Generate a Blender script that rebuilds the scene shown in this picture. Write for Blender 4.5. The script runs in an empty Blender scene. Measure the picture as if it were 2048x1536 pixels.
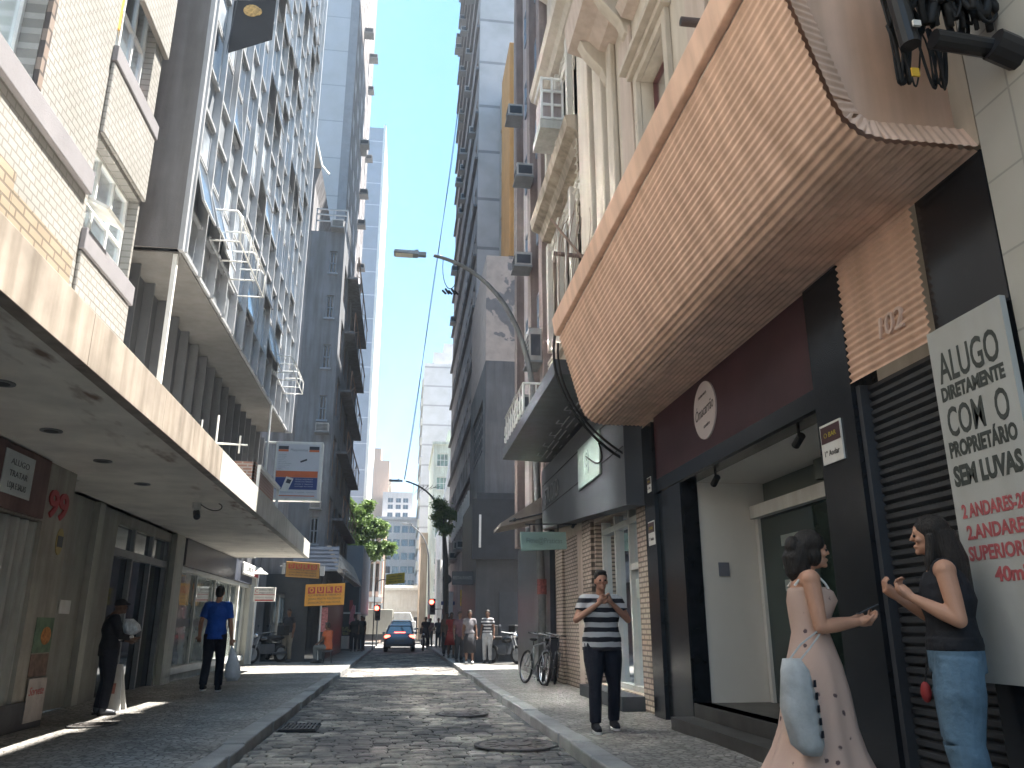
import bpy, bmesh, math, random
from mathutils import Vector, Matrix, Quaternion
random.seed(7)
SC = bpy.context.scene
COL = SC.collection
R = math.radians
# ---------------------------------------------------------------- camera, sky, sun, exposure
cam = bpy.data.objects.new('camera', bpy.data.cameras.new('camera')); COL.objects.link(cam)
cam.location = (0, 0, 1.3); cam.rotation_euler = (R(90 + 17.03), 0, -R(7.67))
cam.data.lens = 27.95; cam.data.sensor_width = 36; cam.data.clip_end = 3000; cam.data.clip_start = 0.05
SC.camera = cam
SX, SY, SZ = 1.0, 0.2, 2.3
W = bpy.data.worlds.new('World'); SC.world = W; W.use_nodes = True
nt = W.node_tree; nt.nodes.clear()
sky = nt.nodes.new('ShaderNodeTexSky'); sky.sky_type = 'NISHITA'; sky.sun_disc = False
sky.sun_elevation = math.atan2(SZ, math.hypot(SX, SY)); sky.sun_rotation = math.atan2(SX, SY)
sky.air_density = 1.0; sky.dust_density = 0.1; sky.ozone_density = 1.6
bg = nt.nodes.new('ShaderNodeBackground'); bg.inputs[1].default_value = 0.15
wo = nt.nodes.new('ShaderNodeOutputWorld')
tint = nt.nodes.new('ShaderNodeMix'); tint.data_type = 'RGBA'; tint.blend_type = 'MULTIPLY'; tint.inputs['Factor'].default_value = 1; tint.inputs['B'].default_value = (.25, .72, 1.18, 1); tint.blend_type = 'MIX'; tint.inputs['Factor'].default_value = .88
nt.links.new(sky.outputs[0], tint.inputs['A']); nt.links.new(tint.outputs['Result'], bg.inputs[0]); nt.links.new(bg.outputs[0], wo.inputs[0])
sun = bpy.data.objects.new('sun', bpy.data.lights.new('sun', 'SUN')); COL.objects.link(sun)
sun.data.energy = 4.0; sun.data.angle = R(0.53); sun.data.color = (1.0, .95, .87)
sun.rotation_euler = Vector((SX, SY, SZ)).to_track_quat('Z', 'Y').to_euler()
SC.view_settings.view_transform = 'Standard'; SC.view_settings.look = 'None'
SC.view_settings.exposure = 2.75; SC.view_settings.gamma = 1
SC.cycles.use_denoising = True
SC.cycles.max_bounces = 8; SC.cycles.diffuse_bounces = 5; SC.cycles.glossy_bounces = 3
SC.cycles.sample_clamp_indirect = 0; SC.cycles.blur_glossy = 0
# ---------------------------------------------------------------- materials
def _n(t, k, **kw):
    n = t.nodes.new(k)
    for a, b in kw.items(): setattr(n, a, b)
    return n
MATS = {}
def mat(name, col, rough=.8, var=.12, scale=2.5, bump=.0, bscale=40, metal=0, streak=0.0, spec=.4, fine=.0, emit=None):
    if name in MATS: return MATS[name]
    m = bpy.data.materials.new(name); m.use_nodes = True; t = m.node_tree
    b = t.nodes['Principled BSDF']; L = t.links.new
    b.inputs['Roughness'].default_value = rough; b.inputs['Metallic'].default_value = metal
    b.inputs['Specular IOR Level'].default_value = spec
    g = _n(t, 'ShaderNodeNewGeometry')
    nz = _n(t, 'ShaderNodeTexNoise'); nz.inputs['Scale'].default_value = scale; nz.inputs['Detail'].default_value = 6
    nz.inputs['Roughness'].default_value = .62
    L(g.outputs['Position'], nz.inputs['Vector'])
    rp = _n(t, 'ShaderNodeValToRGB'); rp.color_ramp.elements[0].position = .3; rp.color_ramp.elements[1].position = .7
    lo = [c * (1 - var) for c in col]; hi = [min(1, c * (1 + var)) for c in col]
    rp.color_ramp.elements[0].color = (*lo, 1); rp.color_ramp.elements[1].color = (*hi, 1)
    L(nz.outputs['Fac'], rp.inputs['Fac']); out = rp.outputs['Color']
    if streak > 0:
        mp = _n(t, 'ShaderNodeMapping'); mp.inputs['Scale'].default_value = (3.5, 3.5, .35); L(g.outputs['Position'], mp.inputs['Vector'])
        n2 = _n(t, 'ShaderNodeTexNoise'); n2.inputs['Scale'].default_value = 1.6; n2.inputs['Detail'].default_value = 8
        L(mp.outputs[0], n2.inputs['Vector'])
        r2 = _n(t, 'ShaderNodeValToRGB'); r2.color_ramp.elements[0].position = .35; r2.color_ramp.elements[1].position = .62
        k = 1 - streak; r2.color_ramp.elements[0].color = (k, k * .98, k * .95, 1); r2.color_ramp.elements[1].color = (1, 1, 1, 1)
        L(n2.outputs['Fac'], r2.inputs['Fac'])
        mx = _n(t, 'ShaderNodeMix', data_type='RGBA', blend_type='MULTIPLY'); mx.inputs['Factor'].default_value = 1
        L(out, mx.inputs['A']); L(r2.outputs['Color'], mx.inputs['B']); out = mx.outputs['Result']
    L(out, b.inputs['Base Color'])
    if bump > 0:
        n3 = _n(t, 'ShaderNodeTexNoise'); n3.inputs['Scale'].default_value = bscale; n3.inputs['Detail'].default_value = 4
        L(g.outputs['Position'], n3.inputs['Vector'])
        bp = _n(t, 'ShaderNodeBump'); bp.inputs['Strength'].default_value = bump; bp.inputs['Distance'].default_value = .02
        L(n3.outputs['Fac'], bp.inputs['Height']); L(bp.outputs[0], b.inputs['Normal'])
    if emit:
        b.inputs['Emission Color'].default_value = (*emit[0], 1); b.inputs['Emission Strength'].default_value = emit[1]
    MATS[name] = m; return m
def tile(name, c1, c2, mort, bw, bh, ax='X', ms=.01, rough=.6, bump=.4, off=.5, dirt=.25, ms_bias=0):
    """brick/tile wall; ax = the axis the wall faces ('X' -> texture on Y,Z; 'Y' -> X,Z; 'Z' -> Y,X)"""
    if name in MATS: return MATS[name]
    m = bpy.data.materials.new(name); m.use_nodes = True; t = m.node_tree; L = t.links.new
    b = t.nodes['Principled BSDF']; b.inputs['Roughness'].default_value = rough
    g = _n(t, 'ShaderNodeNewGeometry'); s = _n(t, 'ShaderNodeSeparateXYZ'); L(g.outputs['Position'], s.inputs[0])
    c = _n(t, 'ShaderNodeCombineXYZ')
    a, d = {'X': ('Y', 'Z'), 'Y': ('X', 'Z'), 'Z': ('Y', 'X')}[ax]
    L(s.outputs[a], c.inputs[0]); L(s.outputs[d], c.inputs[1])
    br = _n(t, 'ShaderNodeTexBrick'); br.offset = off; L(c.outputs[0], br.inputs['Vector'])
    br.inputs['Scale'].default_value = 1; br.inputs['Mortar Size'].default_value = ms
    br.inputs['Brick Width'].default_value = bw; br.inputs['Row Height'].default_value = bh
    br.inputs['Color1'].default_value = (*c1, 1); br.inputs['Color2'].default_value = (*c2, 1); br.inputs['Mortar'].default_value = (*mort, 1)
    nz = _n(t, 'ShaderNodeTexNoise'); nz.inputs['Scale'].default_value = .9; nz.inputs['Detail'].default_value = 8; L(g.outputs['Position'], nz.inputs['Vector'])
    rp = _n(t, 'ShaderNodeValToRGB'); rp.color_ramp.elements[0].position = .3; rp.color_ramp.elements[1].position = .62
    k = 1 - dirt; rp.color_ramp.elements[0].color = (k, k, k * .97, 1); rp.color_ramp.elements[1].color = (1, 1, 1, 1); L(nz.outputs['Fac'], rp.inputs['Fac'])
    mx = _n(t, 'ShaderNodeMix', data_type='RGBA', blend_type='MULTIPLY'); mx.inputs['Factor'].default_value = 1
    L(br.outputs['Color'], mx.inputs['A']); L(rp.outputs['Color'], mx.inputs['B']); L(mx.outputs['Result'], b.inputs['Base Color'])
    bp = _n(t, 'ShaderNodeBump'); bp.inputs['Strength'].default_value = bump; bp.inputs['Distance'].default_value = .008; bp.invert = True
    L(br.outputs['Fac'], bp.inputs['Height']); L(bp.outputs[0], b.inputs['Normal'])
    MATS[name] = m; return m
def glass(name, tint, mirror=.25, rough=.03, gl=(.9, .95, 1), wob=.0):
    if name in MATS: return MATS[name]
    m = bpy.data.materials.new(name); m.use_nodes = True; t = m.node_tree; L = t.links.new
    t.nodes.remove(t.nodes['Principled BSDF']); o = t.nodes['Material Output']
    d = _n(t, 'ShaderNodeBsdfDiffuse'); gs = _n(t, 'ShaderNodeBsdfAnisotropic'); gs.inputs['Roughness'].default_value = rough
    gs.inputs['Color'].default_value = (*gl, 1)
    g = _n(t, 'ShaderNodeNewGeometry')
    nz = _n(t, 'ShaderNodeTexNoise'); nz.inputs['Scale'].default_value = 1.3; nz.inputs['Detail'].default_value = 3; L(g.outputs['Position'], nz.inputs['Vector'])
    rp = _n(t, 'ShaderNodeValToRGB'); rp.color_ramp.elements[0].color = (*[x * .55 for x in tint], 1); rp.color_ramp.elements[1].color = (*[min(1, x * 1.35) for x in tint], 1)
    rp.color_ramp.elements[0].position = .35; rp.color_ramp.elements[1].position = .65
    L(nz.outputs['Fac'], rp.inputs['Fac']); L(rp.outputs[0], d.inputs[0])
    f = _n(t, 'ShaderNodeFresnel'); f.inputs[0].default_value = 1.5
    a = _n(t, 'ShaderNodeMath', operation='ADD'); a.use_clamp = True; a.inputs[1].default_value = mirror; L(f.outputs[0], a.inputs[0])
    mx = _n(t, 'ShaderNodeMixShader'); L(a.outputs[0], mx.inputs[0]); L(d.outputs[0], mx.inputs[1]); L(gs.outputs[0], mx.inputs[2]); L(mx.outputs[0], o.inputs[0])
    if wob > 0:
        bp = _n(t, 'ShaderNodeBump'); bp.inputs['Strength'].default_value = wob; bp.inputs['Distance'].default_value = .05
        L(nz.outputs['Fac'], bp.inputs['Height']); L(bp.outputs[0], gs.inputs['Normal'])
    MATS[name] = m; return m
# ---------------------------------------------------------------- mesh helpers
SEP = {'tile_panel', 'pilaster', 'canopy_end_panel', 'edge_trim', 'spandrel', 'brick_pier', 'pink_pilaster', 'stucco_panel', 'sill_band', 'beige_panel', 'brown_strip', 'window_jamb', 'giant_pilaster', 'lower_pier', 'scroll_bracket', 'white_door_jamb', 'white_post', 'vertical_fin', 'balcony_slab', 'doorway', 'dark_doorway', 'thin_belt', 'glass_sticker', 'fascia_joint', 'dark_lens', 'red_line', 'cream_wall', 'balcony', 'ledge', 'dark_line', 'stucco_ornament', 'grip', 'dark_print'}
class MB:
    def __init__(s): s.v = []; s.f = []; s.m = []; s.cur = 0
    def face(s, pts):
        b = len(s.v); s.v += [tuple(p) for p in pts]; s.f.append(tuple(range(b, b + len(pts)))); s.m.append(s.cur)
    def hexa(s, p):   # 8 points: bottom 4 then top 4
        b = len(s.v); s.v += [tuple(q) for q in p]
        for q in ((3, 2, 1, 0), (4, 5, 6, 7), (0, 1, 5, 4), (1, 2, 6, 5), (2, 3, 7, 6), (3, 0, 4, 7)):
            s.f.append(tuple(b + i for i in q)); s.m.append(s.cur)
        return s
    def box(s, x0, x1, y0, y1, z0, z1):
        return s.hexa([(x0, y0, z0), (x1, y0, z0), (x1, y1, z0), (x0, y1, z0), (x0, y0, z1), (x1, y0, z1), (x1, y1, z1), (x0, y1, z1)])
    def pb(s, pl, a0, a1, z0, z1, w0, w1):
        P = pl.p
        return s.hexa([P(a0, z0, w0), P(a1, z0, w0), P(a1, z0, w1), P(a0, z0, w1), P(a0, z1, w0), P(a1, z1, w0), P(a1, z1, w1), P(a0, z1, w1)])
    def prism(s, pts, vec):
        n = len(pts); b = len(s.v); v = Vector(vec)
        s.v += [tuple(p) for p in pts] + [tuple(Vector(p) + v) for p in pts]
        s.f.append(tuple(range(b, b + n))); s.m.append(s.cur); s.f.append(tuple(range(b + 2 * n - 1, b + n - 1, -1))); s.m.append(s.cur)
        for i in range(n):
            j = (i + 1) % n; s.f.append((b + i, b + j, b + n + j, b + n + i)); s.m.append(s.cur)
        return s
    def tube(s, pts, r, n=8, cap=True, sm=False):
        pts = [Vector(p) for p in pts]; rs = r if isinstance(r, (list, tuple)) else [r] * len(pts)
        b0 = len(s.v); up = None
        for i, p in enumerate(pts):
            d = (pts[min(i + 1, len(pts) - 1)] - pts[max(i - 1, 0)]).normalized()
            if up is None: up = d.orthogonal().normalized()
            up = (up - d * up.dot(d)).normalized(); q = d.cross(up)
            for k in range(n):
                a = 2 * math.pi * k / n; s.v.append(tuple(p + (up * math.cos(a) + q * math.sin(a)) * rs[i]))
        for i in range(len(pts) - 1):
            for k in range(n):
                a = b0 + i * n + k; c = b0 + i * n + (k + 1) % n
                s.f.append((a, c, c + n, a + n)); s.m.append(s.cur)
        if cap:
            s.f.append(tuple(b0 + k for k in range(n))[::-1]); s.m.append(s.cur)
            e = b0 + (len(pts) - 1) * n; s.f.append(tuple(e + k for k in range(n))); s.m.append(s.cur)
        return s
    def ell(s, c, r, n=12, m=8, rot=None):
        b0 = len(s.v); c = Vector(c); q = rot.to_matrix() if rot is not None else Matrix.Identity(3)
        for i in range(m + 1):
            th = math.pi * i / m
            for k in range(n):
                ph = 2 * math.pi * k / n
                s.v.append(tuple(c + q @ Vector((r[0] * math.sin(th) * math.cos(ph), r[1] * math.sin(th) * math.sin(ph), r[2] * math.cos(th)))))
        for i in range(m):
            for k in range(n):
                a = b0 + i * n + k; d = b0 + i * n + (k + 1) % n
                s.f.append((a, d, d + n, a + n)); s.m.append(s.cur)
        return s
    def disc(s, c, r, nrm, t, n=24, sx=1):
        c = Vector(c); nrm = Vector(nrm).normalized(); u = nrm.orthogonal().normalized() if abs(nrm.z) > .9 else Vector((0, 0, 1)); w = nrm.cross(u)
        return s.prism([c + u * r * math.cos(2 * math.pi * k / n) + w * r * sx * math.sin(2 * math.pi * k / n) for k in range(n)], nrm * t)
    def build(s, name, mats, parent=None, smooth=False, bevel=0, loc=None, merge=False):
        if name in SEP and not s.__dict__.get('_one'):
            par = list(range(len(s.v)))
            def fd(a):
                while par[a] != a: par[a] = par[par[a]]; a = par[a]
                return a
            for f in s.f:
                for q in f[1:]: par[fd(q)] = fd(f[0])
            g = {}
            for f, m in zip(s.f, s.m): g.setdefault(fd(f[0]), []).append((f, m))
            for k, fs in g.items():
                mb = MB(); mb._one = 1; ids = sorted({i for f, _ in fs for i in f}); mp = {a: i for i, a in enumerate(ids)}
                mb.v = [s.v[i] for i in ids]; mb.f = [tuple(mp[i] for i in f) for f, _ in fs]; mb.m = [m for _, m in fs]; o = mb.build(name, mats, parent, smooth, bevel, loc)
            return o
        me = bpy.data.meshes.new(name)
        if loc is None and parent is not None:
            off = Vector(parent.get('_o', (0, 0, 0)))
        else: off = Vector(loc) if loc is not None else Vector((0, 0, 0))
        me.from_pydata([tuple(Vector(v) - off) for v in s.v], [], s.f)
        mats = mats if isinstance(mats, (list, tuple)) else [mats]
        for k in mats: me.materials.append(k)
        if len(mats) > 1: me.polygons.foreach_set('material_index', s.m)
        bm = bmesh.new(); bm.from_mesh(me)
        if merge: bmesh.ops.remove_doubles(bm, verts=bm.verts, dist=.0004)
        bmesh.ops.recalc_face_normals(bm, faces=bm.faces); bm.to_mesh(me); bm.free()
        if smooth: me.polygons.foreach_set('use_smooth', [True] * len(me.polygons))
        o = bpy.data.objects.new(name, me); COL.objects.link(o)
        if parent is not None: o.parent = parent
        elif loc is not None: o.location = loc
        if bevel:
            b = o.modifiers.new('bevel', 'BEVEL'); b.width = bevel; b.segments = 2; b.limit_method = 'ANGLE'
        return o
def tag(o, label=None, cat=None, group=None, kind=None):
    if label: o['label'] = label
    if cat: o['category'] = cat
    if group: o['group'] = group
    if kind: o['kind'] = kind
    return o
def thing(name, label, cat, loc=(0, 0, 0), group=None, rz=0):
    o = bpy.data.objects.new(name, None); COL.objects.link(o); o.location = loc; o.rotation_euler = (0, 0, rz); o.empty_display_size = .1
    return tag(o, label, cat, group)
def TH(name, label, cat, loc, group=None):
    """thing at loc whose parts are written in world coordinates"""
    o = thing(name, label, cat, loc, group); o['_o'] = tuple(loc); return o
def copy_tree(o, parent=None):
    c = o.copy(); COL.objects.link(c)
    if parent is not None: c.parent = parent
    for ch in list(o.children): copy_tree(ch, c)
    return c
class Pl:
    """wall plane. kind 'X': faces +-X, a runs along Y; kind 'Y': faces -Y (s=-1), a runs along X. w = outward"""
    def __init__(s, kind, c, sg): s.k = kind; s.c = c; s.s = sg
    def p(s, a, z, w=0):
        return (s.c + s.s * w, a, z) if s.k == 'X' else (a, s.c + s.s * w, z)
    def text_axes(s):
        if s.k == 'X': u = Vector((0, 1, 0)) if s.s > 0 else Vector((0, -1, 0))
        else: u = Vector((1, 0, 0)) if s.s < 0 else Vector((-1, 0, 0))
        return u, Vector((0, 0, 1)), u.cross(Vector((0, 0, 1)))
def text(name, s, m, pl, a, z, h, width=None, w=.006, ext=.002, parent=None, align='CENTER', shear=0, rot=0, label=None, bold=0):
    cu = bpy.data.curves.new(name, 'FONT'); cu.body = s; cu.size = h * 1.38; cu.extrude = ext; cu.align_x = align; cu.align_y = 'CENTER'; cu.shear = shear
    cu.offset = bold; cu.resolution_u = 3
    o = bpy.data.objects.new(name, cu); COL.objects.link(o); dg = bpy.context.evaluated_depsgraph_get()
    me = bpy.data.meshes.new_from_object(o.evaluated_get(dg)); bpy.data.objects.remove(o); bpy.data.curves.remove(cu)
    xs = [v.co.x for v in me.vertices] or [0, 1]; k = width / (max(xs) - min(xs)) if width else 1
    u, v, n = pl.text_axes(); c0 = Vector(pl.p(a, z, w)); off = Vector(parent.get('_o', (0, 0, 0))) if parent is not None else Vector()
    mid = (max(xs) + min(xs)) / 2 if align == 'CENTER' else 0
    cr, sr = math.cos(rot), math.sin(rot)
    for q in me.vertices:
        x = (q.co.x - mid) * k; y = q.co.y; x, y = x * cr - y * sr, x * sr + y * cr
        q.co = c0 + u * x + v * y + n * q.co.z - off
    me.materials.clear(); me.materials.append(m)
    o = bpy.data.objects.new(name, me); COL.objects.link(o)
    if parent is not None: o.parent = parent
    return o
def facade(mb, pl, a0, a1, z0, z1, wins, depth=.2):
    A = sorted({a0, a1} | {w[0] for w in wins} | {w[1] for w in wins}); Z = sorted({z0, z1} | {w[2] for w in wins} | {w[3] for w in wins})
    A = [a for a in A if a0 <= a <= a1]; Z = [z for z in Z if z0 <= z <= z1]
    for i in range(len(A) - 1):
        run = None
        for j in range(len(Z) - 1):
            ca, cz = (A[i] + A[i + 1]) / 2, (Z[j] + Z[j + 1]) / 2
            hole = any(w[0] < ca < w[1] and w[2] < cz < w[3] for w in wins)
            if not hole:
                if run is None: run = Z[j]
            if (hole or j == len(Z) - 2) and run is not None:
                e = Z[j] if hole else Z[j + 1]
                mb.face([pl.p(A[i], run), pl.p(A[i + 1], run), pl.p(A[i + 1], e), pl.p(A[i], e)]); run = None
    for w in wins:
        p, q, r, t = w[:4]
        mb.face([pl.p(p, r), pl.p(q, r), pl.p(q, r, -depth), pl.p(p, r, -depth)]); mb.face([pl.p(p, t), pl.p(q, t), pl.p(q, t, -depth), pl.p(p, t, -depth)])
        mb.face([pl.p(p, r), pl.p(p, t), pl.p(p, t, -depth), pl.p(p, r, -depth)]); mb.face([pl.p(q, r), pl.p(q, t), pl.p(q, t, -depth), pl.p(q, r, -depth)])
def shell(mb, pl, a0, a1, z0, z1, D, sides=(1, 1), top=True):
    if sides[0]: mb.face([pl.p(a0, z0), pl.p(a0, z1), pl.p(a0, z1, -D), pl.p(a0, z0, -D)])
    if sides[1]: mb.face([pl.p(a1, z0), pl.p(a1, z1), pl.p(a1, z1, -D), pl.p(a1, z0, -D)])
    if top: mb.face([pl.p(a0, z1), pl.p(a1, z1), pl.p(a1, z1, -D), pl.p(a0, z1, -D)])
    mb.face([pl.p(a0, z0, -D), pl.p(a1, z0, -D), pl.p(a1, z1, -D), pl.p(a0, z1, -D)])
def window(parent, pl, w, depth=.2, nv=1, nh=0, fm=None, gm=None, sill=None, fr=.045, split=True, hz=None, name='window'):
    """frame in an opening (part), pane (sub-part)"""
    a0, a1, z0, z1 = w[:4]; d = -depth; f = MB()
    f.pb(pl, a0, a1, z0, z0 + fr, d, d + .05); f.pb(pl, a0, a1, z1 - fr, z1, d, d + .05)
    f.pb(pl, a0, a0 + fr, z0 + fr, z1 - fr, d, d + .05); f.pb(pl, a1 - fr, a1, z0 + fr, z1 - fr, d, d + .05)
    for i in range(1, nv + 1):
        a = a0 + (a1 - a0) * i / (nv + 1); f.pb(pl, a - fr * .5, a + fr * .5, z0 + fr, z1 - fr, d, d + .045)
    for zz in (hz or [i / (nh + 1) for i in range(1, nh + 1)]):
        z = z0 + (z1 - z0) * zz; f.pb(pl, a0 + fr, a1 - fr, z - fr * .5, z + fr * .5, d, d + .04)
    if not split:
        f.cur = 1; f.face([pl.p(a0, z0, d + .01), pl.p(a1, z0, d + .01), pl.p(a1, z1, d + .01), pl.p(a0, z1, d + .01)]); f.cur = 0
        if sill: f.cur = 0; f.pb(pl, a0 - .06, a1 + .06, z0 - .07, z0, -.02, .09)
        return f.build(name, [fm, gm], parent)
    o = f.build(name, fm, parent); g = MB(); g.face([pl.p(a0, z0, d + .01), pl.p(a1, z0, d + .01), pl.p(a1, z1, d + .01), pl.p(a0, z1, d + .01)])
    o['_o'] = parent.get('_o', (0, 0, 0)); g.build('pane', gm, o)
    if sill: s2 = MB(); s2.pb(pl, a0 - .06, a1 + .06, z0 - .07, z0 - .003, -.02, .09); s2.build('sill', sill, o)
    return o
def windows(parent, pl, wl, key, cap=88, **kw):
    """nearest `cap` windows as parts, the rest as one stuff part"""
    wl = sorted(wl, key=key)
    for w in wl[:cap]: window(parent, pl, w, split=False, **kw)
    if len(wl) > cap:
        n0 = set(bpy.data.objects); tmp = [window(parent, pl, w, split=False, **kw) for w in wl[cap:]]
        bm = bmesh.new()
        for o in tmp: bm.from_mesh(o.data)
        me = bpy.data.meshes.new('window_rows'); bm.to_mesh(me); bm.free()
        for m in tmp[0].data.materials: me.materials.append(m)
        for o in tmp: bpy.data.objects.remove(o)
        o = bpy.data.objects.new('window_rows', me); COL.objects.link(o); o.parent = parent; tag(o, kind='stuff')
# ---------------------------------------------------------------- palette
M_CREAMT = tile('cream_tile', (.315, .302, .283), (.285, .273, .255), (.195, .183, .168), .2, .105, 'X', .012, bump=.5, dirt=.16)
M_BTILE = tile('beige_tile', (.31, .25, .18), (.28, .22, .16), (.15, .12, .09), .34, .12, 'X', .016, bump=.6)
M_BROWNT = tile('brown_side_tile', (.20, .15, .12), (.24, .19, .16), (.07, .055, .05), .2, .2, 'X', .02, bump=.4)
M_MARBLE = mat('veined_marble', (.34, .295, .25), .5, .28, 1.4, streak=.35)
M_CONC = mat('pale_concrete', (.46, .46, .43), .85, .12, 2, .25, 60, streak=.22)
M_SOFF = mat('stained_soffit', (.78, .75, .69), .85, .22, .9, .1, 30)
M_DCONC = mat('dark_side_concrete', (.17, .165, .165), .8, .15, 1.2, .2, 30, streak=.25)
M_ALU = mat('blue_grey_aluminium', (.42, .43, .45), .45, .12, 2, metal=.2, streak=.15)
M_ALUD = mat('grey_aluminium', (.24, .27, .31), .45, .12, 2, metal=.3)
M_WHITE = mat('white_paint', (.72, .72, .70), .55, .08, 3, streak=.12)
M_DGLASS = glass('dark_glass', (.018, .022, .03), .10, .04)
M_BGLASS = glass('curtain_glass', (.20, .24, .27), .92, .22)
M_CGLASS = glass('near_window_glass', (.24, .32, .35), .7, .22)
M_NGLASS = glass('street_window_glass', (.03, .035, .045), .12, .04)
M_BLACK = mat('black_granite', (.014, .016, .020), .22, .3, 6, spec=.5)
M_DGREY = mat('dark_grey_metal', (.05, .055, .065), .5, .15, 4)
M_MGREY = mat('mid_grey_metal', (.22, .23, .24), .5, .15, 4, metal=.3)
M_RED = mat('red_letters', (.38, .05, .05), .5)
M_PINK = mat('pink_corrugated_metal', (.74, .51, .39), .6, .10, 1.2, streak=.2, spec=.3)
M_NCREAM = mat('cream_stucco', (.52, .46, .385), .8, .07, 1.5, .12, 50, streak=.14)
M_NPINK = mat('pink_stucco', (.50, .41, .35), .8, .07, 1.5, .12, 50, streak=.16)
M_RUBBER = mat('black_rubber', (.015, .015, .016), .7)
M_CHROME = mat('chrome', (.6, .6, .62), .2, metal=1)
M_SKIN = mat('skin_tan', (.42, .22, .15), .5, .08, 8, spec=.35)
M_SKIN2 = mat('skin_warm', (.50, .27, .18), .5, .08, 8, spec=.35)
M_SKIND = mat('skin_dark', (.14, .075, .05), .5, .08, 8, spec=.35)
M_HAIR = mat('dark_hair', (.016, .012, .010), .45, .5, 30, .0)
def hair_bump(m):
    t = m.node_tree; L = t.links.new; tc = _n(t, 'ShaderNodeTexCoord'); mp = _n(t, 'ShaderNodeMapping'); mp.inputs['Scale'].default_value = (60, 60, 4); L(tc.outputs['Object'], mp.inputs[0]); n = _n(t, 'ShaderNodeTexNoise'); n.inputs['Scale'].default_value = 2.5; n.inputs['Detail'].default_value = 4; L(mp.outputs[0], n.inputs['Vector']); b = _n(t, 'ShaderNodeBump'); b.inputs['Strength'].default_value = 1; b.inputs['Distance'].default_value = .012; L(n.outputs[0], b.inputs['Height']); L(b.outputs[0], t.nodes['Principled BSDF'].inputs['Normal'])
hair_bump(M_HAIR)
# ================================================================ SETTING: ground, road, pavements, kerbs
g = MB(); g.box(-300, 300, -60, 600, -1.4, -.06)
tag(g.build('ground', mat('dusty_ground', (.16, .15, .14), .9, .2, .5)), kind='structure')
def cobble_mat():
    m = bpy.data.materials.new('cobble_stone'); m.use_nodes = True; t = m.node_tree; L = t.links.new; b = t.nodes['Principled BSDF']
    a = _n(t, 'ShaderNodeAttribute'); a.attribute_name = 'rnd'; g = _n(t, 'ShaderNodeNewGeometry')
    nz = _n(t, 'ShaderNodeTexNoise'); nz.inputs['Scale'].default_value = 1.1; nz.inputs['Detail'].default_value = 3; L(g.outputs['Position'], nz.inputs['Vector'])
    n2 = _n(t, 'ShaderNodeTexNoise'); n2.inputs['Scale'].default_value = 25; n2.inputs['Detail'].default_value = 5; L(g.outputs['Position'], n2.inputs['Vector'])
    r = _n(t, 'ShaderNodeValToRGB'); e = r.color_ramp.elements; e[0].color = (.13, .125, .12, 1); e[1].color = (.46, .435, .39, 1); L(a.outputs['Fac'], r.inputs[0])
    r2 = _n(t, 'ShaderNodeValToRGB'); r2.color_ramp.elements[0].position = .46; r2.color_ramp.elements[0].color = (.50, .50, .52, 1); r2.color_ramp.elements[1].position = .60; r2.color_ramp.elements[1].color = (1.25, 1.22, 1.15, 1); L(nz.outputs['Fac'], r2.inputs[0])  # broad light and dark patches painted in place of reflected sun dapples
    r3 = _n(t, 'ShaderNodeValToRGB'); r3.color_ramp.elements[0].position = .3; r3.color_ramp.elements[0].color = (.7, .7, .7, 1); r3.color_ramp.elements[1].position = .7; L(n2.outputs['Fac'], r3.inputs[0])
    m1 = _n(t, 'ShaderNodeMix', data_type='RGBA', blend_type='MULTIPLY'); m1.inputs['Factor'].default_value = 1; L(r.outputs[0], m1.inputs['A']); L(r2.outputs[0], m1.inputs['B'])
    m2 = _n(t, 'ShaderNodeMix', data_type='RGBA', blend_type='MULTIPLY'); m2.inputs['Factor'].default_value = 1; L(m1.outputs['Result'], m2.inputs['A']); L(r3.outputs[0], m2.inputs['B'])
    L(m2.outputs['Result'], b.inputs['Base Color']); b.inputs['Roughness'].default_value = .82
    bp = _n(t, 'ShaderNodeBump'); bp.inputs['Strength'].default_value = .5; bp.inputs['Distance'].default_value = .012; L(n2.outputs['Fac'], bp.inputs['Height']); L(bp.outputs[0], b.inputs['Normal'])
    return m
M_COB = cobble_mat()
XL, XR = -1.57, 1.85
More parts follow.
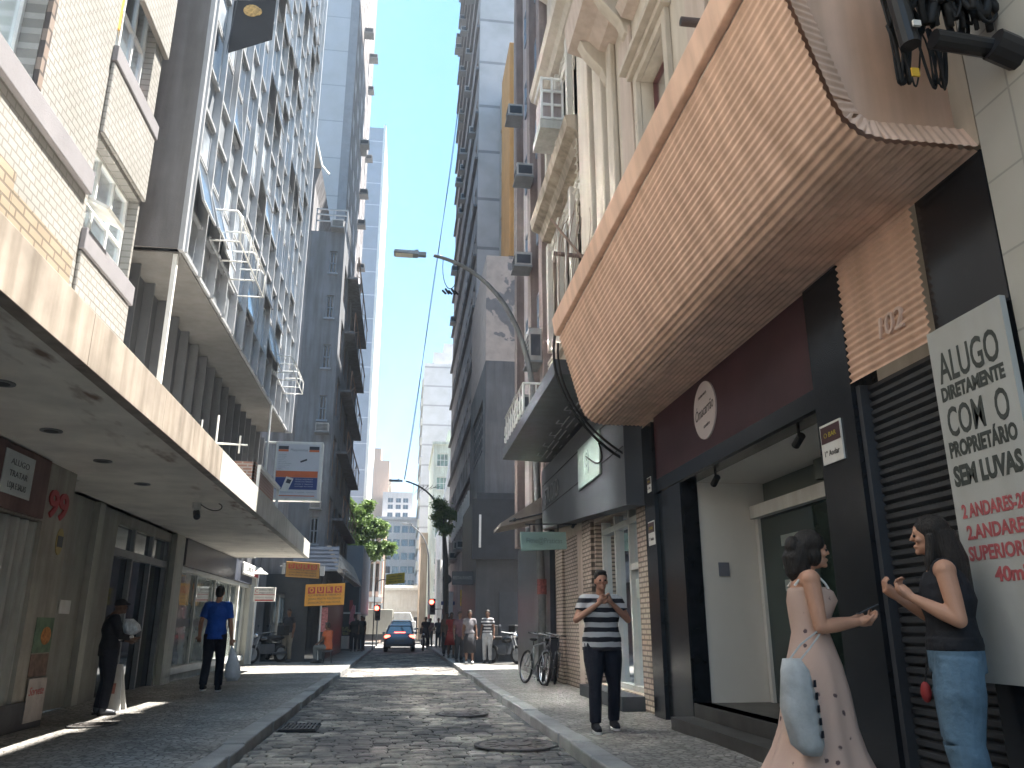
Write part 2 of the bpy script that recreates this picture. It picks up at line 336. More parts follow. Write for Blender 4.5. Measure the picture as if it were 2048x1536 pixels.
def cobbles():
    v = []; f = []; at = []
    rr = random.Random(3); y = 4.5
    while y < 44:
        L = rr.uniform(.115, .15) if y < 24 else .16
        x = XL + .02 - rr.random() * .15
        while x < XR - .02:
            w = rr.uniform(.17, .27); x1 = min(x + w, XR - .005); x0 = max(x, XL + .005)
            if x1 - x0 > .04:
                h = .012 + rr.uniform(-.008, .008) + .014 * math.sin(y * 1.1 + x * 1.7); g_ = .0045; b = len(v); j = lambda: rr.uniform(-.008, .008)
                c = [(x0 + g_, y + g_), (x1 - g_, y + g_), (x1 - g_, y + L - g_), (x0 + g_, y + L - g_)]
                c = [(p + j(), q + j()) for p, q in c]; cx = (x0 + x1) / 2; cy = y + L / 2
                v += [(p, q, -.03) for p, q in c] + [(p, q, h - .010) for p, q in c] + [(cx + (p - cx) * .74, cy + (q - cy) * .66, h + rr.uniform(-.002, .002)) for p, q in c]
                rv = min(1, max(0, rr.gauss(.42, .2)))
                for k in range(4):
                    n = (k + 1) % 4; f.append((b + k, b + n, b + 4 + n, b + 4 + k)); f.append((b + 4 + k, b + 4 + n, b + 8 + n, b + 8 + k)); at += [rv, rv]
                f.append((b + 8, b + 9, b + 10, b + 11)); at.append(rv)
            x += w
        y += L
    b = len(v); v += [(XL, -30, -.025), (XR, -30, -.025), (XR, 140, -.025), (XL, 140, -.025)]; f.append((b, b + 1, b + 2, b + 3)); at.append(.12)
    b = len(v); v += [(XL, 44, .006), (XR, 44, .006), (XR, 140, .006), (XL, 140, .006)]; f.append((b, b + 1, b + 2, b + 3)); at.append(.35)
    b = len(v); v += [(XL, -30, .0), (XR, -30, .0), (XR, 4.5, .0), (XL, 4.5, .0)]; f.append((b, b + 1, b + 2, b + 3)); at.append(.35)
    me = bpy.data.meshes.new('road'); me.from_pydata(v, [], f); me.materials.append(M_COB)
    a = me.attributes.new('rnd', 'FLOAT', 'FACE'); a.data.foreach_set('value', at)
    o = bpy.data.objects.new('road', me); COL.objects.link(o); tag(o, kind='structure')
cobbles()
def pave_mat(name, c1, c2, sc):
    m = bpy.data.materials.new(name); m.use_nodes = True; t = m.node_tree; L = t.links.new; b = t.nodes['Principled BSDF']
    g = _n(t, 'ShaderNodeNewGeometry'); vo = _n(t, 'ShaderNodeTexVoronoi'); vo.feature = 'DISTANCE_TO_EDGE'; vo.inputs['Scale'].default_value = sc; vo.inputs['Randomness'].default_value = .75
    vc = _n(t, 'ShaderNodeTexVoronoi'); vc.inputs['Scale'].default_value = sc; vc.inputs['Randomness'].default_value = .75
    L(g.outputs['Position'], vo.inputs['Vector']); L(g.outputs['Position'], vc.inputs['Vector'])
    nz = _n(t, 'ShaderNodeTexNoise'); nz.inputs['Scale'].default_value = .8; nz.inputs['Detail'].default_value = 6; L(g.outputs['Position'], nz.inputs['Vector'])
    sp = _n(t, 'ShaderNodeSeparateColor'); L(vc.outputs['Color'], sp.inputs[0])
    r = _n(t, 'ShaderNodeValToRGB'); r.color_ramp.elements[0].color = (*c1, 1); r.color_ramp.elements[1].color = (*c2, 1); L(sp.outputs[0], r.inputs[0])
    r2 = _n(t, 'ShaderNodeValToRGB'); r2.color_ramp.elements[0].position = .35; r2.color_ramp.elements[0].color = (.62, .61, .6, 1); r2.color_ramp.elements[1].position = .65; L(nz.outputs['Fac'], r2.inputs[0])
    r3 = _n(t, 'ShaderNodeValToRGB'); r3.color_ramp.elements[0].position = .0; r3.color_ramp.elements[0].color = (.35, .34, .33, 1); r3.color_ramp.elements[1].position = .12; L(vo.outputs['Distance'], r3.inputs[0])
    m1 = _n(t, 'ShaderNodeMix', data_type='RGBA', blend_type='MULTIPLY'); m1.inputs['Factor'].default_value = 1; L(r.outputs[0], m1.inputs['A']); L(r2.outputs[0], m1.inputs['B'])
    m2 = _n(t, 'ShaderNodeMix', data_type='RGBA', blend_type='MULTIPLY'); m2.inputs['Factor'].default_value = 1; L(m1.outputs['Result'], m2.inputs['A']); L(r3.outputs[0], m2.inputs['B'])
    L(m2.outputs['Result'], b.inputs['Base Color']); b.inputs['Roughness'].default_value = .7
    bp = _n(t, 'ShaderNodeBump'); bp.inputs['Strength'].default_value = .8; bp.inputs['Distance'].default_value = .012; L(r3.outputs[0], bp.inputs['Height']); L(bp.outputs[0], b.inputs['Normal'])
    return m
M_PAVE = pave_mat('portuguese_pavement', (.22, .215, .205), (.40, .38, .35), 13)
def pavement(x0, x1, y0, y1, xs):
    """gently uneven sheet"""
    mb = MB(); nx, ny = 10, int((y1 - y0) / .5); rr = random.Random(xs); b = len(mb.v)
    for j in range(ny + 1):
        for i in range(nx + 1):
            x = x0 + (x1 - x0) * i / nx; y = y0 + (y1 - y0) * j / ny
            e = 0 if i in (0, nx) else .012 * math.sin(x * 2.3 + y * .8) + .008 * math.sin(y * 2.1 - x * 3) + rr.uniform(-.003, .003)
            mb.v.append((x, y, .13 + e))
    for j in range(ny):
        for i in range(nx):
            a = b + j * (nx + 1) + i; mb.f.append((a, a + 1, a + nx + 2, a + nx + 1)); mb.m.append(0)
    o = mb.build('pavement', M_PAVE, smooth=True); tag(o, kind='structure')
pavement(-9.5, XL - .22, -10, 56, 1); pavement(XR + .22, 8, -10, 56, 2); pavement(-9.5, XL - .22, 66, 140, 3); pavement(XR + .22, 8, 66, 140, 4)
M_KERB = mat('granite_kerb', (.26, .26, .255), .7, .35, 1.2, .5, 70)
M_KERBD = mat('dark_gutter_stone', (.07, .07, .07), .8, .3, 3, .4, 50)
def kerb(xa, xb, y0, y1, gut, xs):
    rr = random.Random(xs); mb = MB(); y = y0
    while y < y1:
        L = rr.uniform(.7, 1.15); h = .132 + rr.uniform(-.008, .01); d = rr.uniform(-.012, .012)
        mb.box(xa + d, xb + d, y + .008, min(y + L, y1) - .008, -.05, h); y += L
    o = mb.build('kerb', M_KERB, bevel=.018); tag(o, kind='structure')
    gt = MB(); gt.box(gut[0], gut[1], y0, y1, -.05, .004); tag(gt.build('road_edge', M_KERBD), kind='structure')
kerb(XL - .24, XL - .0, -4, 56, (XL + .004, XL + .15), 11); kerb(XR, XR + .24, -4, 56, (XR - .12, XR - .004), 12)
g = MB(); g.box(-60, 60, 56.3, 65.8, -.05, .02); tag(g.build('cross_road', mat('worn_asphalt', (.28, .27, .26), .8, .2, 2)), kind='structure')
# ================================================================ LEFT SIDE
def soffit_mat():
    m = M_SOFF; t = m.node_tree; L = t.links.new; b = t.nodes['Principled BSDF']; src = b.inputs['Base Color'].links[0].from_socket
    g = _n(t, 'ShaderNodeNewGeometry'); s = _n(t, 'ShaderNodeSeparateXYZ'); L(g.outputs['Position'], s.inputs[0])
    mr = _n(t, 'ShaderNodeMapRange'); mr.inputs[1].default_value = -3.5; mr.inputs[2].default_value = -2.9; L(s.outputs[0], mr.inputs[0])
    mp = _n(t, 'ShaderNodeMapping'); mp.inputs['Scale'].default_value = (3, .9, 1); L(g.outputs['Position'], mp.inputs[0])
    n = _n(t, 'ShaderNodeTexNoise'); n.inputs['Scale'].default_value = 1.6; n.inputs['Detail'].default_value = 9; L(mp.outputs[0], n.inputs['Vector'])
    r = _n(t, 'ShaderNodeValToRGB'); r.color_ramp.elements[0].position = .56; r.color_ramp.elements[0].color = (0, 0, 0, 1); r.color_ramp.elements[1].position = .72; r.color_ramp.elements[1].color = (1, 1, 1, 1); L(n.outputs[0], r.inputs[0])
    k = _n(t, 'ShaderNodeMath', operation='MULTIPLY'); L(mr.outputs[0], k.inputs[0]); L(r.outputs[0], k.inputs[1])
    mx = _n(t, 'ShaderNodeMix', data_type='RGBA'); L(k.outputs[0], mx.inputs['Factor']); L(src, mx.inputs['A']); mx.inputs['B'].default_value = (.27, .19, .15, 1); L(mx.outputs['Result'], b.inputs['Base Color'])
soffit_mat()
# ---- tiled building, its canopy and ground floor
PA = Pl('X', -4.4, 1)
tb = TH('tiled_building', 'cream tiled building at near left with marble edged canopy over its closed shopfronts', 'building', (-4.4, 6, 0))
mb = MB(); W1 = (3.4, 8.3, 7.2, 9.6); W2 = (10.2, 11.68, 9.34, 12.2); W3 = (10.2, 11.98, 6.42, 7.8); W0 = (-2, 3, 7.2, 9.6)
facade(mb, PA, -14, 12.05, 3.3, 22, [W0, W1, W2, W3, (3.4, 8.3, 11.2, 13.4), (10.2, 11.7, 13.4, 16)], .28)
shell(mb, PA, -14, 12.05, 3.3, 22, 8); mb.build('wall', M_CREAMT, tb)
mb = MB()   # stepped cream panels standing a little proud of the wall
mb.pb(PA, 10.18, 12.1, 7.86, 9.02, .003, .06); mb.pb(PA, 10.18, 12.1, 5.2, 6.06, .003, .05); mb.pb(PA, 10.75, 12.1, 10.6, 13.2, .003, .09)
mb.build('tile_panel', M_CREAMT, tb, bevel=.015)
M_SILL = mat('grey_sill_concrete', (.20, .19, .20), .8, .1, 2, .2, 50)
mb = MB(); mb.pb(PA, 2, 10.12, 6.84, 7.17, .003, .08); mb.pb(PA, 10.16, 12.14, 9.04, 9.3, .003, .085); mb.pb(PA, 10.16, 12.16, 6.08, 6.39, .003, .08)
mb.build('sill_band', M_SILL, tb, bevel=.01)
mb = MB(); mb.pb(PA, -6, 8.2, 5.0, 6.0, .003, .10); mb.pb(PA, 8.203, 9.85, 4.6, 5.8, .003, .10); mb.build('beige_panel', M_BTILE, tb)
window(tb, PA, W1, .28, 3, 1, M_WHITE, M_CGLASS, hz=[.55]); window(tb, PA, W0, .28, 3, 1, M_WHITE, M_CGLASS)
window(tb, PA, W2, .2, 2, 1, M_WHITE, M_CGLASS, hz=[.35], fr=.05); window(tb, PA, W3, .2, 2, 1, M_WHITE, M_CGLASS, hz=[.4], fr=.05)
window(tb, PA, (3.4, 8.3, 11.2, 13.4), .28, 3, 1, M_WHITE, M_CGLASS); window(tb, PA, (10.2, 11.7, 13.4, 16), .2, 2, 1, M_WHITE, M_CGLASS)
# one sash tilted open
mb = MB(); mb.hexa([(-4.5, 10.25, 6.9), (-4.15, 10.25, 6.72), (-4.15, 10.9, 6.72), (-4.5, 10.9, 6.9), (-4.49, 10.25, 6.94), (-4.13, 10.25, 6.76), (-4.13, 10.9, 6.76), (-4.49, 10.9, 6.94)])
mb.build('open_sash', M_WHITE, tb)
mb = MB(); mb.pb(Pl('X', -4.4, 1), 8.31, 8.42, 7.2, 9.6, -.27, .06); mb.build('reveal_tile', M_BROWNT, tb)
mb = MB(); mb.pb(PA, 11.0, 11.5, 9.38, 9.62, -.19, -.15); mb.build('orange_notice', mat('faded_orange', (.62, .25, .15), .7), tb)
mb = MB(); mb.pb(PA, 10.35, 10.6, 9.9, 10.9, -.19, -.14); mb.build('orange_cloth', mat('orange_cloth', (.55, .3, .04), .8), tb)
# recessed side strip between the tiled wall and the curtain wall block
mb = MB(); mb.box(-8, -4.78, 12.06, 13.0, 3.6, 22); mb.build('recessed_wall', mat('brown_grey_render', (.24, .205, .19), .85, .12, 2, .2, 40), tb)
mb = MB(); mb.box(-4.779, -4.70, 12.35, 12.47, 3.6, 22); mb.build('joint_strip', M_BROWNT, tb)
# canopy (marble part): outer edge runs slightly askew, as built
def canopy_part(name, ya, yb, m, parent, z0=3.3, th=.44, inx=-4.42, lip=.0):
    xo = lambda y: -2.50 - .0135 * (y - 3)
    f = MB(); f.hexa([(xo(ya) - .12, ya, z0 - .012), (xo(ya), ya, z0 - .012), (xo(yb), yb, z0 - .012), (xo(yb) - .12, yb, z0 - .012), (xo(ya) - .12, ya, z0 + th), (xo(ya), ya, z0 + th), (xo(yb), yb, z0 + th), (xo(yb) - .12, yb, z0 + th)])
    return f.build(name, m, parent, bevel=.006)
def slab_part(ya, yb, parent, inx, z0=3.3, m=M_SOFF):
    xo = lambda y: -2.62 - .0135 * (y - 3)
    f = MB(); f.hexa([(inx, ya, z0), (xo(ya), ya, z0), (xo(yb), yb, z0), (inx, yb, z0), (inx, ya, z0 + .3), (xo(ya), ya, z0 + .3), (xo(yb), yb, z0 + .3), (inx, yb, z0 + .3)])
    return f.build('canopy_slab', m, parent)
y = -9.0; k = 0
while y < 11.5:
    yb = min(y + 2.2, 11.62); canopy_part('canopy_fascia', y + .003, yb - .003, M_MARBLE, tb); y += 2.2
slab_part(-10, 12.0, tb, -4.6)
def downlight(x, y):
    t = TH('recessed_light', None, 'ceiling lamp', (x, y, 3.3)); mb = MB(); mb.disc((x, y, 3.297), .11, (0, 0, -1), .012, 20); mb.build('ring', M_MGREY, t)
    mb = MB(); mb.disc((x, y, 3.2855), .07, (0, 0, -1), .004, 16); mb.build('dark_lens', M_DGREY, t); return t
for (x, y_, lb) in ((-3.74, 8.77, 'dark recessed lamp nearest the camera in the left canopy ceiling'), (-3.77, 10.4, 'middle recessed lamp in the left canopy ceiling'), (-3.79, 12.08, 'recessed lamp in the left canopy ceiling next to the security camera'), (-3.45, 7.0, 'recessed lamp at the photo edge in the left canopy ceiling')):
    tag(downlight(x, y_), lb, group='lamps recessed in the left canopy ceiling')
# ground floor
PG = Pl('X', -4.45, 1)
mb = MB(); facade(mb, PG, -10, 11.45, .13, 3.3, [(3.2, 10.62, .13, 2.56)], .12); shell(mb, PG, -10, 11.45, .13, 3.3, .8, top=False)
mb.build('shopfront_wall', mat('worn_beige_render', (.34, .32, .28), .85, .2, 1.5, .2, 40, streak=.25), tb)
mb = MB(); y = 3.2
while y < 10.6:   # folding metal shutter
    mb.prism([(-4.56, y, .2), (-4.50, y + .05, .2), (-4.50, y + .13, .2), (-4.56, y + .18, .2), (-4.60, y + .18, .2), (-4.60, y, .2)], (0, 0, 2.34)); y += .235
mb.pb(PG, 3.2, 10.62, .13, .2, -.14, -.02); mb.pb(PG, 3.2, 10.62, .2, 2.55, -.2, -.16)
mb.build('folding_shutter', mat('grey_shutter_paint', (.40, .41, .39), .6, .15, 2, streak=.3), tb)
mb = MB(); mb.pb(PG, 3.0, 10.45, 2.57, 3.28, .003, .07); mb.build('red_fascia', mat('faded_red_board', (.17, .105, .095), .75, .25, 1.2, streak=.3), tb)
mb = MB(); mb.pb(PG, -10, 11.46, .13, .45, .003, .03); mb.build('dark_plinth', mat('dirty_plinth', (.07, .07, .075), .8, .3, 3), tb)
text('number', '99', M_RED, PG, 10.98, 2.79, .34, .60, .012, .01, tb, bold=.012)
mb = MB(); mb.disc(PG.p(11.2, 2.37, .003), .17, (1, 0, 0), .01, 24, sx=.62); mb.build('oval_sticker', mat('sticker_ochre', (.35, .27, .10), .5), tb)
mb = MB(); mb.pb(PG, 11.12, 11.28, 2.30, 2.44, .014, .02); mb.build('sticker_box', M_DGREY, tb)
nt_ = TH('paper_notice', 'white paper notice with text taped to the red fascia', 'notice', PG.p(9.6, 2.93, .08))
mb = MB(); mb.pb(PG, 9.25, 9.98, 2.72, 3.2, .075, .083); mb.build('sheet', mat('notice_paper', (.48, .52, .52), .7), nt_)
for i, s in enumerate(('ALUGO', 'TRATAR', 'LOJA E SALAS')): text('lettering', s, M_DGREY, PG, 9.62, 3.08 - .13 * i, .07, .45, .086, .001, nt_)
# posters on the pilaster
ps = TH('food_poster', 'faded green and orange food poster above a pale sheet on the left pilaster', 'poster', PG.p(11.15, 1, .01))
mb = MB(); mb.pb(PG, 10.92, 11.44, 1.0, 1.42, .004, .01); mb.build('green_sheet', mat('poster_green', (.10, .16, .10), .6, .5, 6), ps)
mb = MB(); mb.ell(PG.p(11.25, 1.2, .012), (.004, .15, .11), 14, 8); mb.build('orange_dish', mat('poster_orange', (.42, .17, .04), .6, .5, 14), ps)
mb = MB(); mb.pb(PG, 10.92, 11.44, .72, .985, .004, .01); mb.build('brown_sheet', mat('poster_brown', (.17, .11, .08), .6, .5, 8), ps)
mb = MB(); mb.pb(PG, 10.92, 11.44, .2, .70, .032, .038); mb.build('pale_sheet', mat('poster_pale', (.42, .38, .35), .7, .2, 4), ps)
text('lettering', 'Sorvete', M_RED, PG, 11.17, .55, .1, .42, .04, .001, ps, shear=.3)
# ---- curtain wall block
PB = Pl('X', -4.0, 1)
cw = TH('curtain_wall_building', 'tall block with a blue grey metal and glass curtain wall above a pale canopy', 'building', (-4.0, 19, 0))
BY0, BY1, BZ0, BZ1 = 13.0, 26.4, 7.5, 30.0
mb = MB(); mb.face([(-4.12, BY0, BZ0), (-4.12, BY1, BZ0), (-4.12, BY1, BZ1), (-4.12, BY0, BZ1)])
mb.face([(-9, BY0, BZ0), (-4.02, BY0, BZ0), (-4.02, BY1, BZ0), (-9, BY1, BZ0)])
mb.face([(-9, BY0, BZ1), (-4.02, BY0, BZ1), (-4.02, BY1, BZ1), (-9, BY1, BZ1)]); mb.face([(-9, BY1, BZ0), (-4.02, BY1, BZ0), (-4.02, BY1, BZ1), (-9, BY1, BZ1)])
mb.build('body', M_ALUD, cw)
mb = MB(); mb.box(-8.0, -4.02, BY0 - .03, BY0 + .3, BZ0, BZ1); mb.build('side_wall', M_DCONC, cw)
mb = MB(); mb.box(-4.02, -3.94, BY0 - .03, BY0 + .1, BZ0 - .02, BZ1); mb.box(-4.02, -3.80, BY1 - .12, BY1 + .02, BZ0 - .05, BZ1); mb.build('edge_trim', M_ALU, cw)
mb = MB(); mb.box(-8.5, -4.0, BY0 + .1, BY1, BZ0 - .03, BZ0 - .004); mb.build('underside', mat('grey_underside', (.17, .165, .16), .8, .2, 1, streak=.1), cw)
NC = 13; cwid = (BY1 - .15 - BY0 - .12) / NC; rr = random.Random(5)
mb = MB()
for i in range(NC + 1):
    a = BY0 + .12 + cwid * i; mb.pb(PB, a - .028, a + .028, BZ0, BZ1, -.11, .10)
mb.build('vertical_mullion', M_ALU, cw)
FL = 3.05; mb = MB(); z = BZ0
while z < BZ1:
    mb.pb(PB, BY0 + .12, BY1 - .15, z, z + .07, -.11, .05); mb.pb(PB, BY0 + .12, BY1 - .15, z + .95, z + 1.0, -.11, .03); z += FL
mb.build('transom', M_ALU, cw)
M_SP = mat('spandrel_panel', (.31, .33, .355), .35, .2, 2, metal=.2, streak=.2); M_SP2 = glass('pale_blind_glass', (.42, .46, .50), .12, .12)
mb = MB(); z = BZ0
while z < BZ1:
    for i in range(NC):
        a = BY0 + .15 + cwid * i; mb.face([PB.p(a, z + .07, -.07), PB.p(a + cwid - .06, z + .07, -.07), PB.p(a + cwid - .06, z + .95, -.05), PB.p(a, z + .95, -.05)])
    z += FL
mb.build('spandrel', M_SP, cw)
def sash(parent, a0, a1, z0, z1, tilt, gm):
    """top-hung sash, bottom pushed out by tilt"""
    f = MB(); w0 = -.03
    def q(a, t, d): # t 0 bottom 1 top
        return PB.p(a, z0 + (z1 - z0) * t + (abs(tilt) * .12 if t < .5 else 0), w0 + tilt * (1 - t) + d)
    def bar(a_, b_, t0, t1): f.hexa([q(a_, t0, -.02), q(b_, t0, -.02), q(b_, t0, .02), q(a_, t0, .02), q(a_, t1, -.02), q(b_, t1, -.02), q(b_, t1, .02), q(a_, t1, .02)])
    e = .045; te = e / (z1 - z0)
    bar(a0, a1, 0, te); bar(a0, a1, 1 - te, 1); bar(a0, a0 + e, te, 1 - te); bar(a1 - e, a1, te, 1 - te)
    f.cur = 1; f.face([q(a0, 0, 0), q(a1, 0, 0), q(a1, 1, 0), q(a0, 1, 0)])
    return f.build('window', [M_ALU, gm], parent)
rest = []
z = BZ0; cnt = 0
while z < BZ1 - 1:
    for i in range(NC):
        a = BY0 + .15 + cwid * i; b = a + cwid - .06
        r_ = rr.random(); t1 = 0 if r_ < .62 else rr.uniform(.1, .34); gm = M_BGLASS if (i // 2 + int((z - BZ0) / FL)) % 2 == 0 or rr.random() < .12 else M_SP2
        t2 = 0 if rr.random() < .8 else rr.uniform(.08, .2)
        if z < 24: rest.append((a, b, z + 1.01, z + 2.15, t1, gm)); rest.append((a, b, z + 2.19, z + 3.03, t2, gm if rr.random() < .7 else M_SP2))
    z += FL
rest.sort(key=lambda t: t[2] * .7 + t[0] * .5)
for t in rest[:96]: sash(cw, *t)
tmp = [sash(cw, *t) for t in rest[96:]]; bm = bmesh.new()
o0 = []
for gm in (M_BGLASS, M_SP2):
    bm = bmesh.new()
    for o in tmp:
        if o.data.materials[1] == gm: bm.from_mesh(o.data)
    me = bpy.data.meshes.new('upper_windows'); bm.to_mesh(me); bm.free(); me.materials.append(M_ALU); me.materials.append(gm)
    o0.append(me)
for o in tmp: bpy.data.objects.remove(o)
for me in o0: o = bpy.data.objects.new('upper_windows', me); COL.objects.link(o); o.parent = cw; tag(o, kind='stuff')
# white hoist cages hooked on the wall
def rack(y0, y1, z0, z1, lb):
    t = TH('wall_rack', lb, 'metal rack', (-3.85, y0, z0), 'white tube racks hung on the curtain wall'); mb = MB()
    for i in range(4):
        y = y0 + (y1 - y0) * i / 3; mb.tube([(-3.88, y, z1), (-3.42, y, z1), (-3.32, y, z1 - .12), (-3.32, y, z0)], .016, 6); mb.tube([(-3.88, y, z0), (-3.32, y, z0)], .016, 6)
    for (x, z_) in ((-3.42, z1), (-3.32, z1 - .12), (-3.32, z0)): mb.tube([(x, y0, z_), (x, y1, z_)], .016, 6)
    mb.build('tube_frame', M_WHITE, t, smooth=True)
    mb = MB(); mb.box(-3.9, -3.86, y0, y1, z0 + .02, z0 + .07); mb.build('wall_rail', M_ALU, t); return t
rack(14.3, 17.0, 8.35, 9.0, 'white tube rack hung low on the near half of the curtain wall')
rack(22.4, 24.6, 8.3, 8.8, 'white tube rack hung low near the far end of the curtain wall')
fs = TH('hanging_banner', 'black banner with a gold crest jutting high from the curtain wall', 'banner', (-3.9, 14.0, 13))
mb = MB(); mb.hexa([(-3.92, 14.1, 12.45), (-3.05, 13.95, 12.75), (-3.05, 13.97, 12.75), (-3.92, 14.12, 12.45), (-3.92, 14.1, 13.75), (-3.05, 13.95, 13.75), (-3.05, 13.97, 13.75), (-3.92, 14.12, 13.75)]); mb.build('cloth', mat('black_cloth', (.012, .014, .02), .7), fs)
mb = MB(); mb.ell((-3.52, 14.0, 13.45), (.17, .012, .15), 16, 8); mb.ell((-3.40, 13.99, 13.43), (.09, .012, .1), 12, 6); mb.build('gold_crest', mat('crest_gold', (.45, .28, .09), .5, .5, 20), fs)
mb = MB(); mb.tube([(-3.95, 14.12, 13.8), (-3.0, 13.95, 13.8)], .02, 6); mb.tube([(-3.95, 14.12, 12.4), (-3.85, 14.1, 13.8)], .02, 6); mb.build('pole', M_DGREY, fs)
# set back lower wall with fins and windows
mb = MB(); mb.box(-9, -4.98, 13.0, 28.5, 3.3, 7.47); mb.build('setback_wall', mat('dark_setback', (.07, .072, .08), .7, .2, 2), cw)
mb = MB()
for i in range(17):
    y = 13.6 + .85 * i; mb.box(-4.979, -4.80, y, y + .05, 4.62, 7.46)
mb.build('vertical_fin', mat('fin_grey', (.13, .135, .145), .6, .1, 3), cw)
for i in range(16):
    y = 13.72 + .85 * i; window(cw, Pl('X', -4.78, 1), (y, y + .70, 3.75, 4.85), .02, 0, 1, M_WHITE, M_CGLASS if i % 3 else M_SP2, split=False, name='strip_window')
mb = MB(); mb.box(-4.6, -4.42, 12.55, 12.75, 3.7, 4.9); mb.box(-4.55, -4.3, 13.5, 13.7, 3.7, 4.9); mb.box(-4.13, -4.05, 13.12, 13.2, 3.7, 7.47); mb.build('white_post', M_WHITE, cw, bevel=.01)
for ya, yb in ((11.63, 15.1), (15.1, 18.6), (18.6, 22), (22, 25.0)): canopy_part('canopy_fascia', ya + .004, yb - .004, M_CONC, cw)
slab_part(12.0, 25.0, cw, -6.0); mb = MB(); mb.box(-5.3, -4.4, 24.96, 25.3, 3.3, 3.6); mb.build('canopy_end', M_CONC, cw)
# rooftop clutter on the canopy
bk = TH('brick_kiosk', 'small rust brick box with an arched opening standing on the left canopy', 'brick box', (-3.3, 19, 3.62))
mb = MB(); facade(mb, Pl('Y', 17.6, -1), -4.5, -3.25, 3.6, 4.75, [(-4.1, -3.55, 3.75, 4.35)], .1); mb.box(-3.3, -3.25, 17.6, 20.3, 3.6, 4.75); mb.box(-4.5, -3.3, 17.75, 20.3, 3.6, 4.75)
mb.build('brickwork', tile('rust_brick', (.30, .14, .10), (.36, .20, .16), (.4, .36, .33), .22, .07, 'Y', .015), bk)
mb = MB(); mb.tube([(-4.1 + .55 * i / 8, 17.56, 4.35 + .12 * math.sin(math.pi * i / 8)) for i in range(9)], .04, 6); mb.box(-3.53, -3.45, 17.5, 17.6, 3.75, 4.4); mb.build('white_arch_trim', M_WHITE, bk)
mb = MB(); mb.box(-4.1, -3.55, 17.70, 17.74, 3.75, 4.35); mb.build('dark_opening', M_DGREY, bk)
mb = MB(); mb.box(-3.2, -3.12, 17.6, 20.5, 4.6, 4.68); mb.box(-3.2, -3.14, 17.6, 17.66, 3.62, 4.6); mb.box(-3.2, -3.14, 20.4, 20.46, 3.62, 4.6); mb.build('rail', M_WHITE, bk)
an = TH('tv_aerial', 'thin white aerial mast with a crossbar on the left canopy beside the brick box', 'aerial', (-3.7, 15.8, 3.74))
mb = MB(); mb.tube([(-3.7, 15.8, 3.74), (-3.7, 15.8, 5.3)], .022, 6); mb.tube([(-4.3, 15.8, 4.75), (-3.1, 15.8, 4.72)], .018, 6); mb.tube([(-4.0, 15.8, 4.4), (-4.0, 15.8, 5.2)], .015, 6); mb.tube([(-3.25, 15.8, 4.55), (-3.25, 15.8, 4.9)], .02, 6); mb.build('mast', M_WHITE, an)
# billboard
bb = TH('lightbox_sign', 'large white framed advertising lightbox jutting out above the left canopy end', 'sign', (-3.1, 23, 4.6)); PQ = Pl('Y', 23.0, -1)
M_PAPER = mat('print_white', (.55, .56, .60), .6, .04)
mb = MB(); mb.box(-3.72, -2.40, 23.005, 23.28, 4.72, 6.42); mb.build('box', M_WHITE, bb, bevel=.02)
mb = MB(); mb.pb(PQ, -3.66, -2.48, 4.80, 6.34, .0, .012); mb.build('print', M_PAPER, bb)
M_OR = mat('print_orange', (.60, .16, .07), .6); M_NV = mat('print_navy', (.045, .07, .20), .6); M_LG = mat('print_grey_text', (.22, .24, .27), .7)
mb = MB(); mb.pb(PQ, -3.66, -2.5, 5.38, 5.56, .0125, .016); mb.pb(PQ, -3.64, -3.36, 6.12, 6.18, .0125, .016); mb.pb(PQ, -2.78, -2.5, 6.12, 6.18, .0125, .016); mb.pb(PQ, -3.6, -2.55, 4.84, 4.865, .0125, .016); mb.build('orange_band', M_OR, bb)
mb = MB(); mb.pb(PQ, -3.66, -2.5, 5.03, 5.375, .0125, .016); mb.build('navy_band', M_NV, bb)
mb = MB(); mb.pb(PQ, -3.64, -3.36, 6.185, 6.28, .0125, .016); mb.pb(PQ, -2.78, -2.5, 6.185, 6.28, .0125, .016)
mb.hexa([PQ.p(-3.0, 5.80, .013), PQ.p(-2.82, 5.87, .013), PQ.p(-2.82, 5.87, .018), PQ.p(-3.0, 5.80, .018), PQ.p(-3.01, 5.85, .013), PQ.p(-2.83, 5.92, .013), PQ.p(-2.83, 5.92, .018), PQ.p(-3.01, 5.85, .018)])
mb.build('black_mark', M_DGREY, bb)
mb = MB(); mb.hexa([PQ.p(-3.5, 4.98, .017), PQ.p(-3.3, 4.98, .017), PQ.p(-3.3, 4.98, .022), PQ.p(-3.5, 4.98, .022), PQ.p(-3.36, 5.40, .017), PQ.p(-3.16, 5.34, .017), PQ.p(-3.16, 5.34, .022), PQ.p(-3.36, 5.40, .022)]); mb.build('card_reader_picture', M_WHITE, bb)
mb = MB(); mb.hexa([PQ.p(-3.37, 5.22, .0225), PQ.p(-3.25, 5.19, .0225), PQ.p(-3.25, 5.19, .025), PQ.p(-3.37, 5.22, .025), PQ.p(-3.33, 5.33, .0225), PQ.p(-3.21, 5.30, .0225), PQ.p(-3.21, 5.30, .025), PQ.p(-3.33, 5.33, .025)]); mb.build('reader_screen', M_DGREY, bb)
text('heading', 'Maquininhas', M_LG, PQ, -3.06, 6.17, .08, .48, .014, .001, bb)
for i, s in enumerate(('IMPRESSORAS', 'NOTEBOOKS', 'CELULARES', 'TABLETS', 'INSTALAÇÃO', 'MANUTENÇÃO GERAL', 'SUPORTE TÉCNICO', 'ACESSÓRIOS', 'CABOS')): text('list_line', s, M_LG, PQ, -3.62, 6.03 - .052 * i, .026, None, .014, .001, bb, align='LEFT')
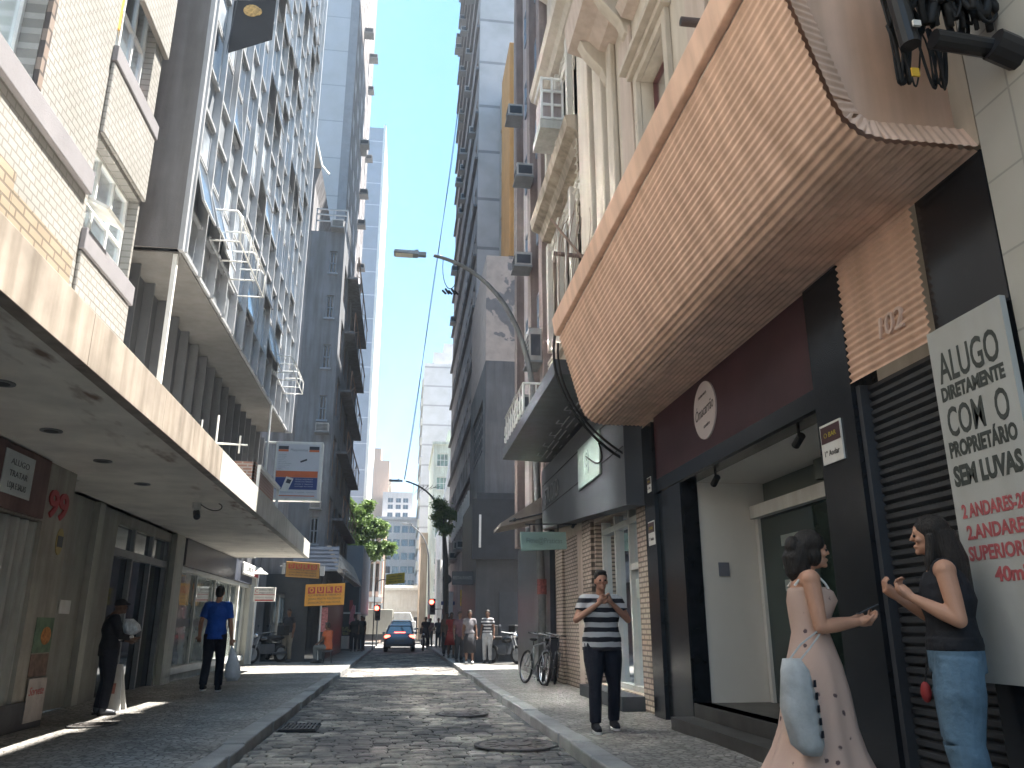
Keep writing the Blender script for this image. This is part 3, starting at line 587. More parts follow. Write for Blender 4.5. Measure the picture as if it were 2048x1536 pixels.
for i, s in enumerate(('VENDAS E ASSISTÊNCIA', 'TÉCNICA AUTORIZADA', 'peças e reparos', 'entrega no local')): text('white_line', s, M_PAPER, PQ, -3.12, 5.32 - .065 * i, .032, .5, .018, .001, bb, align='LEFT')
text('footer_line', 'ATENDIMENTO · 2º ANDAR · CENTRO', M_LG, PQ, -3.05, 4.95, .03, 1.0, .014, .001, bb)
mb = MB(); mb.tube([(-4.05, 23.1, 6.40), (-3.72, 23.1, 6.40)], .03, 6); mb.tube([(-3.97, 23.1, 4.0), (-3.97, 23.1, 7.5)], .035, 6); mb.tube([(-4.05, 23.1, 4.78), (-3.72, 23.1, 4.78)], .03, 6); mb.build('bracket', M_WHITE, bb)
# curtain wall block ground floor
PR = Pl('X', -5.1, 1)
M_GR = mat('grey_render_shop', (.30, .30, .27), .85, .15, 2, .15, 40, streak=.15)
mb = MB(); facade(mb, PR, 11.4, 29.3, .13, 3.3, [(15.25, 18.7, .13, 3.1), (19.5, 28.1, .45, 3.05)], .15); mb.face([(-5.1, 29.3, .13), (-5.1, 29.3, 3.3), (-9, 29.3, 3.3), (-9, 29.3, .13)])
mb.build('street_wall', M_GR, cw)
mb = MB(); mb.pb(PR, 11.45, 12.4, .13, 3.3, .003, .03); mb.build('dark_gap', M_DGREY, cw)
mb = MB(); mb.pb(PR, 14.0, 14.25, .13, 3.3, .0, .10); mb.pb(PR, 18.75, 19.45, .13, 3.3, .003, .12); mb.pb(PR, 28.15, 29.2, .13, 3.0, .003, .14); mb.build('pilaster', mat('pale_pilaster', (.42, .42, .38), .8, .1, 3, streak=.15), cw)
dr = MB(); dr.pb(PR, 15.25, 18.7, 2.55, 2.68, -.12, -.02)
for a in (15.25, 16.35, 17.5, 18.62): dr.pb(PR, a, a + .08, .13, 3.1, -.12, -.03)
d_ = dr.build('entrance_frame', M_MGREY, cw); d_['_o'] = cw['_o']
mb = MB(); mb.face([PR.p(15.3, .13, -.13), PR.p(18.7, .13, -.13), PR.p(18.7, 2.55, -.13), PR.p(15.3, 2.55, -.13)]); mb.build('door_glass', M_DGLASS, d_)
mb = MB(); mb.face([PR.p(15.3, 2.68, -.1), PR.p(18.7, 2.68, -.1), PR.p(18.7, 3.1, -.1), PR.p(15.3, 3.1, -.1)]); mb.build('transom_glass', glass('transom_glass', (.12, .13, .14), .2, .06), d_)
mb = MB(); mb.pb(PR, 19.5, 28.1, 2.66, 3.28, .003, .16); mb.build('sign_fascia', mat('blue_grey_fascia', (.06, .066, .085), .35, .2, 1.5), cw)
sf = MB(); sf.pb(PR, 19.5, 28.1, 2.56, 2.65, -.1, .08); sf.pb(PR, 19.5, 28.1, .30, .44, -.1, .1)
for a in (19.5, 21.6, 23.7, 25.8, 28.0): sf.pb(PR, a, a + .07, .45, 2.56, -.1, -.04)
s_ = sf.build('shop_window', mat('pale_frame', (.45, .46, .44), .5), cw); s_['_o'] = cw['_o']
mb = MB(); mb.face([PR.p(19.55, .45, -.12), PR.p(28.0, .45, -.12), PR.p(28.0, 2.56, -.12), PR.p(19.55, 2.56, -.12)]); mb.build('pane', glass('shop_glass', (.20, .22, .20), .1, .06), s_)
mb = MB(); mb.pb(PR, 19.6, 27.9, 1.32, 1.5, -.115, -.11); mb.build('dark_stripe', M_DGREY, s_)
mb = MB(); mb.pb(PR, 28.95, 29.15, .13, 2.9, .145, .2); mb.pb(PR, 26.3, 26.42, .13, 2.6, .02, .1); mb.build('white_door_jamb', M_WHITE, cw)
sg = TH('round_end_sign', 'white shop sign with a red mark under the far end of the left canopy', 'sign', PR.p(27, 3.1, .3)); 
mb = MB(); mb.pb(PR, 26.1, 28.9, 2.88, 3.26, .165, .26); mb.build('panel', M_WHITE, sg, bevel=.04)
mb = MB(); mb.pb(PR, 27.9, 28.6, 2.9, 3.12, .262, .27); mb.build('red_mark', M_RED, sg)
text('lettering', 'CURSOS', M_DGREY, PR, 27.0, 3.07, .14, 1.2, .264, .002, sg)
# house number like sticker and switch box on near wall
mb = MB(); mb.pb(PR, 13.2, 13.6, 1.5, 1.7, .004, .02); mb.build('white_plate', M_WHITE, cw)
# ================================================================ far left buildings
M_BLUEG = mat('blue_grey_render', (.18, .19, .21), .85, .12, 1.5, .15, 30, streak=.3)
M_STAIN = mat('stained_party_wall', (.27, .26, .27), .9, .35, .35, .2, 20, streak=.5)
M_TAN = mat('tan_party_wall', (.44, .34, .26), .9, .15, .7, streak=.3)
M_LAV = mat('pale_lavender_wall', (.44, .43, .46), .85, .05, .25, streak=.15)
M_FRAMEB = mat('rust_brown_frame', (.26, .18, .14), .7, .3, 2)
cb = TH('stained_apartment_block', 'blue grey apartment block with stained side wall, narrow windows and a slatted canopy', 'building', (-2.95, 31, 0))
P31 = Pl('Y', 31.0, -1); PC = Pl('X', -2.95, 1)
cw_ = [(-3.52, -3.22, z, z + 1.0) for z in (4.3, 6.7, 9.1, 11.25, 13.4, 15.4)]
mb = MB(); facade(mb, P31, -4.35, -2.95, .13, 17.3, cw_, .15); fw = [(y, y + 1.5, z, z + 1.7) for z in (4.6, 7.1, 9.6, 12.1, 14.6) for y in (32, 34.4, 36.8, 39.2, 41.4)]
facade(mb, PC, 31.0, 43.8, .13, 17.3, fw, .15); mb.face([(-2.95, 31, 17.3), (-2.95, 43.8, 17.3), (-8, 43.8, 17.3), (-8, 31, 17.3)]); mb.build('wall', M_BLUEG, cb)
for w in cw_: window(cb, P31, w, .15, 1, 1, M_ALUD, M_NGLASS, sill=M_ALU, split=False)
for w in fw: window(cb, PC, w, .15, 1, 1, M_FRAMEB, M_NGLASS, split=False, name='street_window')
mb = MB(); mb.prism([(-9, 31.02, .13), (-4.36, 31.02, .13), (-4.36, 31.02, 19.5), (-4.15, 31.02, 20.3), (-5.2, 31.02, 20.3), (-9, 31.02, 20.3)], (0, 10, 0)); mb.build('party_wall', M_STAIN, cb)
mb = MB(); mb.prism([(-9, 31.0, 20.31), (-4.15, 31.0, 20.31), (-5.2, 31.0, 24.6), (-9, 31.0, 24.9)], (0, 10, 0)); mb.build('tan_gable', M_TAN, cb)
mb = MB(); mb.tube([(-5.2, 30.95, 24.65), (-4.13, 30.95, 20.4)], .05, 6); mb.tube([(-4.13, 30.95, 20.4), (-3.8, 30.95, 20.0)], .05, 6); mb.build('white_roof_edge', M_WHITE, cb)
mb = MB()
for z in (17.75, 18.05, 18.3): mb.box(-4.2, -2.9, 30.95, 31.0, z, z + .05); mb.box(-2.93, -2.89, 31.0, 36, z, z + .05)
for x in (-4.2, -3.5, -2.93): mb.box(x, x + .05, 30.95, 31.0, 17.3, 18.33)
mb.build('roof_rail', M_ALU, cb)
mb = MB()
for z in (5.5, 8.3, 11, 13.7, 16.3): mb.box(-2.95, -2.5, 33.5, 43, z, z + .1)
mb.build('balcony_slab', M_BLUEG, cb)
for i in range(5):
    z = 5.6 + 2.72 * i; mb = MB()
    for y in (33.6, 35.9, 38.2, 40.5, 42.8): mb.box(-2.54, -2.5, y, y + .05, z, z + .9)
    mb.tube([(-2.5, 33.5, z + .9), (-2.5, 43, z + .9)], .03, 5); mb.tube([(-2.5, 33.6, z), (-2.5, 35.9, z + .9)], .02, 4); mb.tube([(-2.5, 38.2, z), (-2.5, 40.5, z + .9)], .02, 4); mb.build('balcony_rail', M_FRAMEB, cb)
mb = MB()
for i in range(6): mb.box(-3.9, -2.3, 29.98, 30.04, 3.3 + .14 * i, 3.3 + .14 * i + .09)
mb.box(-3.9, -2.3, 30.045, 30.1, 3.25, 4.12); mb.build('blue_slats', mat('blue_grey_slats', (.24, .28, .36), .6), cb)
mb = MB(); mb.hexa([(-2.3, 30, 3.2), (-2.15, 30, 3.2), (-1.95, 41, 3.2), (-2.3, 41, 3.2), (-2.75, 30, 4.15), (-2.6, 30, 4.15), (-2.4, 41, 4.15), (-2.75, 41, 4.15)])
for i in range(9): y = 30.4 + i * 1.1; mb.hexa([(-2.3, y, 3.35), (-2.05, y, 3.35), (-2.05, y + .5, 3.35), (-2.3, y + .5, 3.35), (-2.65, y, 4.0), (-2.45, y, 4.05), (-2.45, y + .5, 4.05), (-2.65, y + .5, 4.0)])
mb.build('louvre_canopy', mat('dirty_white_louvre', (.52, .49, .46), .7, .2, 2, streak=.3), cb)
mb = MB(); mb.box(-4.9, -2.9, 30.8, 30.98, .13, 3.18); mb.build('black_stone_front', mat('dark_stone', (.045, .05, .058), .35, .3, 1.5), cb)
mb = MB(); mb.box(-4.86, -4.2, 30.76, 30.795, .13, 2.5); mb.box(-3.35, -2.95, 30.76, 30.795, .13, 2.3); mb.build('dark_doorway', M_DGLASS, cb)
mb = MB(); mb.box(-2.94, -2.86, 33, 42, .13, 3.1); mb.build('street_shutter', M_DGREY, cb)
def gold_sign(x0, x1, y, z0, z1, tilt, lb, dim=0):
    t = TH('gold_buyer_sign', lb, 'sign', ((x0 + x1) / 2, y, z0), 'yellow and red gold buyer signs'); P = Pl('Y', y, -1)
    c = mat('sign_yellow_dim', (.34, .19, .06), .6, .15, 3) if dim else mat('sign_yellow', (.62, .30, .05), .6, .15, 3)
    mb = MB(); xm = (x0 + x1) / 2
    mb.hexa([(x0, y, z0 - tilt), (x1, y, z0 + tilt), (x1, y + .06, z0 + tilt), (x0, y + .06, z0 - tilt), (x0, y, z1 - tilt), (x1, y, z1 + tilt), (x1, y + .06, z1 + tilt), (x0, y + .06, z1 - tilt)]); mb.build('board', c, t, bevel=.012)
    w = x1 - x0; h = z1 - z0; r = math.atan2(2 * tilt, w)
    for i, ch in enumerate('OURO'):
        xx = x0 + w * (.16 + .225 * i); tz = tilt * (2 * (xx - x0) / w - 1)
        mb = MB(); mb.hexa([(xx - w * .09, y - .006, z1 - h * .43 + tz - .01), (xx + w * .09, y - .006, z1 - h * .43 + tz), (xx + w * .09, y - .001, z1 - h * .43 + tz), (xx - w * .09, y - .001, z1 - h * .43 + tz - .01), (xx - w * .09, y - .006, z1 - h * .13 + tz - .01), (xx + w * .09, y - .006, z1 - h * .13 + tz), (xx + w * .09, y - .001, z1 - h * .13 + tz), (xx - w * .09, y - .001, z1 - h * .13 + tz - .01)]); mb.build('red_square', M_RED, t)
        text('letter', ch, c, P, xx, z1 - h * .28 + tz, h * .22, w * .11, .009, .002, t, rot=r, bold=.01)
    for i, s in enumerate(('COMPRO E VENDO', 'JOIAS PRATA RELOGIOS', 'AVALIAÇÃO NA HORA')): text('line', s, M_DGREY, P, xm, z1 - h * (.52 + .17 * i), h * .09, w * .82, .003, .001, t, rot=r)
    return t
a = gold_sign(-3.40, -2.02, 30.0, 2.05, 2.80, .03, 'bright orange and red gold buyer sign hanging lower, nearer the road')
mb = MB(); mb.tube([(-3.3, 30.03, 2.8), (-3.3, 30.03, 3.3)], .015, 5); mb.tube([(-2.1, 30.03, 2.84), (-2.1, 30.03, 3.3)], .015, 5); mb.build('hanger', M_DGREY, a)
a = gold_sign(-3.72, -2.66, 27.0, 2.84, 3.32, -.03, 'dimmer gold buyer sign hanging higher behind the left canopy tip', 1)
mb = MB(); mb.tube([(-3.9, 27.03, 3.2), (-2.5, 27.03, 3.14)], .02, 5); mb.box(-3.84, -3.74, 27, 27.05, 2.95, 3.3); mb.box(-2.64, -2.5, 27, 27.05, 2.9, 3.2); mb.build('hanger', M_ALU, a)
a = TH('loan_shop_sign', 'small white and red lettered sign beside the white door jamb under the left canopy', 'sign', (-4.3, 27, 2.1)); P = Pl('Y', 27, -1)
mb = MB(); mb.box(-4.66, -3.99, 27.0, 27.1, 2.09, 2.53); mb.build('board', M_WHITE, a, bevel=.01); mb = MB(); mb.pb(P, -4.64, -4.0, 2.29, 2.31, .002, .006); mb.pb(P, -4.6, -4.04, 2.11, 2.15, .002, .006); mb.build('red_line', M_RED, a)
text('lettering', 'EMPRÉSTIMO', M_DGREY, P, -4.28, 2.44, .07, .42, .004, .001, a); text('lettering', 'IMEDIATO', M_DGREY, P, -4.28, 2.35, .05, .42, .004, .001, a); text('lettering', 'CRÉDITO PESSOAL', M_LG, P, -4.32, 2.21, .05, .55, .004, .001, a); text('initial', 'C', M_RED, P, -4.57, 2.41, .11, None, .004, .001, a)
# tall lavender tower
t1 = TH('lavender_tower', 'very tall pale lavender tower with blank side wall rising behind the left blocks', 'building', (-4.4, 45, 0))
P45 = Pl('Y', 45, -1); PT = Pl('X', -4.4, 1)
mb = MB(); mb.box(-16, -4.42, 45, 62, 0, 72); mb.build('tower_wall', tile('lavender_panels', (.46, .44, .455), (.49, .465, .48), (.33, .32, .34), 40, 2.7, 'Y', .04, .8, .3, dirt=.10), t1)
wl = [(y, y + 1.5, z, z + 1.3) for z in [6 + 2.7 * i for i in range(24)] for y in (46.2, 49, 51.8, 54.6, 57.4, 60)]
mb = MB(); facade(mb, PT, 45.0, 62, 0, 72, wl, .25); mb.build('street_wall', mat('brown_grey_facade', (.22, .20, .20), .85, .2, 1, streak=.3), t1)
windows(t1, PT, wl, lambda w: w[2] + w[0] * .2, 70, depth=.25, nv=1, nh=0, fm=M_WHITE, gm=M_NGLASS, name='window')
mb = MB(); mb.box(-4.9, -4.36, 44.95, 45.2, 0, 72); mb.build('corner_pier', mat('corner_grey', (.24, .235, .25), .8), t1)
t1g = TH('corner_shop', 'low grey corner shop with a black sign panel beyond the left apartment block', 'building', (-2.2, 45, 0))
mb = MB(); mb.box(-4.35, -2.15, 45.0, 56, 2.05, 5.6); mb.build('upper_wall', mat('mid_grey_wall', (.26, .27, .30), .7, .1, 1), t1g)
mb = MB(); mb.box(-3.05, -2.25, 44.94, 44.995, 2.1, 3.62); mb.build('black_panel', M_DGREY, t1g); mb = MB(); mb.box(-3.1, -2.1, 44.9, 44.99, 2.0, 2.07); mb.build('white_edge', M_WHITE, t1g)
mb = MB(); mb.box(-4.3, -2.3, 45.3, 56, 0, 2.04); mb.build('dark_shop_interior', M_DGREY, t1g)
mb = MB(); mb.box(-2.72, -2.56, 44.9, 44.935, 2.15, 2.7); mb.build('red_notice', M_RED, t1g)
t2 = TH('slate_blue_tower', 'tall slate blue slab tower with floor joints at the end of the left side', 'building', (-4.6, 90, 0))
mb = MB(); mb.box(-20, -4.62, 90, 106, 0, 63); mb.build('side_wall', tile('slate_panels', (.28, .32, .39), (.30, .34, .41), (.6, .62, .66), 60, 3.05, 'Y', .05, .7, .2, dirt=.12), t2)
mb = MB(); mb.box(-4.61, -4.3, 90, 106, 0, 63.5); mb.build('painted_sunlit_face', M_WHITE, t2)  # sunlight on the tower's street face put into its colour as white
t3 = TH('peach_tower', 'distant blank peach tower above the street tree', 'building', (-3.5, 130, 0))
mb = MB(); mb.box(-9, -2.75, 130, 145, 0, 27.5); mb.box(-9, -4.2, 130, 145, 27.5, 29.5); mb.build('wall', mat('peach_wall', (.62, .45, .36), .85, .06, .2, streak=.1), t3)
mb = MB()
for z in [4 + 2.8 * i for i in range(8)]: mb.box(-2.748, -2.35, 131, 144, z, z + 1.1)
mb.build('balcony', M_CONC, t3)
pl = TH('peach_corner_house', 'sunlit peach and white corner house with tall brown windows beyond the traffic light', 'building', (-3, 75, 0)); P75 = Pl('Y', 75, -1)
M_PEACH = mat('sunlit_peach', (.60, .42, .34), .8, .08, .5); wl = [(-3.35, -3.05, 4.4, 6.9), (-2.9, -2.6, 4.4, 6.9), (-3.35, -3.05, 7.4, 9.4), (-2.9, -2.6, 7.4, 9.4), (-2.4, -2.1, 4.4, 6.9)]
mb = MB(); facade(mb, P75, -6, -1.75, 0, 10.2, wl, .3); shell(mb, P75, -6, -1.75, 0, 10.2, 12); mb.build('wall', M_PEACH, pl)
for w in wl: window(pl, P75, w, .3, 1, 1, M_FRAMEB, M_NGLASS, split=False)
mb = MB()
for x in (-3.75, -3.0, -2.52, -1.95): mb.pb(P75, x - .09, x + .09, 3.9, 9.8, .003, .12)
mb.pb(P75, -6, -1.7, 7.05, 7.3, .125, .3); mb.pb(P75, -6, -1.7, 3.5, 3.9, .0, .45); mb.pb(P75, -6, -1.7, 9.8, 10.2, .003, .4)
for x in (-5, -4.4, -3.8, -3.2, -2.6, -2.0): mb.pb(P75, x, x + .4, 2.9, 3.4, .003, .25)
mb.build('white_trim', M_WHITE, pl)
cbd = TH('white_office_block', 'distant white office block with rows of small windows closing the street', 'building', (0, 120, 0)); P120 = Pl('Y', 120, -1)
M_WOB = mat('white_office_wall', (.62, .61, .62), .85, .05, .2, streak=.1)
wl = [(x, x + .95, z, z + 1.0) for z in [3 + 1.95 * i for i in range(7)] for x in (-2.7, -1.5, -.3, .8)]
mb = MB(); facade(mb, P120, -4, 2.1, 0, 16.6, wl, .15); shell(mb, P120, -4, 2.1, 0, 16.6, 14); mb.pb(P120, -4.1, 2.3, 16.6, 17.0, -14, .3)
wl2 = [(x, x + .8, z, z + .7) for z in (17.4, 18.6, 19.6) for x in (-2.6, -1.4, -.3)]
P122 = Pl('Y', 123, -1); facade(mb, P122, -3.4, 1.15, 16.9, 21.2, wl2, .15); shell(mb, P122, -3.4, 1.15, 16.9, 21.2, 10); mb.build('wall', M_WOB, cbd)
for w in wl: window(cbd, P120, w, .15, 1, 0, M_ALUD, M_NGLASS, split=False)
for w in wl2: window(cbd, P122, w, .15, 1, 0, M_ALUD, M_NGLASS, split=False)
wh = TH('white_low_house', 'low pale house with a cornice in front of the white office block', 'building', (-.5, 100, 0)); P100 = Pl('Y', 100, -1)
mb = MB(); mb.box(-3.2, 2.6, 100, 108, 0, 6.2); mb.pb(P100, -3.3, 2.7, 5.6, 5.9, .003, .4); mb.pb(P100, -3.3, 2.7, 3.1, 3.35, .003, .3); mb.build('wall', M_WHITE, wh)
mb = MB()
for x in (-1.2, .3, 1.6): mb.pb(P100, x, x + .8, .6, 2.5, .003, .05)
mb.build('doorway', M_DGREY, wh)
# ================================================================ far right buildings
gt_ = TH('grey_slab_tower', 'distant pale grey slab tower with regular horizontal joints on the right', 'building', (3, 100, 0))
mb = MB(); mb.box(1.95, 12, 105, 120, 0, 36.3); mb.box(3.2, 12, 106, 119, 36.3, 38.3); mb.box(4.6, 12, 107, 118, 38.3, 40); mb.build('wall', tile('grey_panels', (.50, .49, .51), (.53, .52, .54), (.30, .29, .31), 60, 2.75, 'Y', .12, .8, .3, dirt=.15), gt_)
mb = MB()
for i in range(12): mb.box(1.72, 1.948, 106, 119, 2.9 + 2.75 * i, 4.0 + 2.75 * i)
mb.build('balcony', M_CONC, gt_)
hb = TH('cream_apartment_house', 'old cream apartment house with green and white windows behind the right street lamp', 'building', (3.5, 80, 0)); P80 = Pl('Y', 80, -1)
M_OLDC = mat('old_cream_wall', (.58, .62, .54), .85, .12, .6, streak=.25)
wl = [(3.05, 4.2, z, z + 1.3) for z in (4.6, 7.2, 9.8, 12.3, 14.6, 17.0)] + [(4.6, 5.4, z, z + 1.3) for z in (4.6, 7.2, 9.8, 12.3, 14.6, 17.0)]
mb = MB(); facade(mb, P80, 2.75, 9, 0, 19.2, wl, .2); shell(mb, P80, 2.75, 9, 0, 19.2, 14); mb.pb(P80, 2.6, 9, 19.2, 19.5, -14, .25); mb.box(4.2, 6, 81, 86, 19.5, 21); mb.build('wall', M_OLDC, hb)
for w in wl: window(hb, P80, w, .2, 2, 1, M_WHITE, glass('green_glass', (.16, .26, .22), .1, .06), split=False, sill=M_OLDC)
po = TH('tan_pillar_house', 'narrow sunlit tan house beside the far right lamp post', 'building', (2.6, 92, 0))
mb = MB(); mb.box(2.0, 3.9, 92, 100, 0, 10.4); mb.box(1.9, 4.0, 91.8, 100, 10.4, 11.6); mb.build('wall', mat('tan_stucco', (.50, .38, .29), .85, .1, .6, streak=.2), po)
# ---- dark tall block D
db = TH('dark_tall_block', 'very tall dark grey block crowded with window air conditioners on the right', 'building', (3.15, 37, 0)); PD = Pl('X', 3.15, -1)
M_DKW = mat('dark_block_wall', (.37, .34, .335), .85, .25, 1, .2, 20, streak=.35)
fl = [17.0 + 2.85 * i for i in range(14)] + [5.6, 8.45, 11.3, 14.15]
wl = [(y, y + 1.25, z, z + 1.35) for z in fl for y in [37.6 + 1.72 * k for k in range(11)]]
mb = MB(); facade(mb, PD, 37, 57, 0, 60, wl, .22); shell(mb, PD, 37, 57, 0, 60, 12, (0, 1)); mb.build('street_wall', M_DKW, db)
windows(db, PD, wl, lambda w: w[2] * .6 + w[0], 80, depth=.22, nv=1, nh=1, fm=M_ALU, gm=glass('blue_sky_glass', (.14, .19, .25), .3, .06), name='window')
mb = MB(); mb.box(3.16, 15, 36.9, 37.0, 0, 60); mb.build('side_wall', tile('pale_side_panels', (.45, .42, .42), (.48, .445, .445), (.27, .255, .26), 60, 2.85, 'Y', .09, .8, .5, dirt=.2), db)
mb = MB()
for z in fl: mb.box(2.98, 3.14, 37, 57, z - .32, z - .2)
mb.build('ledge', mat('ledge_grey', (.13, .13, .14), .8, .2, 2), db)
for i in range(9):   # white slats low on the facade
    pass
mb = MB()
for i in range(12): mb.box(2.99, 3.07, 38 + i * 1.2, 38.5 + i * 1.2, 6.5, 7.6)
mb.build('white_slat_screen', M_WHITE, db)
# ---- ochre column building F
fb = TH('ochre_strip_building', 'narrow building with a bright ochre vertical strip and cream wall set back on the right', 'building', (4.3, 30.2, 0)); PF = Pl('X', 4.3, -1)
M_OCH = mat('ochre_paint', (.60, .31, .11), .7, .08, 1, streak=.12)
wl = [(34.9, 36.5, z, z + 1.5) for z in [17.3 + 2.6 * i for i in range(4)]]
mb = MB(); facade(mb, PF, 34.5, 36.85, 16, 28.6, wl, .2); mb.build('window_bay_wall', mat('old_grey_cream', (.36, .33, .30), .85, .2, 1), fb)
for w in wl: window(fb, PF, w, .2, 1, 1, M_ALUD, glass('blue_sky_glass', (.1, .15, .22), .22, .06), split=False)
mb = MB(); mb.box(4.12, 5, 31.45, 34.5, 16.9, 28.2); mb.build('ochre_strip', M_OCH, fb, bevel=.02)
mb = MB(); mb.box(4.08, 4.9, 31.4, 34.4, 16.5, 16.88); mb.build('black_base', M_DGREY, fb)
mb = MB(); mb.box(4.32, 9, 30.2, 31.44, 15.9, 29.8); mb.box(5, 9, 31.44, 36.85, 15.9, 29); mb.build('cream_wall', mat('bright_cream_wall', (.45, .43, .39), .85, .1, 1, streak=.25), fb)
# ---- peeling wall building E
eb = TH('peeling_wall_building', 'building with a peeling pinkish side wall over grey render and black stone base', 'building', (3, 30, 0)); P30 = Pl('Y', 30, -1); PE = Pl('X', 2.98, -1)
def peel_mat():
    m = bpy.data.materials.new('peeling_paint'); m.use_nodes = True; t = m.node_tree; L = t.links.new; b = t.nodes['Principled BSDF']; b.inputs['Roughness'].default_value = .9
    g = _n(t, 'ShaderNodeNewGeometry'); n = _n(t, 'ShaderNodeTexNoise'); n.inputs['Scale'].default_value = .55; n.inputs['Detail'].default_value = 9; n.inputs['Roughness'].default_value = .55
    mp = _n(t, 'ShaderNodeMapping'); mp.inputs['Location'].default_value = (1.9, 0, .35); L(g.outputs['Position'], mp.inputs[0]); L(mp.outputs[0], n.inputs['Vector'])
    r = _n(t, 'ShaderNodeValToRGB'); r.color_ramp.elements[0].position = .495; r.color_ramp.elements[0].color = (.46, .39, .355, 1); r.color_ramp.elements[1].position = .505; r.color_ramp.elements[1].color = (.19, .185, .195, 1); L(n.outputs[0], r.inputs[0])
    n2 = _n(t, 'ShaderNodeTexNoise'); n2.inputs['Scale'].default_value = 3; n2.inputs['Detail'].default_value = 6; L(g.outputs['Position'], n2.inputs['Vector'])
    r2 = _n(t, 'ShaderNodeValToRGB'); r2.color_ramp.elements[0].position = .3; r2.color_ramp.elements[0].color = (.8, .8, .8, 1); r2.color_ramp.elements[1].position = .6; L(n2.outputs[0], r2.inputs[0])
    mx = _n(t, 'ShaderNodeMix', data_type='RGBA', blend_type='MULTIPLY'); mx.inputs['Factor'].default_value = 1; L(r.outputs[0], mx.inputs['A']); L(r2.outputs[0], mx.inputs['B']); L(mx.outputs['Result'], b.inputs['Base Color'])
    vd = _n(t, 'ShaderNodeVectorMath', operation='DISTANCE'); L(g.outputs['Position'], vd.inputs[0]); vd.inputs[1].default_value = (4.25, 30, 14.1)
    ma = _n(t, 'ShaderNodeMath', operation='MULTIPLY_ADD'); L(vd.outputs['Value'], ma.inputs[0]); ma.inputs[1].default_value = -.11; L(n.outputs[0], ma.inputs[2]); ad = _n(t, 'ShaderNodeMath', operation='ADD'); L(ma.outputs[0], ad.inputs[0]); ad.inputs[1].default_value = .15; L(ad.outputs[0], r.inputs[0])
    return m
mb = MB(); mb.box(2.98, 9, 30, 36.9, 11.52, 16.15); mb.build('peeling_upper_wall', peel_mat(), eb)
M_GREYR = mat('grey_render', (.155, .155, .165), .9, .18, .9, .2, 20, streak=.25)
mb = MB(); wl = [(31, 36, 8.0, 10.2), (31, 36, 4.4, 6.4)]; facade(mb, PE, 30, 36.9, 6.2, 11.518, [wl[0]], .2); mb.box(2.99, 9, 30.0, 30.3, 6.2, 11.518); mb.build('grey_render_wall', M_GREYR, eb)
mb = MB()
for i in range(9): mb.box(3.05, 3.1, 31 + i * .6, 31.12 + i * .6, 8.0, 10.2)
for i in range(4): mb.box(3.06, 3.09, 31, 36, 8.3 + .5 * i, 8.4 + .5 * i)
mb.box(3.15, 3.2, 31, 36, 8, 10.2); mb.build('dark_grille', M_DGREY, eb)
mb = MB(); mb.box(2.68, 9, 29.85, 29.99, .13, 6.18); mb.box(2.68, 2.97, 30, 36.9, .13, 6.18); mb.build('stone_cladding', mat('dark_grey_stone', (.055, .058, .066), .5, .25, 1.2, streak=.2), eb)
mb = MB(); mb.box(3.55, 4.75, 29.80, 29.845, .5, 2.55); mb.build('recess_door', M_DGREY, eb)
mb = MB(); mb.box(2.5, 6, 29.5, 29.84, 3.7, 5.9); mb.build('black_canopy_box', mat('matt_black_box', (.03, .033, .04), .6, .2, 3), eb)
mb = MB(); mb.box(2.74, 2.82, 29.44, 29.48, 4.1, 5.3); mb.build('white_light_tube', M_WHITE, eb)
hs = TH('hanging_black_sign', 'dark hanging sign box with grey lettering at the corner of the peeling building', 'sign', (2.2, 31, 2.9)); mb = MB(); mb.box(1.88, 2.72, 31, 31.15, 2.85, 3.35); mb.build('box', M_DGREY, hs)
text('lettering', 'RESTAURANTE', M_MGREY, Pl('Y', 31, -1), 2.28, 3.1, .12, .7, .004, .002, hs)
# ---- brown strip building M
mbd = TH('brown_strip_building', 'narrow building of brown vertical strips and lilac panels between cream and peeling buildings', 'building', (3.6, 19, 0)); PM = Pl('X', 3.6, -1)
M_BRN = mat('brown_strip', (.24, .19, .175), .8, .2, 1.5, streak=.25); M_LIL = mat('lilac_grey_panel', (.42, .36, .35), .85, .12, 1.2, streak=.3)
mb = MB(); mb.box(3.62, 11, 19.02, 24.6, .13, 27); mb.build('body', M_LIL, mbd)
mb = MB()
for y in (19.1, 21.0, 23.9): mb.pb(PM, y, y + .55, 3.6, 27, -.019, .22)
mb.build('brown_strip', M_BRN, mbd)
for z in [6.2 + 2.9 * i for i in range(7)]:
    for y in (19.85, 22.0): window(mbd, Pl('X', 3.55, -1), (y, y + .95, z, z + 1.3), .02, 1, 1, M_ALUD, glass('blue_sky_glass', (.1, .15, .22), .2, .06), split=False)
mb = MB(); mb.pb(PM, 19.1, 24.5, .13, 3.55, -.01, .12); mb.build('base', mat('dark_stone', (.045, .05, .058), .35), mbd)
# ---- near white tile building Q
qb = TH('white_tile_building', 'near right building faced with plain off white tiles beside the rent board', 'building', (3.6, 3.9, 0)); PQ2 = Pl('X', 3.6, -1)
mb = MB(); mb.box(3.6, 11, -16, 4.02, .13, 16.4); mb.build('wall', tile('off_white_tile', (.46, .455, .42), (.48, .475, .44), (.33, .33, .31), .62, .5, 'X', .008, .5, .25, off=0, dirt=.12), qb)
text('house_number', '1', M_DGREY, PQ2, 3.62, 3.55, .17, .08, .004, .01, qb, bold=.008)
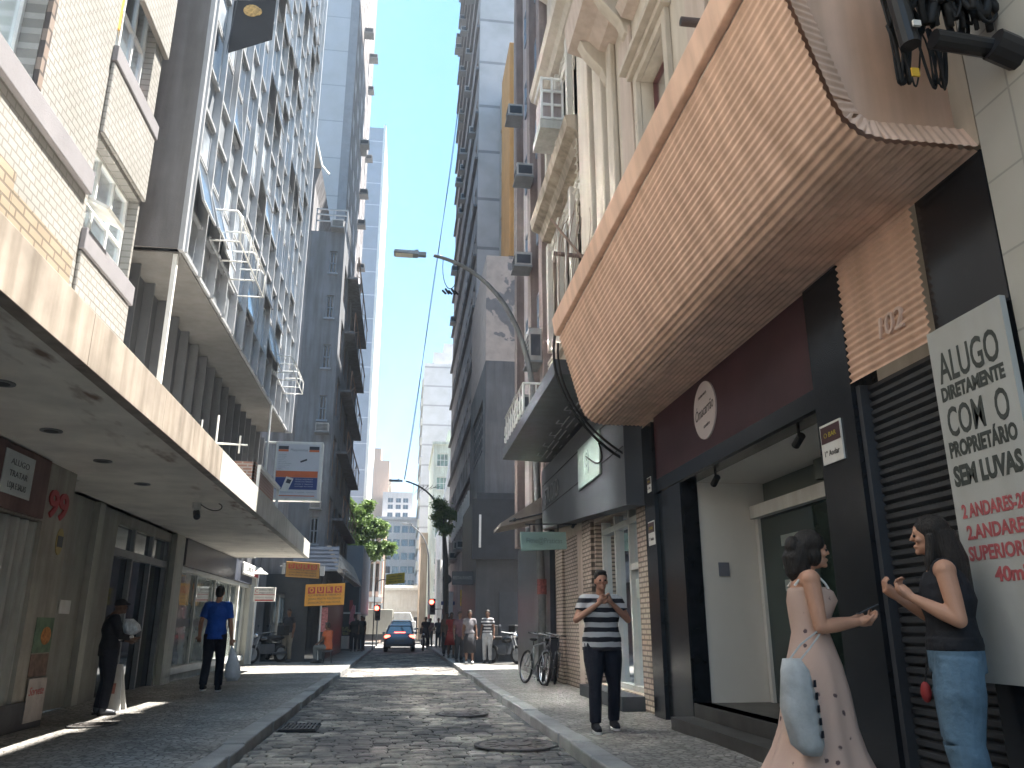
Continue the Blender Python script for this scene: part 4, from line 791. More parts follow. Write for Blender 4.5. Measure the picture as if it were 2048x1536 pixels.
# ================================================================ NEAR RIGHT: cream building with the pink canopy
PN = Pl('X', 3.6, -1)
n1 = TH('pink_canopy_building', 'cream stucco building with a ribbed pink metal canopy over black granite shopfronts', 'building', (3.6, 8, 0))
wl = [(6.2, 7.5, 8.6, 9.95), (9.4, 10.75, 8.6, 9.95), (5.0, 7.6, 6.9, 7.95), (8.45, 10.2, 6.9, 7.95), (11.0, 11.95, 6.9, 7.95), (6.2, 7.5, 12.3, 14.6), (9.4, 10.75, 12.3, 14.6)]
mb = MB(); facade(mb, PN, 4.03, 12.1, 4.3, 16.4, wl, .3); shell(mb, PN, 4.03, 12.1, 4.3, 16.4, 8); mb.build('wall', M_NCREAM, n1)
for w in (wl[0], wl[1], wl[5], wl[6]): window(n1, PN, w, .26, 1, 1, mat('wine_window_frame', (.12, .05, .05), .6), M_CGLASS, hz=[.3])
def lattice(parent, w):
    mb = MB(); d = -.2; a0, a1, z0, z1 = w; n = int((a1 - a0) / .16)
    for i in range(n + 1):
        a = a0 + (a1 - a0) * i / n
        for k in range(6):
            z = z0 + (z1 - z0) * k / 6; s = .07 * (1 if (i + k) % 2 else -1); mb.tube([PN.p(a, z, d), PN.p(a + s, z + (z1 - z0) / 12, d), PN.p(a, z + (z1 - z0) / 6, d)], .014, 4, cap=False)
    o = mb.build('iron_lattice', M_DGREY, parent); b = MB(); b.face([PN.p(a0, z0, -.29), PN.p(a1, z0, -.29), PN.p(a1, z1, -.29), PN.p(a0, z1, -.29)]); o['_o'] = parent['_o']; b.build('dark_pane', M_NGLASS, o)
for w in wl[2:5]: lattice(n1, w)
def mould(parent, name, pts, y0, y1, m, plane=PN):
    """pts (w,z) profile swept along Y"""
    mb = MB(); mb.prism([plane.p(y0, z, w) for w, z in pts], (0, y1 - y0, 0)); return mb.build(name, m, parent)
mould(n1, 'belt_moulding', [(.003, 8.02), (.12, 8.06), (.16, 8.16), (.10, 8.22), (.18, 8.3), (.22, 8.4), (.003, 8.5)], 4.1, 12.05, M_NPINK)
mould(n1, 'top_cornice', [(.003, 16), (.2, 16.1), (.35, 16.38), (.003, 16.38)], 4.1, 12.05, M_NPINK)
mould(n1, 'upper_belt', [(.003, 11.4), (.2, 11.45), (.3, 11.65), (.003, 11.8)], 4.1, 11.0, M_NPINK)
def surround(parent, w, m, e=.16, pr=.09):
    a0, a1, z0, z1 = w; mb = MB(); mb.pb(PN, a0 - e, a0, z0 - .02, z1 + e, .003, pr); mb.pb(PN, a1, a1 + e, z0 - .02, z1 + e, .003, pr); mb.pb(PN, a0, a1, z1, z1 + e, .003, pr)
    mb.pb(PN, a0 - e - .08, a1 + e + .08, z1 + e + .003, z1 + e + .12, .003, pr + .08); mb.pb(PN, a0 - e - .14, a1 + e + .14, z1 + e + .123, z1 + e + .22, .003, pr + .2)
    mb.pb(PN, a0 - e, a1 + e, z0 - .14, z0 - .023, .003, pr + .09); return mb.build('window_surround', m, parent, bevel=.012)
for w in (wl[0], wl[1], wl[5], wl[6]): surround(n1, w, M_NCREAM)
mb = MB()
for a in (5.5, 8.2, 11.4): mb.pb(PN, a - .32, a + .32, 8.51, 11.38, .003, .07)
mb.build('pink_pilaster', M_NPINK, n1, bevel=.015)
mb = MB()
for a in (7.8, 10.4): mb.pb(PN, a, a + .38, 4.9, 8.0, .003, .1)
mb.build('lower_pier', M_NCREAM, n1, bevel=.015)
# bracketed pink balcony slab high up
mould(n1, 'balcony', [(.003, 11.85), (.25, 11.9), (.45, 12.1), (.75, 12.2), (.8, 12.75), (.003, 12.75)], 10.7, 12.9, M_NPINK)
mb = MB()
for a in (11.1, 12.4):
    mb.prism([PN.p(a, 11.2, .003), PN.p(a, 11.25, .12), PN.p(a, 11.5, .2), PN.p(a, 11.85, .5), PN.p(a, 12.1, .62), PN.p(a, 12.1, .003)], (0, .25, 0))
mb.build('scroll_bracket', M_NCREAM, n1, bevel=.02)
def pipe(lb, y, z, x0, x1, r=.045, rz=0):
    t = TH('drain_spout', lb, 'pipe', (x1, y, z), 'spouts jutting from the right facades'); mb = MB(); mb.tube([(x0, y, z + rz), (x1, y, z)], r, 14); mb.build('tube', mat('brown_pipe', (.13, .09, .08), .6, .2, 6), t, smooth=False)
    mb = MB(); mb.tube([(x0 - .001, y, z + rz), (x0 + .03, y, z + rz)], r * .8, 12); mb.build('dark_bore', M_RUBBER, t)
    mb = MB(); mb.tube([(x1 - .12, y, z), (x1 - .02, y, z)], r * 1.5, 12); mb.build('wall_collar', M_NPINK, t); return t
pipe('brown drain spout above the near part of the pink canopy', 6.0, 6.86, 2.44, 3.6)
pipe('brown drain spout over the far end of the pink canopy', 12.9, 7.75, 2.5, 3.6, .04, .05)
# pink corrugated canopy: real ribs along the street
prof = [(3.6, 4.27), (2.95, 4.27), (2.80, 4.30), (2.68, 4.40), (2.61, 4.55), (2.30, 5.66)]
def ribbed(prof, pitch, amp):
    out = []; pts = [Vector((p[0], 0, p[1])) for p in prof]; seg = []; L = 0
    for a, b in zip(pts, pts[1:]): seg.append((L, a, b)); L += (b - a).length
    n = int(L / pitch) * 6
    for i in range(n + 1):
        s = L * i / n
        for l0, a, b in seg[::-1]:
            if s >= l0: break
        d = (b - a).normalized(); nr = Vector((-d.z, 0, d.x)); p = a + d * (s - l0)
        # outward = down/left
        if nr.z > 0 and abs(nr.z) > abs(nr.x): nr = -nr
        if nr.x > 0 and abs(nr.x) >= abs(nr.z): nr = -nr
        k = math.cos(2 * math.pi * s / pitch); k = math.copysign(abs(k) ** .6, k)
        p = p + nr * amp * (k * .5 + .5); out.append((p.x, p.z))
    return out
rp_ = ribbed(prof, .064, .014); Y0c, Y1c = 4.05, 11.5
mb = MB(); b0 = 0; mb.v = [(x, Y0c, z) for x, z in rp_] + [(x, 7.7, z) for x, z in rp_] + [(x, Y1c, z) for x, z in rp_]; n = len(rp_)
for r_ in range(2):
    for i in range(n - 1): mb.f.append((r_ * n + i, r_ * n + i + 1, (r_ + 1) * n + i + 1, (r_ + 1) * n + i)); mb.m.append(0)
pc = mb.build('canopy_sheet', M_PINK, n1, smooth=True)
mb = MB(); mb.hexa([(2.22, Y0c - .01, 5.67), (2.30, Y0c - .01, 5.67), (2.30, Y1c, 5.67), (2.22, Y1c, 5.67), (2.18, Y0c - .01, 5.95), (2.42, Y0c - .01, 5.95), (2.42, Y1c, 5.95), (2.18, Y1c, 5.95)]); mb.build('canopy_rim', M_PINK, n1, bevel=.015)
mb = MB()
inner = [(3.6, 4.31), (2.9, 4.31), (2.74, 4.42), (2.66, 4.58), (2.36, 5.64)]
mb.prism([(x + .03, Y0c + .16, z + .02) for x, z in inner] + [(3.6, Y0c + .16, 5.66)], (0, .04, 0)); mb.prism([(x + .03, Y1c - .1, z + .02) for x, z in inner] + [(3.6, Y1c - .1, 5.66)], (0, .04, 0)); mb.build('canopy_end_panel', M_PINK, n1)
# ribbed return strip round the near end
mb = MB(); path = [(3.6, 4.29), (2.95, 4.29), (2.82, 4.32), (2.70, 4.42), (2.63, 4.57), (2.32, 5.66)]
pts = [Vector((p[0], 0, p[1])) for p in path]; L = 0; seg = []
for a, b in zip(pts, pts[1:]): seg.append((L, a, b)); L += (b - a).length
N = int(L / .062) * 6; va = []; vb = []; Cn = Vector((3.4, 0, 5.5))
for i in range(N + 1):
    s = L * i / N
    for l0, a, b in seg[::-1]:
        if s >= l0: break
    p = a + (b - a).normalized() * (s - l0); d = (b - a).normalized(); inn = Vector((d.z, 0, -d.x))
    if inn.dot(Cn - p) < 0: inn = -inn
    k = .5 + .5 * math.cos(2 * math.pi * s / .062); q = p + inn * .20
    va.append((p.x, Y0c - .012 * k, p.z)); vb.append((q.x, Y0c + .10 - .012 * k, q.z))
mb.v = va + vb
for i in range(N): mb.f.append((i, i + 1, N + 2 + i, N + 1 + i)); mb.m.append(0)
mb.build('canopy_end_strip', M_PINK, n1, smooth=True)
mb = MB(); mb.box(2.45, 3.58, 4.4, 11.3, 5.60, 5.64); mb.build('canopy_top', M_CONC, n1)
# shopfronts under it
M_MAR = mat('maroon_panel', (.055, .022, .028), .45, .35, 1.2, bump=.1, bscale=3)
gr = [(6.37, 9.98, .42, 3.13)]
mb = MB(); facade(mb, PN, 5.76, 11.5, .13, 3.15, gr, .2); mb.pb(PN, 5.76, 6.36, 3.15, 4.26, -.2, .003); mb.pb(PN, 5.76, 6.34, .13, 4.25, .004, .05); mb.pb(PN, 10.0, 10.5, .13, 3.13, .003, .03); mb.pb(PN, 11.0, 11.48, .13, 4.2, .003, .06); mb.pb(PN, 6.37, 11.45, 3.15, 3.33, -.1, .03)
mb.build('black_granite_front', M_BLACK, n1)
mb = MB(); mb.pb(PN, 4.03, 4.72, 3.2, 4.262, -.2, .004); mb.pb(PN, 4.03, 4.72, .13, 3.2, -.2, .0); mb.build('black_granite_pier', M_BLACK, n1)
mb = MB(); mb.pb(PN, 6.36, 11.0, 3.34, 4.26, -.1, .012); mb.build('maroon_fascia', M_MAR, n1)
# ribbed pink transom over the shutter
mb = MB(); z = 3.19; k = 0
yy = [(-.0)]; va = []
N = 18 * 6
for i in range(N + 1):
    z = 3.19 + (4.265 - 3.19) * i / N; w = .03 + .012 * (1 + math.cos(2 * math.pi * (z - 3.19) / .06)); va.append((w, z))
mb.v = [PN.p(4.73, z, w) for w, z in va] + [PN.p(5.755, z, w) for w, z in va]
for i in range(N): mb.f.append((i, i + 1, N + 2 + i, N + 1 + i)); mb.m.append(0)
mb.build('pink_transom', M_PINK, n1, smooth=True)
text('house_number', '102', mat('pale_pink_number', (.66, .50, .42), .5), PN, 5.12, 3.47, .17, .30, .055, .012, n1, shear=.15)
mb = MB(); N = 44
for i in range(N):
    z = .14 + (3.17 - .14) * i / N; h = (3.17 - .14) / N
    mb.v += [PN.p(4.72, z, -.09), PN.p(5.76, z, -.09), PN.p(4.72, z + h * .35, -.06), PN.p(5.76, z + h * .35, -.06), PN.p(4.72, z + h * .8, -.06), PN.p(5.76, z + h * .8, -.06)]
for i in range(N * 3 - 1): b = i * 2; mb.f.append((b, b + 1, b + 3, b + 2)); mb.m.append(0)
mb.build('roller_shutter', mat('dark_shutter_steel', (.035, .038, .044), .42, .2, 3, spec=.5), n1)
mb = MB(); mb.pb(PN, 5.70, 5.755, .13, 3.17, -.1, .01); mb.build('shutter_guide', M_DGREY, n1)
# recessed entrance
mb = MB(); mb.box(3.62, 4.9, 10.0, 10.1, .42, 3.13); mb.build('entrance_side_wall', mat('off_white_entrance', (.74, .71, .66), .7, .05, 1), n1)
mb = MB(); mb.box(3.62, 4.8, 6.2, 10.0, 3.135, 3.25); mb.build('entrance_ceiling', mat('off_white_entrance', (.74, .71, .66), .7), n1)
mb = MB(); mb.box(3.58, 4.9, 6.3, 10.1, .13, .42); mb.box(3.28, 3.57, 6.4, 10.0, .13, .27); mb.build('step', mat('dark_step_stone', (.06, .058, .055), .5, .3, 3), n1)
mb = MB(); mb.box(4.72, 4.8, 6.2, 10.0, .42, 3.13); mb.box(4.6, 4.72, 6.3, 8.4, 2.9, 3.13); mb.build('back_wall', mat('grey_green_back', (.20, .22, .20), .7, .1, 1), n1)
mb = MB(); mb.box(4.5, 4.62, 6.2, 9.99, 2.66, 2.82); mb.box(4.56, 4.62, 9.9, 9.99, .42, 2.66); mb.build('white_door_head', M_WHITE, n1)
mb = MB(); mb.box(4.60, 4.64, 6.2, 9.9, .42, 2.66); mb.build('glass_door', glass('dark_green_glass', (.02, .035, .028), .06, .04), n1)
mb = MB()
for i, z in enumerate((2.25, 1.98, 1.72)): mb.box(4.585, 4.595, 8.9 - .1 * i, 9.35, z, z + .13)
mb.build('glass_sticker', mat('sticker_pale', (.30, .34, .32), .6), n1)
mb = MB(); mb.box(4.02, 4.16, 9.98, 9.995, 1.93, 2.1); mb.build('switch_plate', mat('plate_grey', (.20, .21, .25), .5), n1)
for (y, x) in ((9.2, 3.75), (7.0, 3.72)):
    t = TH('entrance_spotlight', 'small dark spotlight under the entrance head at its ' + ('far' if y > 8 else 'near') + ' end', 'spotlight', (x, y, 3.13)); mb = MB(); mb.tube([(x, y, 3.13), (x, y, 3.04)], .015, 6); mb.build('stem', M_RUBBER, t); mb = MB(); mb.tube([(x, y - .05, 3.05), (x, y + .09, 2.98)], .04, 10); mb.build('lamp_head', M_RUBBER, t)
# signs on this front
cs = TH('round_restaurant_sign', 'round white restaurant sign with slanted script on the maroon fascia', 'sign', PN.p(8.95, 3.84, .02))
mb = MB(); mb.disc(PN.p(8.95, 3.83, .014), .355, (-1, 0, 0), .02, 48); mb.build('disc', mat('sign_off_white', (.56, .50, .50), .6, .04), cs)
M_INK = mat('ink', (.05, .045, .05), .6); text('script', 'Ómacarrão', M_INK, PN, 8.95, 3.83, .14, .60, .036, .001, cs, shear=.35, rot=.12)
text('small_top_line', 'restaurante', M_INK, PN, 8.98, 4.03, .05, .27, .036, .001, cs, rot=.1); text('small_bottom_line', 'caseiro', M_INK, PN, 8.9, 3.64, .05, .2, .036, .001, cs, rot=.1)
def plaque(y, z, h, w, lb, t1):
    t = TH('door_plaque', lb, 'plaque', PN.p(y, z, .05)); mb = MB(); mb.pb(PN, y - w / 2, y + w / 2, z - h / 2, z + h / 2, .052, .065); mb.build('plate', M_WHITE, t)
    mb = MB(); mb.pb(PN, y - w * .46, y + w * .46, z + h * .02, z + h * .44, .0655, .069); mb.build('dark_field', M_MAR, t); text('lettering', t1, M_INK, PN, y, z - h * .25, h * .15, w * .7, .068, .001, t)
    text('lettering', 'O BAR', mat('plaque_gold', (.4, .33, .05), .5), PN, y, z + h * .2, h * .13, w * .6, .072, .001, t); return t
plaque(6.12, 2.79, .34, .33, 'maroon and white plaque on the granite pillar right of the entrance', '1º Andar')
plaque(11.2, 2.6, .34, .30, 'small maroon and white plaque low on the far granite pillar', '1º Andar'); plaque(11.2, 3.3, .22, .18, 'tiny pale plaque high on the far granite pillar', 'nº 104')
al = TH('rent_board', 'tall white ALUGO rent board with black and red lettering at right edge', 'sign', PN.p(4.38, 1, .05))
mb = MB(); mb.pb(PN, 4.03, 4.73, .98, 3.235, .03, .07); mb.build('board', mat('rent_board_white', (.44, .455, .445), .6, .06, 2, streak=.06), al)
M_BLT = mat('board_black', (.055, .065, .06), .6, .25, 20); M_RDT = mat('board_red', (.42, .10, .11), .6, .25, 20)
text('line', 'ALUGO', M_BLT, PN, 4.385, 2.945, .21, .56, .072, .001, al, bold=.004)
text('line', 'DIRETAMENTE', M_BLT, PN, 4.385, 2.775, .09, .58, .072, .001, al, bold=.006)
text('line', 'COM', M_BLT, PN, 4.49, 2.575, .20, .34, .072, .001, al, bold=.004); text('line', 'O', M_BLT, PN, 4.165, 2.575, .20, .115, .072, .001, al, bold=.004)
text('line', 'PROPRIETÁRIO', M_BLT, PN, 4.385, 2.40, .10, .60, .072, .001, al, bold=.006)
text('line', 'SEM LUVAS', M_BLT, PN, 4.385, 2.225, .125, .60, .072, .001, al, bold=.008)
for s, z, w, c in (('2 ANDARES-20', 2.00, .60, 4.385), ('2.ANDARES', 1.865, .57, 4.385), ('SUPERIORES', 1.735, .60, 4.385), ('40m²', 1.60, .30, 4.33)): text('line', s, M_RDT, PN, c, z, .085, w * .93, .072, .001, al, bold=.004)
# ---- second cream facade N2 with ornaments
n2 = TH('ornate_cream_building', 'ornate cream and white facade with mouldings, stucco panels and a grey slab awning', 'building', (3.6, 15, 0))
wl = [(a, a + .95, z, z + 2.1) for z in (8.3, 12.5) for a in (14.75, 16.2, 17.65)] + [(12.5, 13.4, 6.6, 7.9)]
mb = MB(); facade(mb, PN, 12.11, 19.0, 3.2, 16.8, wl, .32); shell(mb, PN, 12.11, 19.0, 3.2, 16.8, 8); facade(mb, PN, 16.3, 19.0, 16.8, 19.6, wl, .32); shell(mb, PN, 16.3, 19.0, 16.8, 19.6, 8); mb.build('wall', M_NCREAM, n2)
for w in wl[:6]: window(n2, PN, w, .3, 1, 1, M_DGREY, M_NGLASS, hz=[.7])
lattice(n2, wl[6])
M_STUC = mat('white_stucco', (.52, .49, .44), .8, .08, 3, .2, 50, streak=.1)
mb = MB()
for z0, z1 in ((8.0, 11.0), (12.2, 15.2)) :
    for a in (14.45, 15.82, 17.27, 18.7): mb.pb(PN, a, a + .22, z0, z1, .003, .14)
mb.build('window_jamb', M_STUC, n2, bevel=.012)
mb = MB(); mb.pb(PN, 12.12, 12.5, 8.4, 16.7, .003, .12); mb.pb(PN, 12.6, 13.2, 8.4, 16.7, .003, .2); mb.pb(PN, 13.3, 14.2, 8.4, 16.7, .003, .28); mb.build('giant_pilaster', M_NCREAM, n2, bevel=.03)
mould(n2, 'belt_cornice', [(.003, 11.15), (.22, 11.2), (.3, 11.4), (.5, 11.5), (.55, 11.75), (.003, 11.85)], 14.25, 19.0, mat('stained_cornice', (.36, .30, .235), .85, .25, 2, streak=.4))
mould(n2, 'belt_cornice', [(.003, 15.25), (.22, 15.3), (.3, 15.45), (.5, 15.55), (.55, 15.75), (.003, 15.85)], 14.25, 19.0, M_NCREAM)
mould(n2, 'roof_cornice', [(.003, 19.0), (.3, 19.2), (.5, 19.6), (.003, 19.6)], 16.35, 19.0, M_NCREAM)
mb = MB(); rr = random.Random(9)
for z in (10.5, 14.75):
    for a in (14.75, 16.2, 17.65):
        mb.pb(PN, a, a + .95, z - .04 + .0, z + .5, .003, .05)
mb.build('stucco_panel', M_STUC, n2, bevel=.01)
mb = MB()
for z in (10.75, 15.0):
    for a in (15.22, 16.67, 18.12):
        for k in range(9):
            t_ = k / 8 - .5; mb.tube([PN.p(a + t_ * .75, z, .055), PN.p(a + t_ * .75 + .06, z + .12 * math.cos(t_ * 9), .09), PN.p(a + t_ * .75 + .10, z + .02, .055)], .022, 5)
for a, z in ((14.3, 9.0), (14.3, 10.2), (14.3, 13)):
    for k in range(10): mb.tube([PN.p(a, z + k * .1, .285), PN.p(a + .1 * (-1) ** k, z + k * .1 + .05, .32), PN.p(a, z + k * .1 + .1, .285)], .018, 5)
mb.build('stucco_ornament', mat('stucco_ornament', (.50, .46, .40), .85), n2)
mb = MB()
for z in (7.55, 7.7): mb.pb(PN, 14.2, 19.0, z, z + .08, .003, .12)
mb.build('thin_belt', M_NCREAM, n2)
# grey slab awning of N2
mb = MB(); mb.hexa([(2.25, 11.7, 5.10), (3.59, 11.7, 5.10), (3.59, 18.6, 5.10), (2.25, 18.4, 5.10), (2.25, 11.7, 5.36), (3.59, 11.7, 5.36), (3.59, 18.6, 5.36), (2.25, 18.4, 5.36)]); mb.build('awning_slab', mat('grey_awning', (.10, .105, .12), .5, .12, 1.5, streak=.15), n2, bevel=.01)
mb = MB()
for i in range(5):
    y = 13.2 + i * 1.0; x = 2.95 + .04 * i
    mb.box(x, x + .02, y, y + .75, 5.085, 5.098); mb.box(x + .12, x + .14, y + .1, y + .85, 5.085, 5.098); mb.box(x - .14, x - .12, y + .3, y + .55, 5.085, 5.098); mb.box(x - .14, x, y + .55, y + .57, 5.085, 5.098); mb.box(x + .26, x + .28, y + .45, y + .7, 5.085, 5.098)
mb.build('slot_lights', mat('pale_slot', (.30, .31, .34), .6), n2)
mb = MB()
for i in range(8):
    y = 15.6 + .38 * i; mb.tube([(2.32, y, 5.36), (2.32, y, 6.1)], .014, 5)
    mb.tube([(2.32, y + .19 + .12 * math.cos(a * .5), 5.72 + .2 * math.sin(a * .5)) for a in range(13)], .011, 4)
mb.tube([(2.32, 15.5, 6.12), (2.32, 18.4, 6.12)], .025, 5); mb.tube([(2.32, 15.5, 6.12), (3.2, 15.5, 6.12)], .025, 5); mb.tube([(2.32, 15.5, 5.36), (2.32, 15.5, 6.12)], .03, 5)
for i in range(6): mb.tube([(2.45 + .14 * i, 15.5, 5.36), (2.45 + .14 * i, 15.5, 6.12)], .014, 5)
mb.build('white_railing', M_WHITE, n2)
mb = MB(); mb.box(2.95, 3.4, 12.5, 13.3, 5.37, 6.5); mb.build('dark_roof_tank', M_DGREY, n2, bevel=.03); mb = MB(); mb.tube([(2.7, 12.35, 6.95), (3.5, 12.35, 6.95)], .03, 5); mb.tube([(2.6, 12.3, 5.4), (2.6, 12.3, 8.1)], .022, 5); mb.build('white_pipe', M_WHITE, n2)
# N2 shopfront
mb = MB(); facade(mb, PN, 11.51, 19.0, .13, 3.2, [(12.15, 14.9, .34, 3.2)], .25); mb.build('brick_tile_wall', tile('peach_brick_tile', (.47, .385, .32), (.42, .33, .27), (.13, .10, .08), .24, .075, 'X', .014, .6, .8, dirt=.2), n2)
mb = MB(); mb.pb(PN, 15.0, 15.75, .13, 3.4, .003, .07); mb.pb(PN, 17.9, 18.6, .13, 3.2, .003, .06); mb.build('brick_pier', MATS['peach_brick_tile'], n2)
mb = MB(); mb.pb(PN, 15.8, 16.35, .13, 3.2, .003, .04); mb.build('smooth_pier', M_NPINK, n2)
mb = MB(); mb.hexa([PN.p(11.55, 3.05, .02), PN.p(18.9, 3.55, .02), PN.p(18.9, 3.55, .32), PN.p(11.55, 3.05, .32), PN.p(11.55, 4.95, .02), PN.p(18.9, 4.95, .02), PN.p(18.9, 4.95, .32), PN.p(11.55, 4.95, .32)]); mb.build('grey_fascia_board', mat('grey_fascia', (.085, .092, .105), .5, .1, 2), n2)
mb = MB(); mb.pb(PN, 11.6, 18.8, 3.95, 3.965, .322, .328); mb.pb(PN, 11.6, 18.8, 4.55, 4.565, .322, .328); mb.build('fascia_joint', M_RUBBER, n2)
lg = TH('mint_logo_panel', 'square mint green logo panel on the grey shop fascia', 'sign', PN.p(13.8, 4.1, .33)); mb = MB(); mb.pb(PN, 12.95, 14.65, 3.78, 4.55, .33, .36); mb.build('panel', mat('mint_panel', (.34, .44, .40), .6, .04), lg)
text('emblem', '8', mat('mint_ink', (.14, .20, .19), .6), PN, 13.9, 4.2, .28, .16, .362, .001, lg); text('emblem', '( )', MATS['mint_ink'], PN, 13.9, 4.2, .34, .38, .362, .001, lg)
text('fascia_lettering', 'STUDIO', M_MGREY, PN, 17.6, 4.2, .4, 1.6, .325, .02, n2)
sw = MB()
for a in (12.15, 13.0, 13.9, 14.82): sw.pb(PN, a, a + .08, .34, 3.2, -.22, -.12)
sw.pb(PN, 12.15, 14.9, .34, .42, -.22, -.12); sw.pb(PN, 12.15, 14.9, 2.95, 3.05, -.22, -.12); sw.pb(PN, 12.15, 13.0, 2.2, 2.3, -.22, -.13)
o = sw.build('shop_window', mat('pale_frame', (.45, .46, .44), .5), n2); o['_o'] = n2['_o']; mb = MB(); mb.face([PN.p(12.15, .34, -.2), PN.p(14.9, .34, -.2), PN.p(14.9, 3.2, -.2), PN.p(12.15, 3.2, -.2)]); mb.build('pane', glass('tinted_shop_glass', (.09, .10, .095), .10, .05), o)
mb = MB(); mb.pb(PN, 12.2, 12.95, 1.75, 2.05, -.19, -.185); mb.build('pale_sticker', mat('sticker_pale', (.3, .34, .32), .6), o)
mb = MB(); mb.pb(PN, 12.1, 15.0, .13, .33, .003, .35); mb.build('shop_step', M_DGREY, n2)
hg = TH('mint_hanging_sign', 'mint green hanging sign on a bar jutting from the peach brick wall', 'sign', (2.85, 16.5, 3.0)); PH = Pl('Y', 16.5, -1)
mb = MB(); mb.hexa([(2.42, 16.5, 2.81), (3.38, 16.5, 2.86), (3.38, 16.58, 2.86), (2.42, 16.58, 2.81), (2.40, 16.5, 3.20), (3.36, 16.5, 3.21), (3.36, 16.58, 3.21), (2.40, 16.58, 3.20)]); mb.build('board', mat('mint_board', (.25, .36, .33), .6, .05), hg, bevel=.008)
text('lettering', 'Fitne@Praticas', MATS['mint_ink'], PH, 2.9, 3.02, .11, .75, .004, .001, hg)
mb = MB(); mb.tube([(2.5, 16.54, 3.36), (3.6, 16.54, 3.38)], .014, 6); mb.tube([(3.5, 16.54, 3.3), (3.6, 16.54, 3.46)], .03, 6); mb.tube([(2.6, 16.54, 3.2), (2.6, 16.54, 3.36)], .012, 6); mb.tube([(3.2, 16.54, 3.2), (3.2, 16.54, 3.37)], .012, 6); mb.build('bracket', M_DGREY, hg)
mb = MB(); mb.ell((2.55, 16.54, 3.25), (.045, .04, .06), 10, 6); mb.build('lamp_bulb_cover', M_MGREY, hg)
aw = TH('cream_fabric_awning', 'small folded cream awning beyond the grey slab on the right', 'awning', (3.0, 19.2, 3.6)); mb = MB(); mb.hexa([(2.3, 19.1, 3.62), (3.6, 19.1, 3.9), (3.6, 20.6, 3.9), (2.3, 20.6, 3.62), (2.3, 19.1, 3.7), (3.6, 19.1, 4.55), (3.6, 20.6, 4.55), (2.3, 20.6, 3.7)]); mb.build('fabric', mat('dirty_cream_fabric', (.38, .33, .29), .85, .2, 3), aw)
mb = MB(); mb.tube([(2.5, 19.06, 3.74), (3.55, 19.06, 4.0)], .02, 5); mb.ell((2.62, 19.05, 3.78), (.05, .02, .05), 8, 5); mb.build('arm', M_DGREY, aw)
# ---------------------------------------------------------------- air conditioners
ORD = ('lowest', 'second lowest', 'third lowest', 'fourth from the bottom', 'fifth from the bottom', 'sixth from the bottom', 'seventh from the bottom', 'eighth from the bottom', 'topmost')
acp = None
def ac_unit(plane, a, z, lb, grp, w=.62, h=.42, d=.5):
    o0 = plane.p(a, z, 0); t = TH('air_conditioner', lb, 'air conditioner', o0, grp)
    mb = MB(); mb.pb(plane, a - w / 2, a + w / 2, z, z + h, .01, d); mb.build('case', mat('ac_case', (.38, .37, .36), .6, .15, 3, streak=.25), t, bevel=.012)
    mb = MB()
    for i in range(5): mb.pb(plane, a - w * .42, a + w * .42, z + h * (.14 + .15 * i), z + h * (.2 + .15 * i), d + .002, d + .012)
    mb.pb(plane, a - w / 2 - .01, a - w / 2 - .002, z + h * .15, z + h * .8, .05, d - .05); mb.build('grille', M_DGREY, t)
    mb = MB(); mb.pb(plane, a - w / 2 - .03, a + w / 2 + .03, z - .05, z - .003, .0, d + .04); mb.build('bracket', M_MGREY, t); return t
for i, (a, z) in enumerate(((21.0, 7.0), (21.0, 11.3), (20.6, 14.0), (22.6, 17.5))): ac_unit(Pl('X', 3.38, -1), a, z, ORD[i] + ' air conditioner on the brown strip building', 'air conditioners on the brown strip building')
ac_unit(Pl('X', 3.38, -1), 19.6, 7.9, 'white split air conditioner beside the lamp pole bend', None, .8, .9, .35)
rr = random.Random(21)
for i in range(34): ac_unit(PD, 37.9 + rr.random() * 17, rr.choice(fl[:15]) - .45, 'small air conditioner among many jutting from the dark tall block', 'air conditioners on the dark tall block', w=rr.uniform(.5, .8), d=rr.uniform(.3, .6))
for i in range(22): ac_unit(PT, 45.6 + rr.random() * 14, 9 + 2.7 * rr.randrange(16), 'small air conditioner among many on the street face of the lavender tower', 'air conditioners on the lavender tower', w=rr.uniform(.5, .9), d=rr.uniform(.3, .7))
for i, (x, z) in enumerate(((-3.3, 8.55), (-3.25, 17.35))): ac_unit(P31, x, z, ('air conditioner under a narrow window of the stained apartment block', 'air conditioner at the roof edge of the stained apartment block')[i], None, .5, .35, .4)
ac_unit(Pl('Y', 31.0, -1), 1e-9 - 3.35, 5.6, 'air conditioner near the lowest side window of the stained apartment block', None, .4, .3, .35)
cg = TH('air_conditioner_cage', 'white barred air conditioner cage high on the ornate cream facade', 'cage', (3.3, 17, 13.6)); mb = MB()
for z in (13.55, 13.95, 14.35, 14.72): mb.box(3.0, 3.6, 16.9, 16.94, z, z + .06)
for x in (3.0, 3.27, 3.54): mb.box(x, x + .06, 16.88, 16.9, 13.55, 14.78)
mb.box(3.0, 3.04, 16.94, 17.9, 13.55, 13.6); mb.box(3.0, 3.04, 16.94, 17.9, 14.7, 14.76); mb.build('bars', M_WHITE, cg); mb = MB(); mb.box(3.06, 3.58, 17.0, 17.9, 13.5, 14.5); mb.build('case', M_LIL, cg)
mb = MB(); mb.box(2.98, 3.6, 16.86, 18.0, 13.25, 13.49); mb.build('slab', M_CONC, cg)
